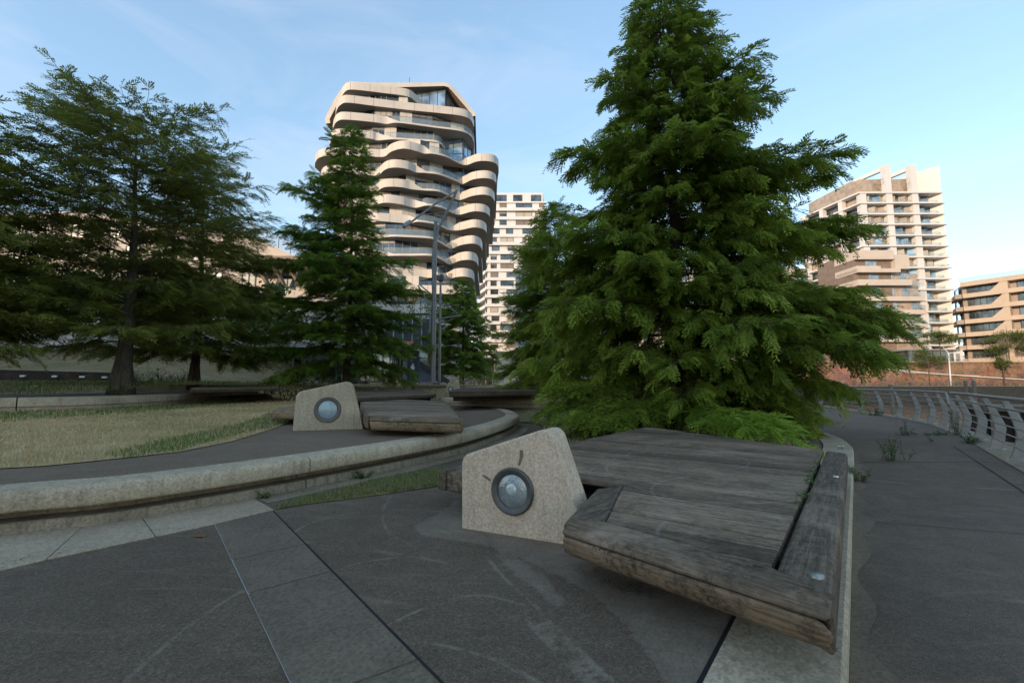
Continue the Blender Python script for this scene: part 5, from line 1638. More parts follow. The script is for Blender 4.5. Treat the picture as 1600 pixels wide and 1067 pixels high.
# ------------------------------------------------------------------ far quay: brick wall, ledge, ground behind
WY = 107.0
t = NT("quay_brick")
br = t.n.new("ShaderNodeTexBrick"); br.inputs["Scale"].default_value = 1.0; br.inputs["Brick Width"].default_value = 0.5; br.inputs["Row Height"].default_value = 0.16; br.inputs["Mortar Size"].default_value = 0.012
br.inputs["Color1"].default_value = (0.21, 0.13, 0.088, 1); br.inputs["Color2"].default_value = (0.12, 0.06, 0.045, 1); br.inputs["Mortar"].default_value = (0.16, 0.12, 0.1, 1)
mpn = t.vec((1, 1, 1), (math.pi / 2, 0, 0)); t.l.new(mpn, br.inputs["Vector"])
bl = t.noise(0.33, 5, 0.7, 0.3); b2 = t.voro(0.8, vec=t.vec((1, 1, 1.6)), out="Color")
cb = t.mix(0.35, br.outputs["Color"], b2, 'OVERLAY')
cb = t.mix(t.ramp(bl, [(0.4, 0.0), (0.6, 0.7)]), cb, (0.30, 0.185, 0.115))
dk = t.ramp(t.noise(1.4, 6, 0.75), [(0.52, 0.0), (0.6, 0.75)])
M['brick'] = t.done(t.mix(dk, cb, (0.07, 0.045, 0.035)), 0.9, 0, 0.15)
M['quay_low'] = concrete("quay_stone", (0.10, 0.075, 0.05), (0.19, 0.145, 0.10), (0.03, 0.028, 0.02), 0.8, True, 0, False)
zw = A(1500, 566, WY).z; zl = A(1500, 603.5, WY - 3).z
x0q, x1q = 22.0, 260.0
qw = thing("quay_wall", "long reddish-brown brick quay wall across the canal with a low stone ledge", "quay wall", (100, WY, -3))
mb = MB(); mb.box(((x0q + x1q) / 2, WY + 1, (zw - 4) / 2), (x1q - x0q, 2, zw + 4)); mb.build("brick_face", M['brick'], qw)
mb = MB(); mb.box(((x0q + x1q) / 2, WY + 0.9, zw + 0.12), (x1q - x0q, 2.4, 0.24)); mb.build("coping", M['kerb'], qw)
mb = MB(); mb.box(((x0q + x1q) / 2, WY - 1.55, (zl - 5) / 2), (x1q - x0q, 3.1, zl + 5)); mb.build("ledge", M['quay_low'], qw)
mb = MB(); mb.box(((x0q + x1q) / 2, WY - 3.0, zl + 0.08), (x1q - x0q, 0.5, 0.16)); mb.build("ledge_coping", M['kerb'], qw)
sheet("far_quay_paving", [(x0q + .5, WY + 2), (x1q + 300, WY + 2), (x1q + 300, 600), (x0q + .5, 600)], zw, M['slab'], thick=0.3)

# ------------------------------------------------------------------ the building on the left behind the trees
LY = 62.0
lxx = lambda u: A(u, 400, LY).x
lz = lambda v: A(300, v, LY).z
lb_ = thing("terraced_building", "cream building with a sloping timber-edged roof terrace behind the left trees", "building", (lxx(230), LY + 6, 1))
prof_ = [(-420, 338), (20, 333), (120, 330), (360, 363), (400, 372), (476, 408), (530, 421)]
mb = MB()
top = [Vector((lxx(u), LY, lz(v))) for u, v in prof_]
mb.grid([[Vector((p.x, p.y, 1)) for p in top], top], 0); mb.grid([top, [p + Vector((0, 16, 0)) for p in top]], 0)
e = top[-1]; mb.face([(e.x, LY, 1), (e.x, LY + 16, 1), (e.x, LY + 16, e.z), e])
mb.build("wall", M['beige'], lb_)
rl = random.Random(4)
for zrow in (14.5, 18.2, 21.5):
    u = -300
    while u < 560:
        zc = np.interp(u, [p[0] for p in prof_], [lz(p[1]) for p in prof_])
        if zrow + 2.4 < zc - 0.6:
            window(lb_, Vector((lxx(u), LY - .03, zrow)), Vector((lxx(u + 22), LY - .03, zrow)), zrow, zrow + 2.2, Vector((0, -1, 0)), mull=1, rnd=rl, w=.14, glass=M['win_soft'])
        u += rl.choice((40, 52, 60))
# sloping glass parapet
for k in range(3, len(top) - 1):
    a, b = top[k] + Vector((0, -.6, 0)), top[k + 1] + Vector((0, -.6, 0))
    mb = MB(); mb.face([a, b, b + Vector((0, 0, 1.7)), a + Vector((0, 0, 1.7))], 0)
    n_ = max(2, int((b - a).length / 1.6))
    for j in range(n_ + 1):
        p = a.lerp(b, j / n_); mb.beam(p, p + Vector((0, 0, 1.7)), .07, .07, 1, up=(0, 1, 0))
    mb.beam(a + Vector((0, 0, 1.7)), b + Vector((0, 0, 1.7)), .1, .1, 1)
    mb.build("glass_parapet", [clear_glass("pink_sky_glass", (0.85, 0.82, 0.85), 0.4), M['frame_dark']], lb_)
# projecting timber-lined roof edge with raking brackets
a, b = A(385, 402, LY - 3), A(560, 402, LY - 3)
mb = MB(); mb.beam(a + Vector((0, 1.5, -.2)), b + Vector((0, 1.5, -.2)), 4.2, .45); mb.build("roof_edge", M['brown_panel'], lb_)
mb = MB(); mb.box(((a.x + b.x) / 2, LY - .6, lz(420)), (b.x - a.x, 1.0, 2.4)); mb.build("recess_shade", M['frame_dark'], lb_)  # solid dark box painting the shade of a recess under the roof edge
for k in range(7):
    p = a.lerp(b, (k + .5) / 7)
    mb = MB(); mb.beam(p + Vector((0, 0.3, -.4)), p + Vector((.9, 2.2, -3.4)), .55, .4); mb.build("bracket", M['brown_panel'], lb_)

# ------------------------------------------------------------------ unseen block behind the viewpoint, sized and placed to keep the square in shade
shade = thing("apartment_block", "tall unseen apartment block far behind the viewpoint, sized and placed to shade the square", "building", (-215, -168, 0))
SH = 0.9 + (107 + 160) * 0.2616
mb = MB(); mb.box((-215, -168, SH / 2 - .5), (250, 16, SH + 1)); mb.build("wall", M['taupe'], shade)
for k in range(15):
    mb = MB(); mb.box((-215, -159.9, 3.0 + k * 3.7), (238, 0.3, 1.8)); mb.build("window_strip", M['win'], shade)
# ------------------------------------------------------------------ trees
def leaf_template(pairs, ll, w, fwd=0.75, seed=0, droop=0.25):
    """a feathery frond along +x of length 1: two rows of narrow leaflets"""
    r = np.random.default_rng(seed); quads = []
    for i in range(pairs):
        x = (i + 0.7) / (pairs + 0.3)
        l = ll * (0.55 + 0.75 * math.sin(math.pi * (0.12 + 0.80 * x))) * r.uniform(.85, 1.15)
        for sgn in (-1, 1):
            a = fwd + r.uniform(-.15, .15) - 0.25 * x
            d = np.array([math.cos(a), sgn * math.sin(a), r.uniform(-.12, .28)])
            b = np.array([x, 0, -droop * x * x]); e = b + d * l
            e[2] -= droop * 0.25 * l
            m = b + d * l * .5
            s_ = np.array([-d[1], d[0], r.uniform(-.4, .4)]) * w
            quads += [b, m + s_, e, m - s_]
    return np.array(quads)

def unit(v): return v / (np.linalg.norm(v, axis=-1, keepdims=True) + 1e-9)

def conifer(label, base, h, prof, seed, leafmat, barkmat, trunk_r, nb=110, frond=0.34, dens=1.0, pairs=9, ll=.26, lw=.022, cat="tree", droop=0.5, name="conifer_tree", group=None,
            rise=(0.15, 0.75), lean=(0, 0), twig_gap=0.26, t0=0.07, gap_amp=0.25, thin=None, name_crown="crown", extra=(), fan=1.0, minlen=.5, low_dens=0.0, hang=0.0, vspread=0.0):
    """prof(t, az) -> bough length at relative height t in the direction az"""
    rs = random.Random(seed); r = np.random.default_rng(seed)
    base = Vector(base)
    root = thing(name, label, cat, tuple(base), group=group)
    tr = MB()
    wob = [rs.uniform(-1, 1) for _ in range(8)]
    def axis(t): return base + Vector((lean[0] * t * t + .12 * math.sin(t * 5 + wob[0]) * t, lean[1] * t * t + .12 * math.sin(t * 4 + wob[1]) * t, h * t))
    ts = [0, .012, .03, .06] + list(np.linspace(.1, 1, 16))
    tr.tube([axis(t) - Vector((0, 0, .3 if t == 0 else 0)) for t in ts], [trunk_r * (1.3 if t == 0 else 1.18 if t < .02 else 1.1 if t < .04 else max(.02, (1 - t) ** 1.15 * .92)) for t in ts], 12)
    # buttress ribs
    for k in range(6):
        a = k / 6 * 6.283 + rs.uniform(-.3, .3)
        c = base + Vector((math.cos(a), math.sin(a), 0)) * trunk_r * 1.15
        tr.tube([c - Vector((0, 0, .3)), base + Vector((math.cos(a), math.sin(a), 0)) * trunk_r * .95 + Vector((0, 0, h * .03)), base + Vector((math.cos(a), math.sin(a), 0)) * trunk_r * .75 + Vector((0, 0, h * .09))], [trunk_r * .3, trunk_r * .24, trunk_r * .1], 6)
    O, D, N, Sz, TT = [], [], [], [], []
    az = rs.uniform(0, 6.28)
    specs = []
    for i in range(nb):
        f = (i + .5) / nb
        t = t0 + (0.985 - t0) * (f ** 0.95)
        az += 2.39996 + rs.uniform(-.35, .35)
        specs.append((t, az % 6.28318, rs.uniform(1 - gap_amp, 1.0 + gap_amp * .35), None))
    for e in extra: specs.append((e[0], e[1], 1.0, e[2]))
    for (t, a, k, fixed) in specs:
        L = fixed if fixed else prof(t, a) * k
        if L < .25: L = .25
        p0 = axis(t); dirh = np.array([math.cos(a), math.sin(a), 0.0]); side = np.array([-math.sin(a), math.cos(a), 0])
        ri = rise[0] + (rise[1] - rise[0]) * t + rs.uniform(-.1, .12)
        dr = droop * (1 - .55 * t)
        bend = rs.uniform(-.18, .18)
        def bp(s):
            return np.array(p0) + dirh * (L * s) + side * (bend * L * s * s) + np.array([0, 0, L * (ri * s - dr * s * s + (.16 * s ** 3))])
        m = 7
        tr.tube([Vector(bp(j / m)) for j in range(m + 1)], [max(.006, trunk_r * .12 * (1 - t) ** .4 * (L / 4) ** .5 * (1 - .93 * j / m) + .004) for j in range(m + 1)], 5, cap=False)
        clump_t = rs.uniform(0, 1)
        # twigs in a flat fan on both sides of the bough
        s_ = .10 + rs.uniform(0, .05); sg = 1
        n_tw = max(4, int(L / twig_gap * 2))
        for j in range(n_tw):
            s = .10 + .90 * (j + rs.uniform(.1, .9)) / n_tw
            sg = -sg
            if thin and rs.random() < thin: continue
            o = bp(s); tg = bp(min(1, s + .02)) - bp(s - .02); tg /= np.linalg.norm(tg)
            tl = (0.50 * fan * L * (1 - s) ** .8 * (s ** .25) + minlen * min(1, L / 1.3) * rs.uniform(.6, 1.15)) * rs.uniform(.65, 1.1)
            tl = min(tl, 2.2)
            ang = rs.uniform(.55, 1.05) * sg if s < .96 else rs.uniform(-.3, .3)
            dv = tg * math.cos(ang) + side * math.sin(ang) + np.array([0, 0, rs.uniform(-.12 - vspread * .7, .26 + vspread)])
            dv /= np.linalg.norm(dv)
            sag = rs.uniform(.10, .38)
            def tp(q): return o + dv * tl * q - np.array([0, 0, sag * tl * q * q])
            tr.tube([Vector(tp(q)) for q in (0, .5, 1)], [.011, .007, .003], 3, cap=False)
            nfr = max(3, int(tl / (frond * .30) * dens * (1 + low_dens * max(0, .62 - t))))
            q = (np.arange(nfr) + r.uniform(0, 1, nfr)) / nfr
            q = .12 + .88 * q
            pts = o + dv * tl * q[:, None] - np.array([0, 0, 1]) * (sag * tl * q * q)[:, None]
            s2 = np.cross(dv, [0, 0, 1]); s2 /= np.linalg.norm(s2)
            sgn = np.where(np.arange(nfr) % 2 == 0, 1, -1)[:, None]
            sp = r.uniform(.25, 1.0, nfr)[:, None] * (1 - .5 * q[:, None])
            fd_ = dv * 1.0 + s2 * sgn * sp + np.array([0, 0, 1]) * r.normal(-.28 - hang, .26, nfr)[:, None]
            O.append(pts); D.append(unit(fd_)); Sz.append(frond * r.uniform(.65, 1.2, nfr))
            N.append(unit(np.array([0, 0, 1.0]) + r.normal(0, .42, (nfr, 3)) + fd_ * .15))
            TT.append(np.clip(clump_t * .28 + r.uniform(0, .3, nfr) + .42 * max(s, .25) * q, 0, 1))  # outer frond tips coloured lighter, standing in for light on the crown edge
    # leader tuft
    for j in range(18):
        t = 1 - .07 * rs.random(); o = np.array(axis(t)); a = rs.uniform(0, 6.28)
        nfr = 6
        fd_ = np.array([math.cos(a), math.sin(a), .9]) + r.normal(0, .3, (nfr, 3))
        O.append(np.repeat(o[None], nfr, 0) + r.normal(0, .06, (nfr, 3))); D.append(unit(fd_)); N.append(unit(np.array([0, 0, 1.]) + r.normal(0, .5, (nfr, 3)))); Sz.append(frond * r.uniform(.35, .6, nfr)); TT.append(r.uniform(.3, .8, nfr))
    O = np.concatenate(O); D = np.concatenate(D); N = np.concatenate(N); Sz = np.concatenate(Sz); TT = np.concatenate(TT)
    Yv = unit(np.cross(N, D)); Zv = np.cross(D, Yv)
    n = len(O)
    V = np.empty((n, pairs * 8, 3), np.float32)
    tm = [leaf_template(pairs, ll, lw, seed=k, droop=.15 + .2 * k) for k in range(3)]
    pick = r.integers(0, 3, n)
    for k in range(3):
        m_ = pick == k
        T = tm[k]
        V[m_] = O[m_][:, None, :] + Sz[m_][:, None, None] * (T[None, :, 0:1] * D[m_][:, None, :] + T[None, :, 1:2] * Yv[m_][:, None, :] + T[None, :, 2:3] * Zv[m_][:, None, :])
    nv = n * pairs * 8
    Q = np.arange(nv).reshape(-1, 4)
    ob = V.reshape(-1, 3)
    gz_ = terrain(ob[:, 0], ob[:, 1]) if False else None
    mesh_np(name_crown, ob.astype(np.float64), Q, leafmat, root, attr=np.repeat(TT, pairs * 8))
    tr.build("trunk", barkmat, root, smooth=True)
    print(label[:40], "fronds", n, "quads", len(Q))
    return root

def table(rows):
    """rows (height, left, right, front, back): bough length by height and direction"""
    R = np.array(rows, float)
    def f(h, a):
        l, r_, fr, bk = (np.interp(h, R[:, 0], R[:, k]) for k in (1, 2, 3, 4))
        c, s = math.cos(a), math.sin(a)
        x = r_ if c > 0 else l; y = bk if s > 0 else fr
        return 1.0 / math.sqrt((c / x) ** 2 + (s / y) ** 2 + 1e-9)
    return f

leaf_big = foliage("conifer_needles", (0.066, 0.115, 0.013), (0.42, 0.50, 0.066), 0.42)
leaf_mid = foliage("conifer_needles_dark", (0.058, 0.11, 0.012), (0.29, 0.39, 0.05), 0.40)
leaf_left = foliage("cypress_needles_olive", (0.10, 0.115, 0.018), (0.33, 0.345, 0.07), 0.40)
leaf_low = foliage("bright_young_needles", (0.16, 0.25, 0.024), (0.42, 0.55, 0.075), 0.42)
bark_r = bark("red_brown_bark", (0.035, 0.022, 0.015), (0.13, 0.082, 0.055))
bark_g = bark("grey_bark", (0.040, 0.032, 0.024), (0.15, 0.12, 0.09))

# the big conifer beside the path
TYB = 12.2
tb0 = A(1062, 660, TYB); tb0.z = 0.0
Hb = A(1040, -38, TYB).z
s_px = TYB / F
hz = lambda v: (A(1050, v, TYB).z) / Hb
rows = []
for v, l, r_, fr, bk in ((-38, 8, 8, .3, .3), (0, 50, 40, .8, .8), (60, 85, 85, 1.3, 1.2), (120, 115, 130, 1.7, 1.6), (190, 140, 165, 2.1, 2.1), (250, 150, 175, 2.4, 2.4), (300, 190, 200, 2.7, 2.7), (350, 225, 270, 2.9, 3.0), (400, 245, 315, 3.1, 3.3), (450, 275, 350, 3.3, 3.5), (500, 285, 385, 3.5, 3.8), (550, 275, 375, 3.6, 4.0), (600, 235, 290, 3.6, 4.0), (640, 200, 220, 3.3, 3.6), (662, 180, 200, 3.0, 3.0)):
    k_ = .84 if v > 230 else .74 + .10 * max(0, v) / 230; rows.append((hz(v), l * s_px * k_, r_ * s_px * k_, fr * k_, bk * k_))
rows.sort()
pf_big = table(rows)
R_ = math.radians
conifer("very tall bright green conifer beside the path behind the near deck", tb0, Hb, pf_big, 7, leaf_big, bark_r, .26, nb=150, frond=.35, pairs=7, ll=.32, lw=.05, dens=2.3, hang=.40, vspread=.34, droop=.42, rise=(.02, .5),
        extra=((hz(318), R_(4), 4.25), (hz(300), R_(-12), 4.0), (hz(385), R_(2), 4.9), (hz(496), R_(6), 6.0), (hz(490), R_(-8), 5.5), (hz(450), R_(0), 5.2), (hz(505), R_(20), 5.4), (hz(520), R_(-14), 5.0), (hz(262), R_(172), 2.9), (hz(390), R_(185), 4.0)), t0=.04, gap_amp=.42, twig_gap=.24, minlen=.5, fan=.8)
# its lowest bright bough hanging over the deck
def low_boughs(parent_label, p0, ends, seed, mat):
    """extra low boughs of the big conifer, kept as a part of it"""
big = [o for o in COL.objects if o.get("label", "").startswith("very tall bright green")][0]
def spray_bough(root, name, starts_ends, seed, mat, frond=.36, pairs=9, dens=2.2):
    r = np.random.default_rng(seed); O, D, N, Sz, TT = [], [], [], [], []
    tr = MB()
    for (a, b, sag) in starts_ends:
        a = np.array(a); b = np.array(b); L = np.linalg.norm(b - a)
        side = unit(np.cross(b - a, [0, 0, 1]))
        bp = lambda s: a + (b - a) * s + np.array([0, 0, sag * L * s * (1 - s)])
        tr.tube([Vector(bp(j / 5)) for j in range(6)], [.03 - .005 * j for j in range(6)], 5)
        for j in range(int(L / .13)):
            s = .15 + .85 * r.random(); o = bp(s); tg = unit(b - a)
            ang = r.uniform(-1.1, 1.1); tl = r.uniform(.35, .95) * (1.15 - .55 * s)
            dv = unit(tg * math.cos(ang) + side * math.sin(ang) + np.array([0, 0, r.uniform(-.1, .3)]))
            nfr = max(3, int(tl / (frond * .28) * dens)); q = (np.arange(nfr) + r.random(nfr)) / nfr
            O.append(o + dv * tl * q[:, None] - np.array([0, 0, 1.]) * (.28 * tl * q * q)[:, None])
            s2 = unit(np.cross(dv, [0, 0, 1])); sg = np.where(np.arange(nfr) % 2 == 0, 1, -1)[:, None]
            fd_ = dv + s2 * sg * r.uniform(.2, .9, nfr)[:, None] + np.array([0, 0, 1.]) * r.normal(-.2, .25, nfr)[:, None]
            D.append(unit(fd_)); N.append(unit(np.array([0, 0, 1.]) + r.normal(0, .4, (nfr, 3)))); Sz.append(frond * r.uniform(.6, 1.15, nfr)); TT.append(np.clip(r.uniform(0, .6, nfr) + .35 * s, 0, 1))  # colour lightens toward the bough end, as on the lit crown tips
    O = np.concatenate(O); D = np.concatenate(D); N = np.concatenate(N); Sz = np.concatenate(Sz); TT = np.concatenate(TT)
    Yv = unit(np.cross(N, D)); Zv = np.cross(D, Yv); T = leaf_template(pairs, .30, .036, seed=2, droop=.3)
    V = O[:, None, :] + Sz[:, None, None] * (T[None, :, 0:1] * D[:, None, :] + T[None, :, 1:2] * Yv[:, None, :] + T[None, :, 2:3] * Zv[:, None, :])
    V = V.reshape(-1, 3); V[:, 2] = np.maximum(V[:, 2], .03 + .05 * r.random(len(V)))
    o = mesh_np(name, V, np.arange(len(V)).reshape(-1, 4), mat, root, attr=np.repeat(TT, pairs * 8))
    tr.build("bough", bark_r, root)
    return o
q = lambda u, v, Y: tuple(A(u, v, Y))
lo = spray_bough(big, "low_crown", [(q(1075, 635, 11.0), q(1180, 672, 8.1), .10), (q(1075, 640, 11.0), q(1120, 668, 8.8), .1), (q(1090, 635, 10.8), q(1228, 680, 7.9), .10), (q(1090, 640, 10.6), q(1205, 658, 8.6), .1)], 41, leaf_low, frond=.32)
lo["label"] = "bright young green low bough hanging at the far edge of the deck"
spray_bough(big, "low_crown", [(q(1000, 600, 11.6), q(890, 655, 9.8), .1), (q(1010, 610, 11.6), q(930, 660, 9.6), .1), (q(1000, 600, 11.8), q(868, 640, 10.4), .1), (q(1020, 615, 11.2), q(965, 662, 9.5), .08), (q(1010, 600, 11.8), q(872, 608, 10.6), .1), (q(1120, 600, 11.8), q(1262, 630, 10.6), .14), (q(1120, 590, 11.8), q(1280, 655, 10.2), .2), (q(1120, 590, 12.0), q(1240, 610, 10.4), .14)], 42, leaf_big)

# left pair of trees
YL = 17.5
b1 = A(190, 604, YL)
Hl = A(195, 188, YL).z - b1.z
hl = lambda v: (A(195, v, YL).z - b1.z) / Hl
sp_ = YL / F
rows = sorted([(hl(v), l * sp_ * .95, r_ * sp_ * .95, fr * .9, bk * .9) for v, l, r_, fr, bk in ((88, 25, 20, .6, .6), (120, 110, 70, 1.8, 1.6), (160, 125, 95, 2.4, 2.2), (200, 135, 115, 2.8, 2.6), (240, 180, 125, 3.2, 3), (290, 215, 180, 3.6, 3.4), (350, 230, 195, 4.2, 4), (420, 250, 205, 4.5, 4.4), (480, 250, 200, 4.6, 4.6), (530, 230, 180, 4.2, 4.4), (560, 150, 120, 3, 3))])
conifer("sparse olive-green tree with the thick flared trunk on the left mound", b1, Hl, table(rows), 19, leaf_left, bark_g, .32, nb=88, frond=.42, pairs=6, ll=.30, lw=.044, dens=1.25, low_dens=1.2, droop=.34, rise=(.10, .62), gap_amp=.5, t0=.13, twig_gap=.38, thin=.06,
        extra=((hl(240), R_(172), 4.2), (hl(205), R_(155), 3.8), (hl(225), R_(165), 4.0), (hl(330), R_(5), 4.5), (hl(320), R_(-10), 4.3)))
YL2 = 23.5
b2_ = A(303, 600, YL2)
H2 = A(310, 235, YL2).z - b2_.z
h2 = lambda v: (A(303, v, YL2).z - b2_.z) / H2
sp2 = YL2 / F
rows = sorted([(h2(v), l * sp2, r_ * sp2, fr, bk) for v, l, r_, fr, bk in ((235, 12, 15, .6, .6), (290, 50, 50, 2, 2), (340, 75, 70, 3, 3), (400, 95, 95, 3.6, 3.6), (470, 115, 118, 4.2, 4.2), (530, 115, 118, 4.2, 4.2), (565, 70, 85, 3, 3))])
conifer("dark olive tree with the thinner trunk, right of the thick-trunked tree", b2_, H2, table(rows), 23, leaf_left, bark_r, .24, nb=84, frond=.48, pairs=5, ll=.32, lw=.055, dens=1.4, low_dens=2.6, droop=.42, rise=(.05, .6), gap_amp=.35, t0=.10, twig_gap=.42)
b3_ = A(-190, 604, 13.5)
conifer("olive tree whose boughs reach in at the left edge of the picture", b3_, A(-190, 150, 13.5).z - b3_.z, table([(0, 3, 3, 3, 3), (.2, 4.0, 3.9, 3.6, 3.6), (.5, 3.6, 4.4, 3.2, 3.2), (.68, 3, 4.3, 3, 3), (.85, 1.6, 2.6, 1.6, 1.6), (1, .3, .3, .3, .3)]), 29, leaf_left, bark_g, .32, nb=88, frond=.42, pairs=6, ll=.30, lw=.048, dens=1.5, low_dens=1.5, droop=.34, rise=(.1, .7), gap_amp=.35, t0=.14, twig_gap=.36)
# middle tree
YM = 26.0
b4 = A(541, 602, YM); b4.z = 1.0
Hm = A(540, 200, YM).z - b4.z
hm = lambda v: (A(541, v, YM).z - b4.z) / Hm
sm = YM / F
rows = sorted([(hm(v), l * sm * (.95 if v > 420 else .74), r_ * sm * (.95 if v > 420 else .74), fr * (.9 if v > 420 else .72), bk * (.9 if v > 420 else .72)) for v, l, r_, fr, bk in ((200, 8, 8, .4, .4), (240, 48, 28, 1.2, 1.2), (300, 62, 42, 2, 2), (345, 115, 52, 2.4, 2.4), (400, 110, 65, 3, 3), (440, 115, 100, 3.6, 3.6), (500, 130, 115, 4.2, 4.2), (540, 135, 120, 4.4, 4.4), (580, 125, 100, 4, 4))])
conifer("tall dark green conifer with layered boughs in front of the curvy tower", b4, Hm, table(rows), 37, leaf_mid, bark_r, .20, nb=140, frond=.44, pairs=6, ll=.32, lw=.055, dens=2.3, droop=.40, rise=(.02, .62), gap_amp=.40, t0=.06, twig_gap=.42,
        extra=((hm(300), R_(160), 2.4), (hm(330), R_(175), 4.4), (hm(390), R_(178), 4.2), (hm(420), R_(-3), 3.4)))
b4b = A(497, 602, YM - .6); b4b.z = 1.0
# right of the mast
YR = 41.0
b5 = A(722, 597, YR); b5.z = 1.1
H5 = A(720, 440, YR).z - 1.1
conifer("small dark conifer with flat boughs right of the lamp mast", b5, H5, table([(0, 2.5, 2.5, 2.5, 2.5), (.2, 3.9, 3.2, 3.2, 3.2), (.5, 3.4, 2.6, 2.8, 2.8), (.75, 1.9, 1.6, 1.6, 1.6), (1, .3, .3, .3, .3)]), 43, leaf_mid, bark_r, .2, nb=80, frond=.55, pairs=5, ll=.34, lw=.07, dens=2.2, droop=.4, rise=(0, .5), gap_amp=.35, t0=.12, twig_gap=.5)
YK = 21.0
b6 = A(872, 604, YK); b6.z = .6
H6 = A(868, 322, YK).z - .6
conifer("green conifer close behind the left side of the big conifer", b6, H6, table([(0, 2, 1.5, 2, 2), (.15, 2.7, 2, 2.6, 2.6), (.4, 2.5, 1.8, 2.4, 2.4), (.6, 1.8, 1.3, 1.8, 1.8), (.85, .9, .9, 1, 1), (1, .2, .2, .2, .2)]), 47, leaf_big, bark_r, .16, nb=120, frond=.44, pairs=6, ll=.32, lw=.05, dens=2.2, droop=.42, rise=(.02, .6), gap_amp=.3, t0=.05, twig_gap=.4)

# round-headed young trees along the far quay, in the sun
def leafy(label, base, h, crown_w, crown_h, seed, mat, name="broadleaf_tree", n=2600, leaf=.3, group="trees along the far quay"):
    r = np.random.default_rng(seed); base = Vector(base)
    t_ = thing(name, label, "tree", tuple(base), group=group)
    mb = MB(); cz = h - crown_h * .55
    mb.tube([base, base + Vector((.05, 0, cz * .6)), base + Vector((0, 0, h * .9))], [.15, .11, .03], 7)
    cl = []
    for k in range(26):
        a = r.uniform(0, 6.283); e = r.uniform(-.8, 1.2); rr = r.uniform(.35, 1.0)
        c = np.array(base) + np.array([math.cos(a) * math.cos(e) * crown_w / 2 * rr, math.sin(a) * math.cos(e) * crown_w / 2 * rr, cz + math.sin(e) * crown_h / 2 * rr])
        cl.append(c); mb.tube([base + Vector((0, 0, cz * .75)), Vector(c)], [.05, .015], 4)
    mb.build("trunk", bark_g, t_)
    cl = np.array(cl); c = cl[r.integers(0, len(cl), n)] + r.normal(0, 1, (n, 3)) * np.array([crown_w, crown_w, crown_h * .7]) * .085
    d = unit(r.normal(0, 1, (n, 3)) + np.array([0, 0, -.2])); w = unit(np.cross(d, r.normal(0, 1, (n, 3)))) * .32
    s = leaf * r.uniform(.5, 1.1, n)[:, None]
    V = np.stack([c - d * s * .5, c + w * s, c + d * s * .6, c - w * s], 1).reshape(-1, 3)
    mesh_np("crown", V, np.arange(n * 4).reshape(-1, 4), mat, t_, attr=np.repeat(r.random(n), 4))
leaf_q = foliage("quay_leaf", (0.055, 0.085, 0.018), (0.13, 0.155, 0.04), .3)
p = A(1577, 562, WY + 3); leafy("largest round green tree on the far quay in front of the sand-coloured block", (p.x, p.y, zw), A(1577, 507, WY + 3).z - zw, 9.0, 8, 1, leaf_q, n=5200)
p = A(1569, 591, WY - 1.6); leafy("slim young tree on the ledge in front of the brick wall", (p.x, p.y, zl), A(1569, 556, WY - 1.6).z - zl, 3.2, 3.4, 2, leaf_q, n=1500)
p = A(1470, 560, WY + 2.5); leafy("spreading tree on the far quay at the foot of the white grid tower", (p.x, p.y, zw), A(1475, 512, WY + 2.5).z - zw, 7.0, 4.6, 3, leaf_q, n=3400)
p = A(1452, 592, WY - 1.6); leafy("bushy tree on the ledge under the tip of the big conifer's lowest bough", (p.x, p.y, zl), A(1450, 545, WY - 1.6).z - zl, 6.0, 4.6, 4, leaf_q, n=3000)

leaf_bk = foliage("background_leaf", (0.045, 0.07, 0.014), (0.13, 0.165, 0.04), .3)
for k, (u, vt, Y, cw, lab) in enumerate(((20, 405, 40, 9, "dark broadleaf tree behind the trees at the left edge"), (150, 420, 42, 8, "dark broadleaf tree between the left trees and the pale building"), (262, 425, 41, 7.5, "dark broadleaf tree behind the gap between the two left trunks"), (395, 440, 40, 7, "dark broadleaf tree between the thinner left trunk and the middle tree"), (655, 455, 60, 7, "pale thin-leaved tree behind the lamp mast under the curvy tower"))):
    p = A(u, 590, Y); z0_ = float(terrain(p.x, p.y)) if k < 4 else 1.0
    leafy(lab, (p.x, p.y, z0_), A(u, vt, Y).z - z0_, cw, (A(u, vt, Y).z - z0_) * .8, 70 + k, leaf_bk if k < 4 else leaf_q, n=9000 if k < 4 else 2600, leaf=.42 if k < 4 else .3, group="background trees")
# ------------------------------------------------------------------ riverside railings
def make_post(root, base, tang, h=1.07):
    """steel plate post: foot, knee towards the water, head leaning back over the path"""
    o = Vector((tang.y, -tang.x, 0))        # towards the water
    prof = [(-0.02, 0.0, .20), (0.03, 0.15, .185), (0.085, 0.42, .165), (0.075, 0.52, .16), (0.0, 0.78, .125), (-0.105, 1.03, .085)]
    mb = MB(); th = 0.03
    L, R = [], []
    for d, z, w in prof:
        c = base + o * d + Vector((0, 0, z * h / 1.07))
        L.append((c - o * w / 2, c + o * w / 2))
    rows = [[l - tang * th, l + tang * th, r + tang * th, r - tang * th] for l, r in L]
    mb.grid(rows, closed=True); mb.face(rows[-1]); mb.face(rows[0][::-1])
    mb.box(base + Vector((0, 0, 0.008)), (0.24, 0.3, 0.016), math.atan2(tang.y, tang.x))
    return mb.build("post", M['rail'], root, bevel=0.008, seg=1)
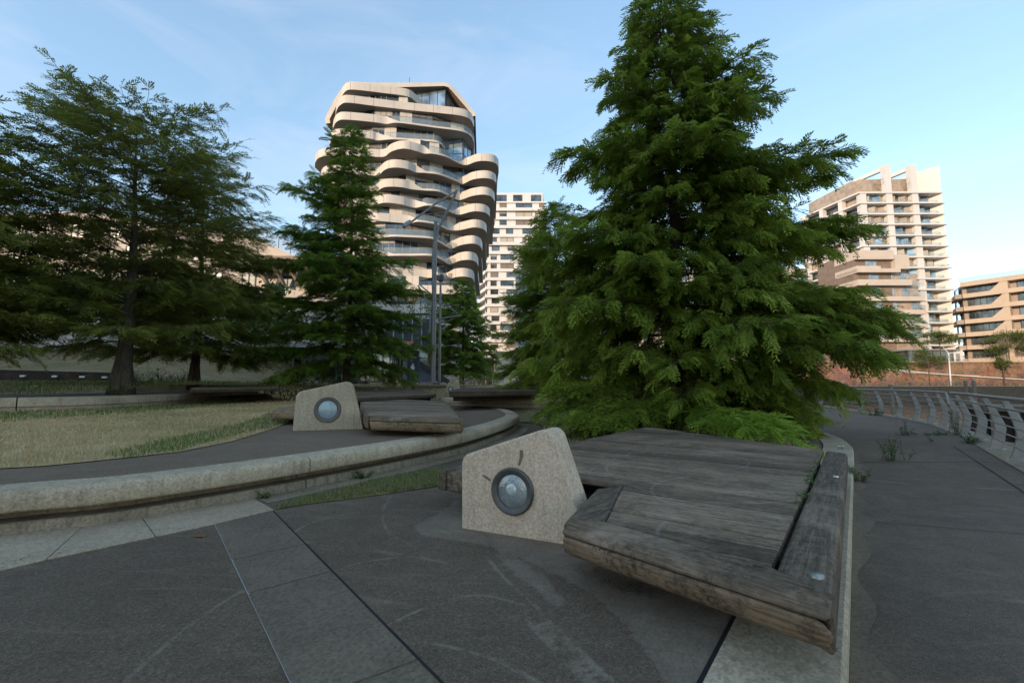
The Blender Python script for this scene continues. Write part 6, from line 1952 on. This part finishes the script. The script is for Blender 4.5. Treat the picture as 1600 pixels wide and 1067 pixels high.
def make_railing(label, pts, ext0, ext1, curl):
    pts = [Vector((p.x, p.y, PATH_Z)) for p in pts]
    root = thing("railing", label, "railing", tuple(pts[len(pts) // 2]), group="riverside railings")
    tg = []
    for i, p in enumerate(pts):
        d = pts[min(i + 1, len(pts) - 1)] - pts[max(i - 1, 0)]; d.z = 0; d.normalize()
        tg.append(-d)       # walking from near to far keeps the water on the right
    tg = [t_ if Vector((t_.y, -t_.x, 0)).x > 0 else -t_ for t_ in tg]
    for p, t_ in zip(pts, tg): make_post(root, p, t_)
    line = [pts[0] + (pts[0] - pts[1]).normalized() * ext0] + pts + [pts[-1] + (pts[-1] - pts[-2]).normalized() * ext1]
    lt = [tg[0]] + tg + [tg[-1]]
    off = lambda d, z: [p + Vector((t_.y, -t_.x, 0)) * d + Vector((0, 0, z)) for p, t_ in zip(line, lt)]
    hr = spline(off(-0.13, 1.075), 5)
    if curl: hr += [hr[-1] + (hr[-1] - hr[-2]).normalized() * 0.10 + Vector((0, 0, -0.05)), hr[-1] + (hr[-1] - hr[-2]).normalized() * 0.2 + Vector((0, 0, -0.22)), hr[-1] + (hr[-1] - hr[-2]).normalized() * 0.33 + Vector((0, 0, -0.34))]
    mb = MB(); mb.tube(hr, 0.032, 10); mb.build("handrail", M['rail'], root, smooth='auto')
    for d, z, r in ((-0.13, 0.90, 0.02), (-0.075, 0.73, 0.013), (-0.02, 0.56, 0.013), (-0.02, 0.40, 0.013), (-0.055, 0.25, 0.013)):
        mb = MB(); mb.tube(spline(off(d, z), 5), r, 7); mb.build("rail", M['rail'], root, smooth='auto')
    return root
far_ext = [rail_far[0] + (rail_far[0] - rail_far[1]).normalized() * k for k in (8.0, 5.3, 2.7)]
make_railing("long curved grey steel railing along the canal beyond the path, farther section", far_ext + rail_far[0:], 0.5, 0.15, True)
make_railing("grey steel railing section nearest the right edge of the path", rail_near[:6], 0.45, 0.5, False)
# narrow kerb under the railings
kl = spline(rail_far + rail_near, 4)
mb = MB(); mb.grid([[p + Vector((0, 0, 0.01)) for p in (a, b)] for a, b in zip(offset(kl, 0.35), offset(kl, -0.22))])
tag(mb.build("quay_edge_strip", M['kerb_base']), kind='structure')

# weeds on the path
def weed(label, base, stems, h, leaf, seed, spread=0.2, name="weed_plant"):
    r = np.random.default_rng(seed)
    t_ = thing(name, label, "weed", tuple(base))
    mb = MB(); cs = []
    for k in range(stems):
        a = r.uniform(0, 6.283); hh = h * r.uniform(.35, 1.0) if k else h
        p = Vector(base) + Vector((r.normal(0, spread * .6), r.normal(0, spread * .25), 0))
        pts = [p, p + Vector((math.cos(a) * .05, math.sin(a) * .05, hh * .5)), p + Vector((math.cos(a) * .12, math.sin(a) * .12, hh))]
        mb.tube(pts, [.004, .003, .0015], 5)
        for j in range(int(22 * hh / h) + 4):
            f = r.uniform(0.0, 1); cs.append(np.array(pts[0].lerp(pts[1], min(1, f * 2)) if f < .5 else pts[1].lerp(pts[2], f * 2 - 1)))
    mb.build("stem", M['weed_stem'], t_)
    cs = np.array(cs)
    sprig("foliage", cs, len(cs) * 4, leaf, seed, M['weed'], t_)
    return t_
M['weed_stem'] = plain("weed_stem", (0.07, 0.08, 0.03), 0.8)
weed("tall two-stalked green weed growing from the path joint", P(1392, 719, PATH_Z), 12, 0.5, 0.03, 31, 0.2)
weed("smaller green weed farther along the path", P(1413, 680, PATH_Z), 7, 0.35, 0.035, 32, 0.15)
weed("low weed at the foot of the big deck's right kerb", P(1342, 752, PATH_Z), 9, 0.22, 0.025, 33, 0.1)
weed("weed with tall thin shoots at the end post of the farther railing", P(1493, 679, PATH_Z), 9, 0.62, 0.035, 34, 0.12)
weed("sprawling weed under the second post of the near railing", P(1520, 692, PATH_Z), 14, 0.2, 0.035, 35, 0.45)
weed("flat weed patch on the path near the railing gap", P(1465, 680, PATH_Z), 8, 0.09, 0.03, 36, 0.5)
weed("tiny weed at the far railing foot", P(1372, 649, PATH_Z), 8, 0.3, 0.05, 37, 0.4)
weed("tiny weed in the crack of the gutter slabs by the seat wall", P(412, 779, 0), 6, 0.09, 0.015, 38, 0.05)
weed("brownish weed at the foot of the curved seat wall", P(566, 748, 0), 8, 0.12, 0.02, 39, 0.08)

# mooring piles and pontoon in the canal
M['pile'] = bark("pile_timber", (0.13, 0.10, 0.07), (0.30, 0.245, 0.18))
def pile(label, u, vt, Y, r=0.26):
    p = A(u, vt, Y); t_ = thing("mooring_pile", label, "mooring pile", (p.x, p.y, -3.2), group="mooring piles")
    mb = MB(); mb.tube([(p.x, p.y, -3.4), (p.x, p.y, p.z)], r, 12); mb.build("shaft", M['pile'], t_, smooth='auto')
    mb = MB(); mb.tube([(p.x, p.y, p.z - .02), (p.x, p.y, p.z + .1)], [r * 1.12, r * 1.05], 12); mb.build("cap", M['kerb'], t_, smooth='auto')
pile("pale timber mooring pile seen through the middle of the farther railing", 1392, 601, 58, .22)
pile("left of two pale mooring piles behind the railing gap", 1508, 595, 44, .13)
pile("right of two pale mooring piles behind the railing gap", 1521, 594.5, 43, .13)
pf = thing("pontoon", "dark timber landing stage with a grey deck behind the near railing", "landing stage", (24, 21, -3))
p0_, p1_ = A(1536, 634, 20.5), A(1680, 642, 19)
d_ = (p1_ - p0_); d_.z = 0; d_.normalize(); n_ = Vector((-d_.y, d_.x, 0))
zt_p = p0_.z
mb = MB(); mb.prism([p0_, p0_ + d_ * 9, p0_ + d_ * 9 + n_ * 3.5, p0_ + n_ * 3.5], zt_p - .22, zt_p); mb.build("deck", M['slab'], pf)
mb = MB(); q0 = p0_ + n_ * .15 + d_ * .1; mb.prism([q0, q0 + d_ * 8.8, q0 + d_ * 8.8 + n_ * 3, q0 + n_ * 3], -3.2, zt_p - .22); mb.build("hull", M['dark_timber'], pf)
for k in range(12):
    c = p0_ + d_ * (0.3 + k * .72) + n_ * .06
    mb = MB(); mb.box((c.x, c.y, (zt_p - 3.4) / 2), (.2, .14, zt_p + 3.0), math.atan2(d_.y, d_.x)); mb.build("fender_post", M['pile'], pf)
# white lamp post and gangway pipes on the far ledge
wl_ = thing("street_lamp", "tall white two-armed lamp post standing in front of the far brick quay", "street lamp", tuple(A(1486, 603, WY - 2.4)))
b_, t_ = A(1486, 603, WY - 2.4), A(1482, 551, WY - 2.4)
mb = MB(); mb.tube([b_, t_], [.16, .13], 10); mb.build("pole", M['white'], wl_, smooth='auto')
for u, v in ((1472, 540), (1498, 549)):
    e = A(u, v, WY - 2.4); mb = MB(); mb.tube([t_ - Vector((0, 0, .2)), e], [.08, .05], 8); mb.build("arm", M['white'], wl_, smooth='auto')
    mb = MB(); mb.box(e + Vector((0, 0, -.05)), (.7, .3, .14)); mb.build("lamp_head", M['white'], wl_, bevel=.03)
gp_ = thing("gangway_rail", "long white sloping pipe rail fixed along the far brick quay wall", "pipe rail", tuple(A(1500, 585, WY - .5)))
mb = MB(); mb.tube([A(1380, 576, WY - .5), A(1462, 584, WY - .5), A(1660, 597, WY - .5)], .12, 8); mb.build("pipe", M['white'], gp_, smooth='auto')
mb = MB(); mb.tube([A(1400, 581, WY - .35), A(1530, 587.5, WY - .35)], .06, 8); mb.build("pipe", M['white'], gp_, smooth='auto')
# leaning white posts along the top and the foot of the quay
def quay_fence(label, us, v, Y, h, z, grp):
    r_ = thing("quay_fence", label, "fence", (A(us[0], v, Y).x, Y, z))
    pts = []
    for u in us:
        x = A(u, v, Y).x
        mb = MB(); mb.tube([(x, Y, z), (x - .15, Y, z + h * .5), (x - .45, Y - .1, z + h)], .04, 6); mb.build("post", M['steel_bright'], r_)
        pts.append(Vector((x - .35, Y - .08, z + h * .85)))
    for f in (.35, .85):
        mb = MB(); mb.tube([p - Vector((-.2 * (.85 - f) * 2, 0, h * (.85 - f))) for p in pts], .025, 6); mb.build("rail", M['rail'], r_)
quay_fence("white curved-post fence on top of the brick quay in front of the sand-coloured block", list(range(1500, 1600, 7)), 560, WY + 1.0, 1.3, zw + .24, 0)
quay_fence("low curved-post fence on the ledge at the foot of the brick quay", list(range(1290, 1600, 16)), 600, WY - 2.7, 1.1, zl + .1, 0)
# kiosk hut and dark volumes at the top of the far quay
hut = thing("quay_kiosk", "small white kiosk at the foot of the white grid tower", "kiosk", tuple(A(1488, 560, WY + 4)))
c = A(1489, 553, WY + 5); mb = MB(); mb.box((c.x, c.y, zw + 1.6), (2.6, 2.4, 3.2)); mb.build("body", M['white'], hut)
mb = MB(); mb.box((c.x, c.y, zw + 3.3), (3.0, 2.8, .2)); mb.build("roof", M['white2'], hut)
mb = MB(); mb.face([(c.x - .5, c.y - 1.21, zw + .1), (c.x + .5, c.y - 1.21, zw + .1), (c.x + .5, c.y - 1.21, zw + 2.3), (c.x - .5, c.y - 1.21, zw + 2.3)]); mb.build("door", M['frame_grey'], hut)
c = A(1440, 553, WY + 6)
can = thing("entrance_pavilion", "low grey glazed entrance pavilion under the white grid tower", "pavilion", (c.x, c.y, zw))
mb = MB(); mb.box((c.x, c.y, zw + 1.5), (11, 5, 3)); mb.build("glass_front", M['win'], can)
mb = MB(); mb.box((c.x, c.y, zw + 3.15), (13, 6.5, .35)); mb.build("roof", M['grey_roof'], can)

# ------------------------------------------------------------------ tall lamp posts of the square
def street_mast():
    Y = 26.0
    b_ = A(676, 597.5, Y); r_ = thing("street_lamp", "tall grey steel lamp mast with two long raking arms in front of the curvy tower", "street lamp", tuple(b_))
    mb = MB(); mb.tube([b_, A(678, 470, Y), A(681, 346, Y)], [.165, .14, .10], 16); mb.build("mast", M['steel'], r_, smooth='auto')
    pts = spline([A(676.5, 450, Y - .12), A(677.5, 392, Y - .14), A(683.5, 362, Y - .14), A(694, 340, Y - .14), A(714, 298, Y - .1)], 5)
    mb = MB(); mb.tube(pts, .075, 10); mb.build("curved_arm", M['steel'], r_, smooth='auto')
    pts = [A(714, 298, Y - .1), A(680, 319, Y - 1.2), A(640, 349, Y - 2.4)]
    mb = MB(); mb.tube(pts, .055, 8); mb.build("raking_arm", M['steel'], r_, smooth='auto')
    h = A(636, 350, Y - 2.5)
    mb = MB(); mb.lathe(h, [(.01, -.3), (.10, -.28), (.13, 0), (.11, .28), (.01, .34)], (pts[2] - pts[1]), 12); mb.build("lamp_head", M['frame_grey'], r_, smooth='auto')
    mb = MB(); mb.tube([A(655, 336, Y - 1.9), A(704, 331, Y - .15)], .02, 6); mb.build("stay", M['steel'], r_)
    mb = MB(); mb.lathe(b_, [(.30, 0), (.30, .03), (.2, .06), (.2, .1)], n=16); mb.build("foot_plate", M['steel'], r_)
street_mast()
Y = 33.0
b_ = A(686.5, 596, Y); r_ = thing("street_lamp", "thin secondary steel lamp post just right of the tall mast", "street lamp", tuple(b_))
mb = MB(); mb.tube([b_, A(688.5, 440, Y)], [.10, .075], 12); mb.build("mast", M['steel'], r_, smooth='auto')
h = A(689, 435, Y); mb = MB(); mb.lathe(h, [(.01, -.32), (.2, -.2), (.22, .05), (.12, .28), (.01, .3)], (0.3, 0, 1), 12); mb.build("lamp_head", M['frame_dark'], r_, smooth='auto')
for pts, rr in (([A(684, 500, Y), A(700, 496, Y), A(722, 493, Y)], .07), ([A(684, 505, Y), A(704, 500, Y), A(708, 494, Y)], .035), ([A(656, 445, Y), A(684, 468, Y), A(715, 490, Y)], .05), ([A(671, 520, Y - .1), A(672, 490, Y - .1), A(664, 465, Y - .1), A(653, 446, Y - .1)], .06)):
    mb = MB(); mb.tube(spline(pts, 4), rr, 8); mb.build("arm", M['steel'], r_, smooth='auto')

# ------------------------------------------------------------------ things around the café front
KY = 34.0
kp = thing("kiosk_cabinet", "dark blue-grey cabinet with a white hand symbol by the lamp mast", "kiosk", tuple(A(641, 597, KY)))
a, b, c2 = A(636, 597, KY), A(653.5, 597, KY), A(628.5, 597, KY + .9)
a.z = b.z = c2.z = 1.0
hgt = A(640, 559, KY).z - 1.0
dep = (c2 - a)
M['kiosk_front'] = plain("dark_blue_panel", (0.045, 0.052, 0.068), 0.5); M['kiosk_side'] = plain("blue_grey_panel", (0.12, 0.135, 0.16), 0.5)
mb = MB(); mb.prism([a, b, b + Vector((dep.x * .2, 1.1, 0)), Vector((c2.x, a.y + 1.0, 0))], 1.0, 1.0 + hgt); mb.build("body", M['kiosk_front'], kp, bevel=.015)
mb = MB(); mb.box(((a.x + b.x) / 2 - .1, a.y + .5, 1.0 + hgt + .03), (1.3, 1.2, .06)); mb.build("lid", M['kiosk_side'], kp)
mb = MB(); s0 = Vector((c2.x, a.y + 1.0, 1.0)); mb.face([s0 + Vector((-.01, 0, .05)), a + Vector((-.012, 0, .05)), a + Vector((-.012, 0, hgt - .03)), s0 + Vector((-.01, 0, hgt - .03))]); mb.build("side_panel", M['kiosk_side'], kp)
mb = MB(); yy = a.y - .006
hand = [(643, 577.5), (647.5, 577.5), (648, 573.5), (646.8, 572.4), (646.6, 568.2), (645.6, 568.2), (645.2, 571), (644.6, 567.6), (643.8, 567.7), (643.6, 571), (642.4, 571.2), (641.6, 573), (642, 576)]
mb.face([Vector((A(u, v, yy).x, yy, A(u, v, yy).z)) for u, v in hand]); mb.build("hand_symbol", M['white'], kp)
# stair wedge behind the mast
st = thing("outdoor_stair", "grey outdoor stair flank with a dark sloping stringer behind the lamp mast", "stair", tuple(A(675, 597, 36)))
poly = [A(655, 597, 36), A(699, 597, 36), A(661, 571, 36), A(655, 571, 36)]
mb = MB(); mb.face(poly); mb.face([p + Vector((0, 1.8, 0)) for p in poly][::-1])
for i in range(4): mb.face([poly[i], poly[(i + 1) % 4], poly[(i + 1) % 4] + Vector((0, 1.8, 0)), poly[i] + Vector((0, 1.8, 0))])
mb.build("flank", M['kiosk_side'], st)
mb = MB(); mb.beam(A(656, 567.5, 35.9), A(701, 597, 35.9), .2, .34); mb.build("stringer", M['frame_dark'], st)
mb = MB()
for k in range(9):
    f = k / 9; p = A(661, 571, 36.9).lerp(A(699, 597, 36.9), f); mb.box(p + Vector((.1, 0, .06)), (.3, 1.6, .1))
mb.build("treads", M['slab'], st)
# white and concrete walls, brick piece
WYB = 46.0
def wall_box(name, label, u0, u1, v0, v1, Y, d, mat, cat="wall"):
    a, b = A(u0, v1, Y), A(u1, v0, Y); z0 = 0.9
    t_ = thing(name, label, cat, ((a.x + b.x) / 2, Y + d / 2, z0))
    mb = MB(); mb.box(((a.x + b.x) / 2, Y + d / 2, (z0 + b.z) / 2), (b.x - a.x, d, b.z - z0)); mb.build("masonry", mat, t_)
    mb = MB(); mb.box(((a.x + b.x) / 2, Y + d / 2, b.z + .06), (b.x - a.x + .1, d + .12, .12)); mb.build("coping", M['kerb'], t_)
    return t_
M['wall_pale'] = concrete("pale_wall", (0.38, 0.375, 0.365), (0.5, 0.49, 0.475), (0.2, 0.18, 0.16), 0.4)
wall_box("retaining_wall", "pale rendered retaining wall behind the small tree right of the mast", 686, 742, 545, 597, 50, 1.2, M['wall_pale'])
wall_box("retaining_wall", "pale concrete wall right of the brick pier under the big conifer's left boughs", 773, 900, 552, 596, 50, 1.5, M['wall_pale'])
wall_box("brick_pier", "short red brick wall between two pale walls near the hand rails", 743, 772, 560, 596, 49.5, 1.0, M['brick'])
hr_ = thing("stair_railing", "thin silver hand rails on the steps in front of the brick wall", "railing", tuple(A(765, 597, 44)))
for u in (738, 745, 759, 770, 788, 800):
    mb = MB(); a = A(u, 597, 44); a.z = 1.0; mb.tube([a, A(u, 579.5, 44)], .035, 6); mb.build("post", M['steel_bright'], hr_)
for pts in ((735, 578, 788, 581), (745, 586, 800, 587.5), (788, 582, 806, 575), (745, 579, 760, 577.5)):
    mb = MB(); mb.tube([A(pts[0], pts[1], 44), A(pts[2], pts[3], 44)], .03, 6); mb.build("rail", M['steel_bright'], hr_)
# flat-roofed glass café pavilion
PY = 44.0
pv = thing("cafe_pavilion", "flat-roofed glass pavilion with slim columns behind the middle tree", "pavilion", tuple(A(500, 597, PY + 4)))
px = lambda u: A(u, 560, PY).x
zr_ = A(500, 543, PY).z
mb = MB(); mb.box(((px(340) + px(640)) / 2, PY + 5, zr_ + .2), (px(640) - px(340), 11, .42)); mb.build("roof", M['white'], pv)
mb = MB(); mb.box(((px(350) + px(640)) / 2, PY + 7, zr_ / 2 + .3), (px(640) - px(350), 5, zr_ - .6)); mb.build("glass_wall", M['win'], pv)
for u in (372, 408, 452, 470, 530, 574, 610, 622, 632):
    mb = MB(); x = px(u); mb.tube([(x, PY + .8, .9), (x, PY + .8, zr_)], .07, 8); mb.build("column", M['steel'], pv)
for u in range(400, 640, 18):
    mb = MB(); x = px(u) * 1.1; mb.box((x, PY + 4.47, zr_ / 2 + .4), (.1, .06, zr_ - .8)); mb.build("mullion", M['frame_grey'], pv)
z2 = A(500, 500, PY + 2).z
mb = MB(); mb.box(((px(560) + px(660)) / 2, PY + 8, (zr_ + z2) / 2 + .5), (px(660) - px(560), 6, z2 - zr_)); mb.build("upper_glass", plain("dim_glass", (0.035, 0.04, 0.042), .5), pv)
for u in range(565, 660, 16):
    mb = MB(); x = px(u) * 1.02; mb.box((x, PY + 4.97, (zr_ + z2) / 2 + .5), (.12, .06, z2 - zr_)); mb.build("mullion", M['frame_grey'], pv)
# red lettering panel glimpsed above the pavilion roof, bench, tables, flowers, planters
sg = thing("shop_sign", "small orange-red sign strip on the pavilion front behind the tree", "sign", tuple(A(636, 536, PY + 4)))
mb = MB(); a, b = A(624, 538, PY + 4.8), A(646, 533, PY + 4.8); mb.box(((a.x + b.x) / 2, PY + 4.8, (a.z + b.z) / 2), (b.x - a.x, .1, .34)); mb.build("panel", plain("orange_panel", (0.5, 0.12, 0.05), .6, var=.4, scale=6), sg)
bn = thing("timber_wall", "low red-brown slatted timber wall left of the pavilion", "fence", tuple(A(402, 585, 40)))
for k in range(6):
    a, b = A(396, 574 + k * 2.2, 40), A(418, 574 + k * 2.2, 40); mb = MB(); mb.beam(a, b, .06, .11); mb.build("slat", plain("red_timber", (0.16, 0.07, 0.045), .8) if k == 0 else bpy.data.materials["red_timber"], bn)
for u, v, lab in ((442, 583, "square concrete planter with a bushy yellow-green shrub in front of the pavilion"),):
    p = A(u, 596, 36); p.z = 1.0
    t_ = thing("planter", lab, "planter", tuple(p))
    mb = MB(); mb.box(p + Vector((0, 0, .35)), (.62, .62, .7)); mb.build("tub", M['kerb'], t_, bevel=.02)
    r = np.random.default_rng(7); cs = np.array(p) + np.stack([r.normal(0, .55, 60), r.normal(0, .45, 60), r.uniform(.7, 1.9, 60)], 1)
    sprig("foliage", cs, 900, .13, 9, foliage("planter_leaf", (0.05, 0.07, 0.015), (0.17, 0.18, 0.05), .25), t_)
p = A(596, 590, 40); t_ = thing("flower_tub", "tub of orange flowers in front of the glass pavilion", "flower tub", (p.x, p.y, 1.0))
mb = MB(); mb.lathe((p.x, p.y, 1.0), [(.01, 0), (.3, 0), (.38, .55), (.32, .55), (.3, .48), (.01, .48)], n=14); mb.build("tub", M['brown_panel'], t_)
r = np.random.default_rng(3); cs = np.array((p.x, p.y, 1.65)) + r.normal(0, 1, (30, 3)) * np.array([.3, .25, .12])
sprig("flowers", cs, 260, .08, 4, foliage("orange_petal", (0.5, 0.09, 0.02), (0.65, 0.22, 0.04), .2), t_)
p = A(611, 596, 36.5); p.z = 1.0; t_ = thing("potted_shrub", "dark potted shrub left of the blue-grey cabinet", "potted plant", tuple(p))
mb = MB(); mb.lathe(p, [(.01, 0), (.2, 0), (.3, .55), (.25, .55), (.01, .5)], n=14); mb.build("pot", M['frame_dark'], t_)
cs = np.array(p) + np.stack([r.normal(0, .2, 30), r.normal(0, .2, 30), r.uniform(.6, 1.3, 30)], 1)
sprig("foliage", cs, 400, .09, 5, M['weed'], t_)
# long low dark wall with little white lights on the left mound
lw_ = thing("low_wall", "long low black wall with small white light fittings behind the left tree trunk", "low wall", tuple(A(70, 597, 24)))
a, b = A(-160, 573.5, 24), A(172, 582, 24); za = A(0, 600, 24).z
q = [Vector((a.x, 24, za - .6)), Vector((b.x, 24, za - .6)), Vector((b.x, 24, b.z)), Vector((a.x, 24, a.z))]
mb = MB(); mb.face(q); k_ = [p + Vector((0, .5, 0)) for p in q]; mb.face(k_[::-1])
for i in range(4): mb.face([q[(i + 1) % 4], q[i], k_[i], k_[(i + 1) % 4]])
mb.build("timber_face", M['dark_timber'], lw_)
for u, v in ((36, 587.5), (86, 588), (129, 588.7), (164, 589.5)):
    p = A(u, v, 23.95); mb = MB(); mb.box(p, (.28, .1, .1)); mb.build("light_fitting", M['white'], lw_, bevel=.01)
# shrubs: leafy young plants behind the left trunk and low hedge pieces in the middle distance
def bush(label, u, v, Y, w, h, seed, mat=None, n=1200, leaf=.09, cat="shrub", z=None):
    p = A(u, v, Y)
    if z is not None: p.z = z
    t_ = thing("shrub", label, cat, tuple(p)); r = np.random.default_rng(seed)
    m = 70
    th = r.uniform(0, 6.283, m); rr = np.sqrt(r.random(m)) * w / 2
    cs = np.array(p) + np.stack([np.cos(th) * rr, np.sin(th) * rr, r.uniform(.05, 1, m) * h * (1 - .5 * (rr / (w / 2)) ** 2)], 1)
    mb = MB()
    for c in cs[::3]: mb.tube([p, p.lerp(Vector(c), .5) + Vector((0, 0, h * .1)), Vector(c)], [.015, .01, .004], 4)
    mb.build("stems", M['weed_stem'], t_)
    sprig("foliage", cs, n, leaf, seed, mat or M['weed'], t_)
for k, (u, h) in enumerate(((213, .8), (232, .75), (250, 1.0), (268, .7), (284, .85))):
    bush(["young leafy shoot nearest the left trunk", "second leafy shoot right of the left trunk", "tallest of the leafy shoots between the two left trunks", "small leafy shoot between the two left trunks", "leafy shoot just left of the thinner trunk"][k], u, 597, 21, .7, h, 50 + k, n=420, leaf=.07, z=1.1)
bush("dark green bush under the middle tree in front of the pavilion", 500, 597, 29, 4.2, 1.7, 60, foliage("bush_leaf", (0.02, 0.05, 0.01), (0.06, 0.13, 0.025), .3), 3800, .11, z=.9)
bush("dry grassy shrub under the small tree right of the mast", 722, 597, 38, 4.5, .7, 61, M['blade'], 1500, .12, z=1.0)
bush("dark hedge bush under the big conifer's left boughs", 818, 598, 30, 2.2, 1.5, 62, None, 1600, .09, z=.8)
bush("light green bush left of the big conifer by the far kerb", 845, 600, 26, 2.4, 2.2, 63, foliage("light_bush_leaf", (0.03, 0.06, 0.012), (0.11, 0.15, 0.03), .3), 2600, .09, z=.5)
bs = thing("boulder", "pale round stone at the right end of the far kerb", "stone", tuple(P(868, 626, .5)))
p = P(868, 626, .45); mb = MB(); mb.lathe(p, [(.01, -.1), (.3, -.05), (.36, .15), (.28, .36), (.1, .45), (.01, .46)], (.2, -.1, 1), 12); mb.build("body", M['wall_pale'], bs, smooth=True)
# a fallen orange leaf on the square
p = P(311, 838, .006); lf = MB(); lf.face([p + Vector(q) for q in ((-.05, 0, 0), (-.01, -.018, .006), (.045, -.006, .002), (.05, .01, .006), (0, .02, .004))])
tag(lf.build("fallen_leaf", plain("dry_leaf", (0.32, 0.09, 0.03), .8)), "fallen rust-orange leaf on the dark paving near the gutter", "leaf")

# leaf litter and grit gathered along the gutter, the deck and the kerb
def litter(name, label, pts, n, spread, size, seed, z):
    r = np.random.default_rng(seed); pts = np.array([tuple(p) for p in pts])
    k = r.integers(0, len(pts) - 1, n); f = r.random(n)[:, None]
    c = pts[k] * (1 - f) + pts[k + 1] * f + np.concatenate([r.normal(0, spread, (n, 2)), np.zeros((n, 1))], 1)
    c[:, 2] = z + .002 + r.random(n) * .003
    a = r.uniform(0, 6.283, n); s_ = size * r.uniform(.3, 1.2, n)
    d = np.stack([np.cos(a), np.sin(a), r.uniform(-.1, .35, n)], 1) * s_[:, None]; w = np.stack([-np.sin(a), np.cos(a), r.uniform(-.2, .3, n)], 1) * (s_ * .4)[:, None]
    V = np.stack([c - d, c + w, c + d, c - w], 1).reshape(-1, 3); V[:, 2] = np.maximum(V[:, 2], z + .001)
    return tag(mesh_np(name, V, np.arange(n * 4).reshape(-1, 4), M['litter'], attr=np.repeat(r.random(n), 4)), label, "leaf litter", kind="stuff")
M['litter'] = foliage("dry_litter", (0.035, 0.024, 0.015), (0.22, 0.15, 0.085), 0.1)
litter("leaf_litter", "dry brown leaf crumbs gathered along the gutter by the curved seat wall", [P(0, 885, 0), P(190, 845, 0), P(420, 795, 0), P(560, 775, 0), P(700, 752, 0)], 260, .05, .009, 1, .012)
litter("leaf_litter", "dark debris crumbs lying under the front edge of the near deck", [P(915, 890, 0), P(975, 915, 0), P(1010, 925, 0)], 420, .045, .010, 2, .003)
litter("leaf_litter", "scattered tiny leaf crumbs on the dark square paving", [P(150, 1000, 0), P(600, 900, 0), P(700, 1000, 0), P(560, 820, 0)], 120, .5, .007, 3, .003)
litter("leaf_litter", "leaf crumbs along the railing foot beside the path", [p + Vector((-.25, 0, 0)) for p in rail_far[4:] + rail_near], 500, .18, .018, 4, PATH_Z)
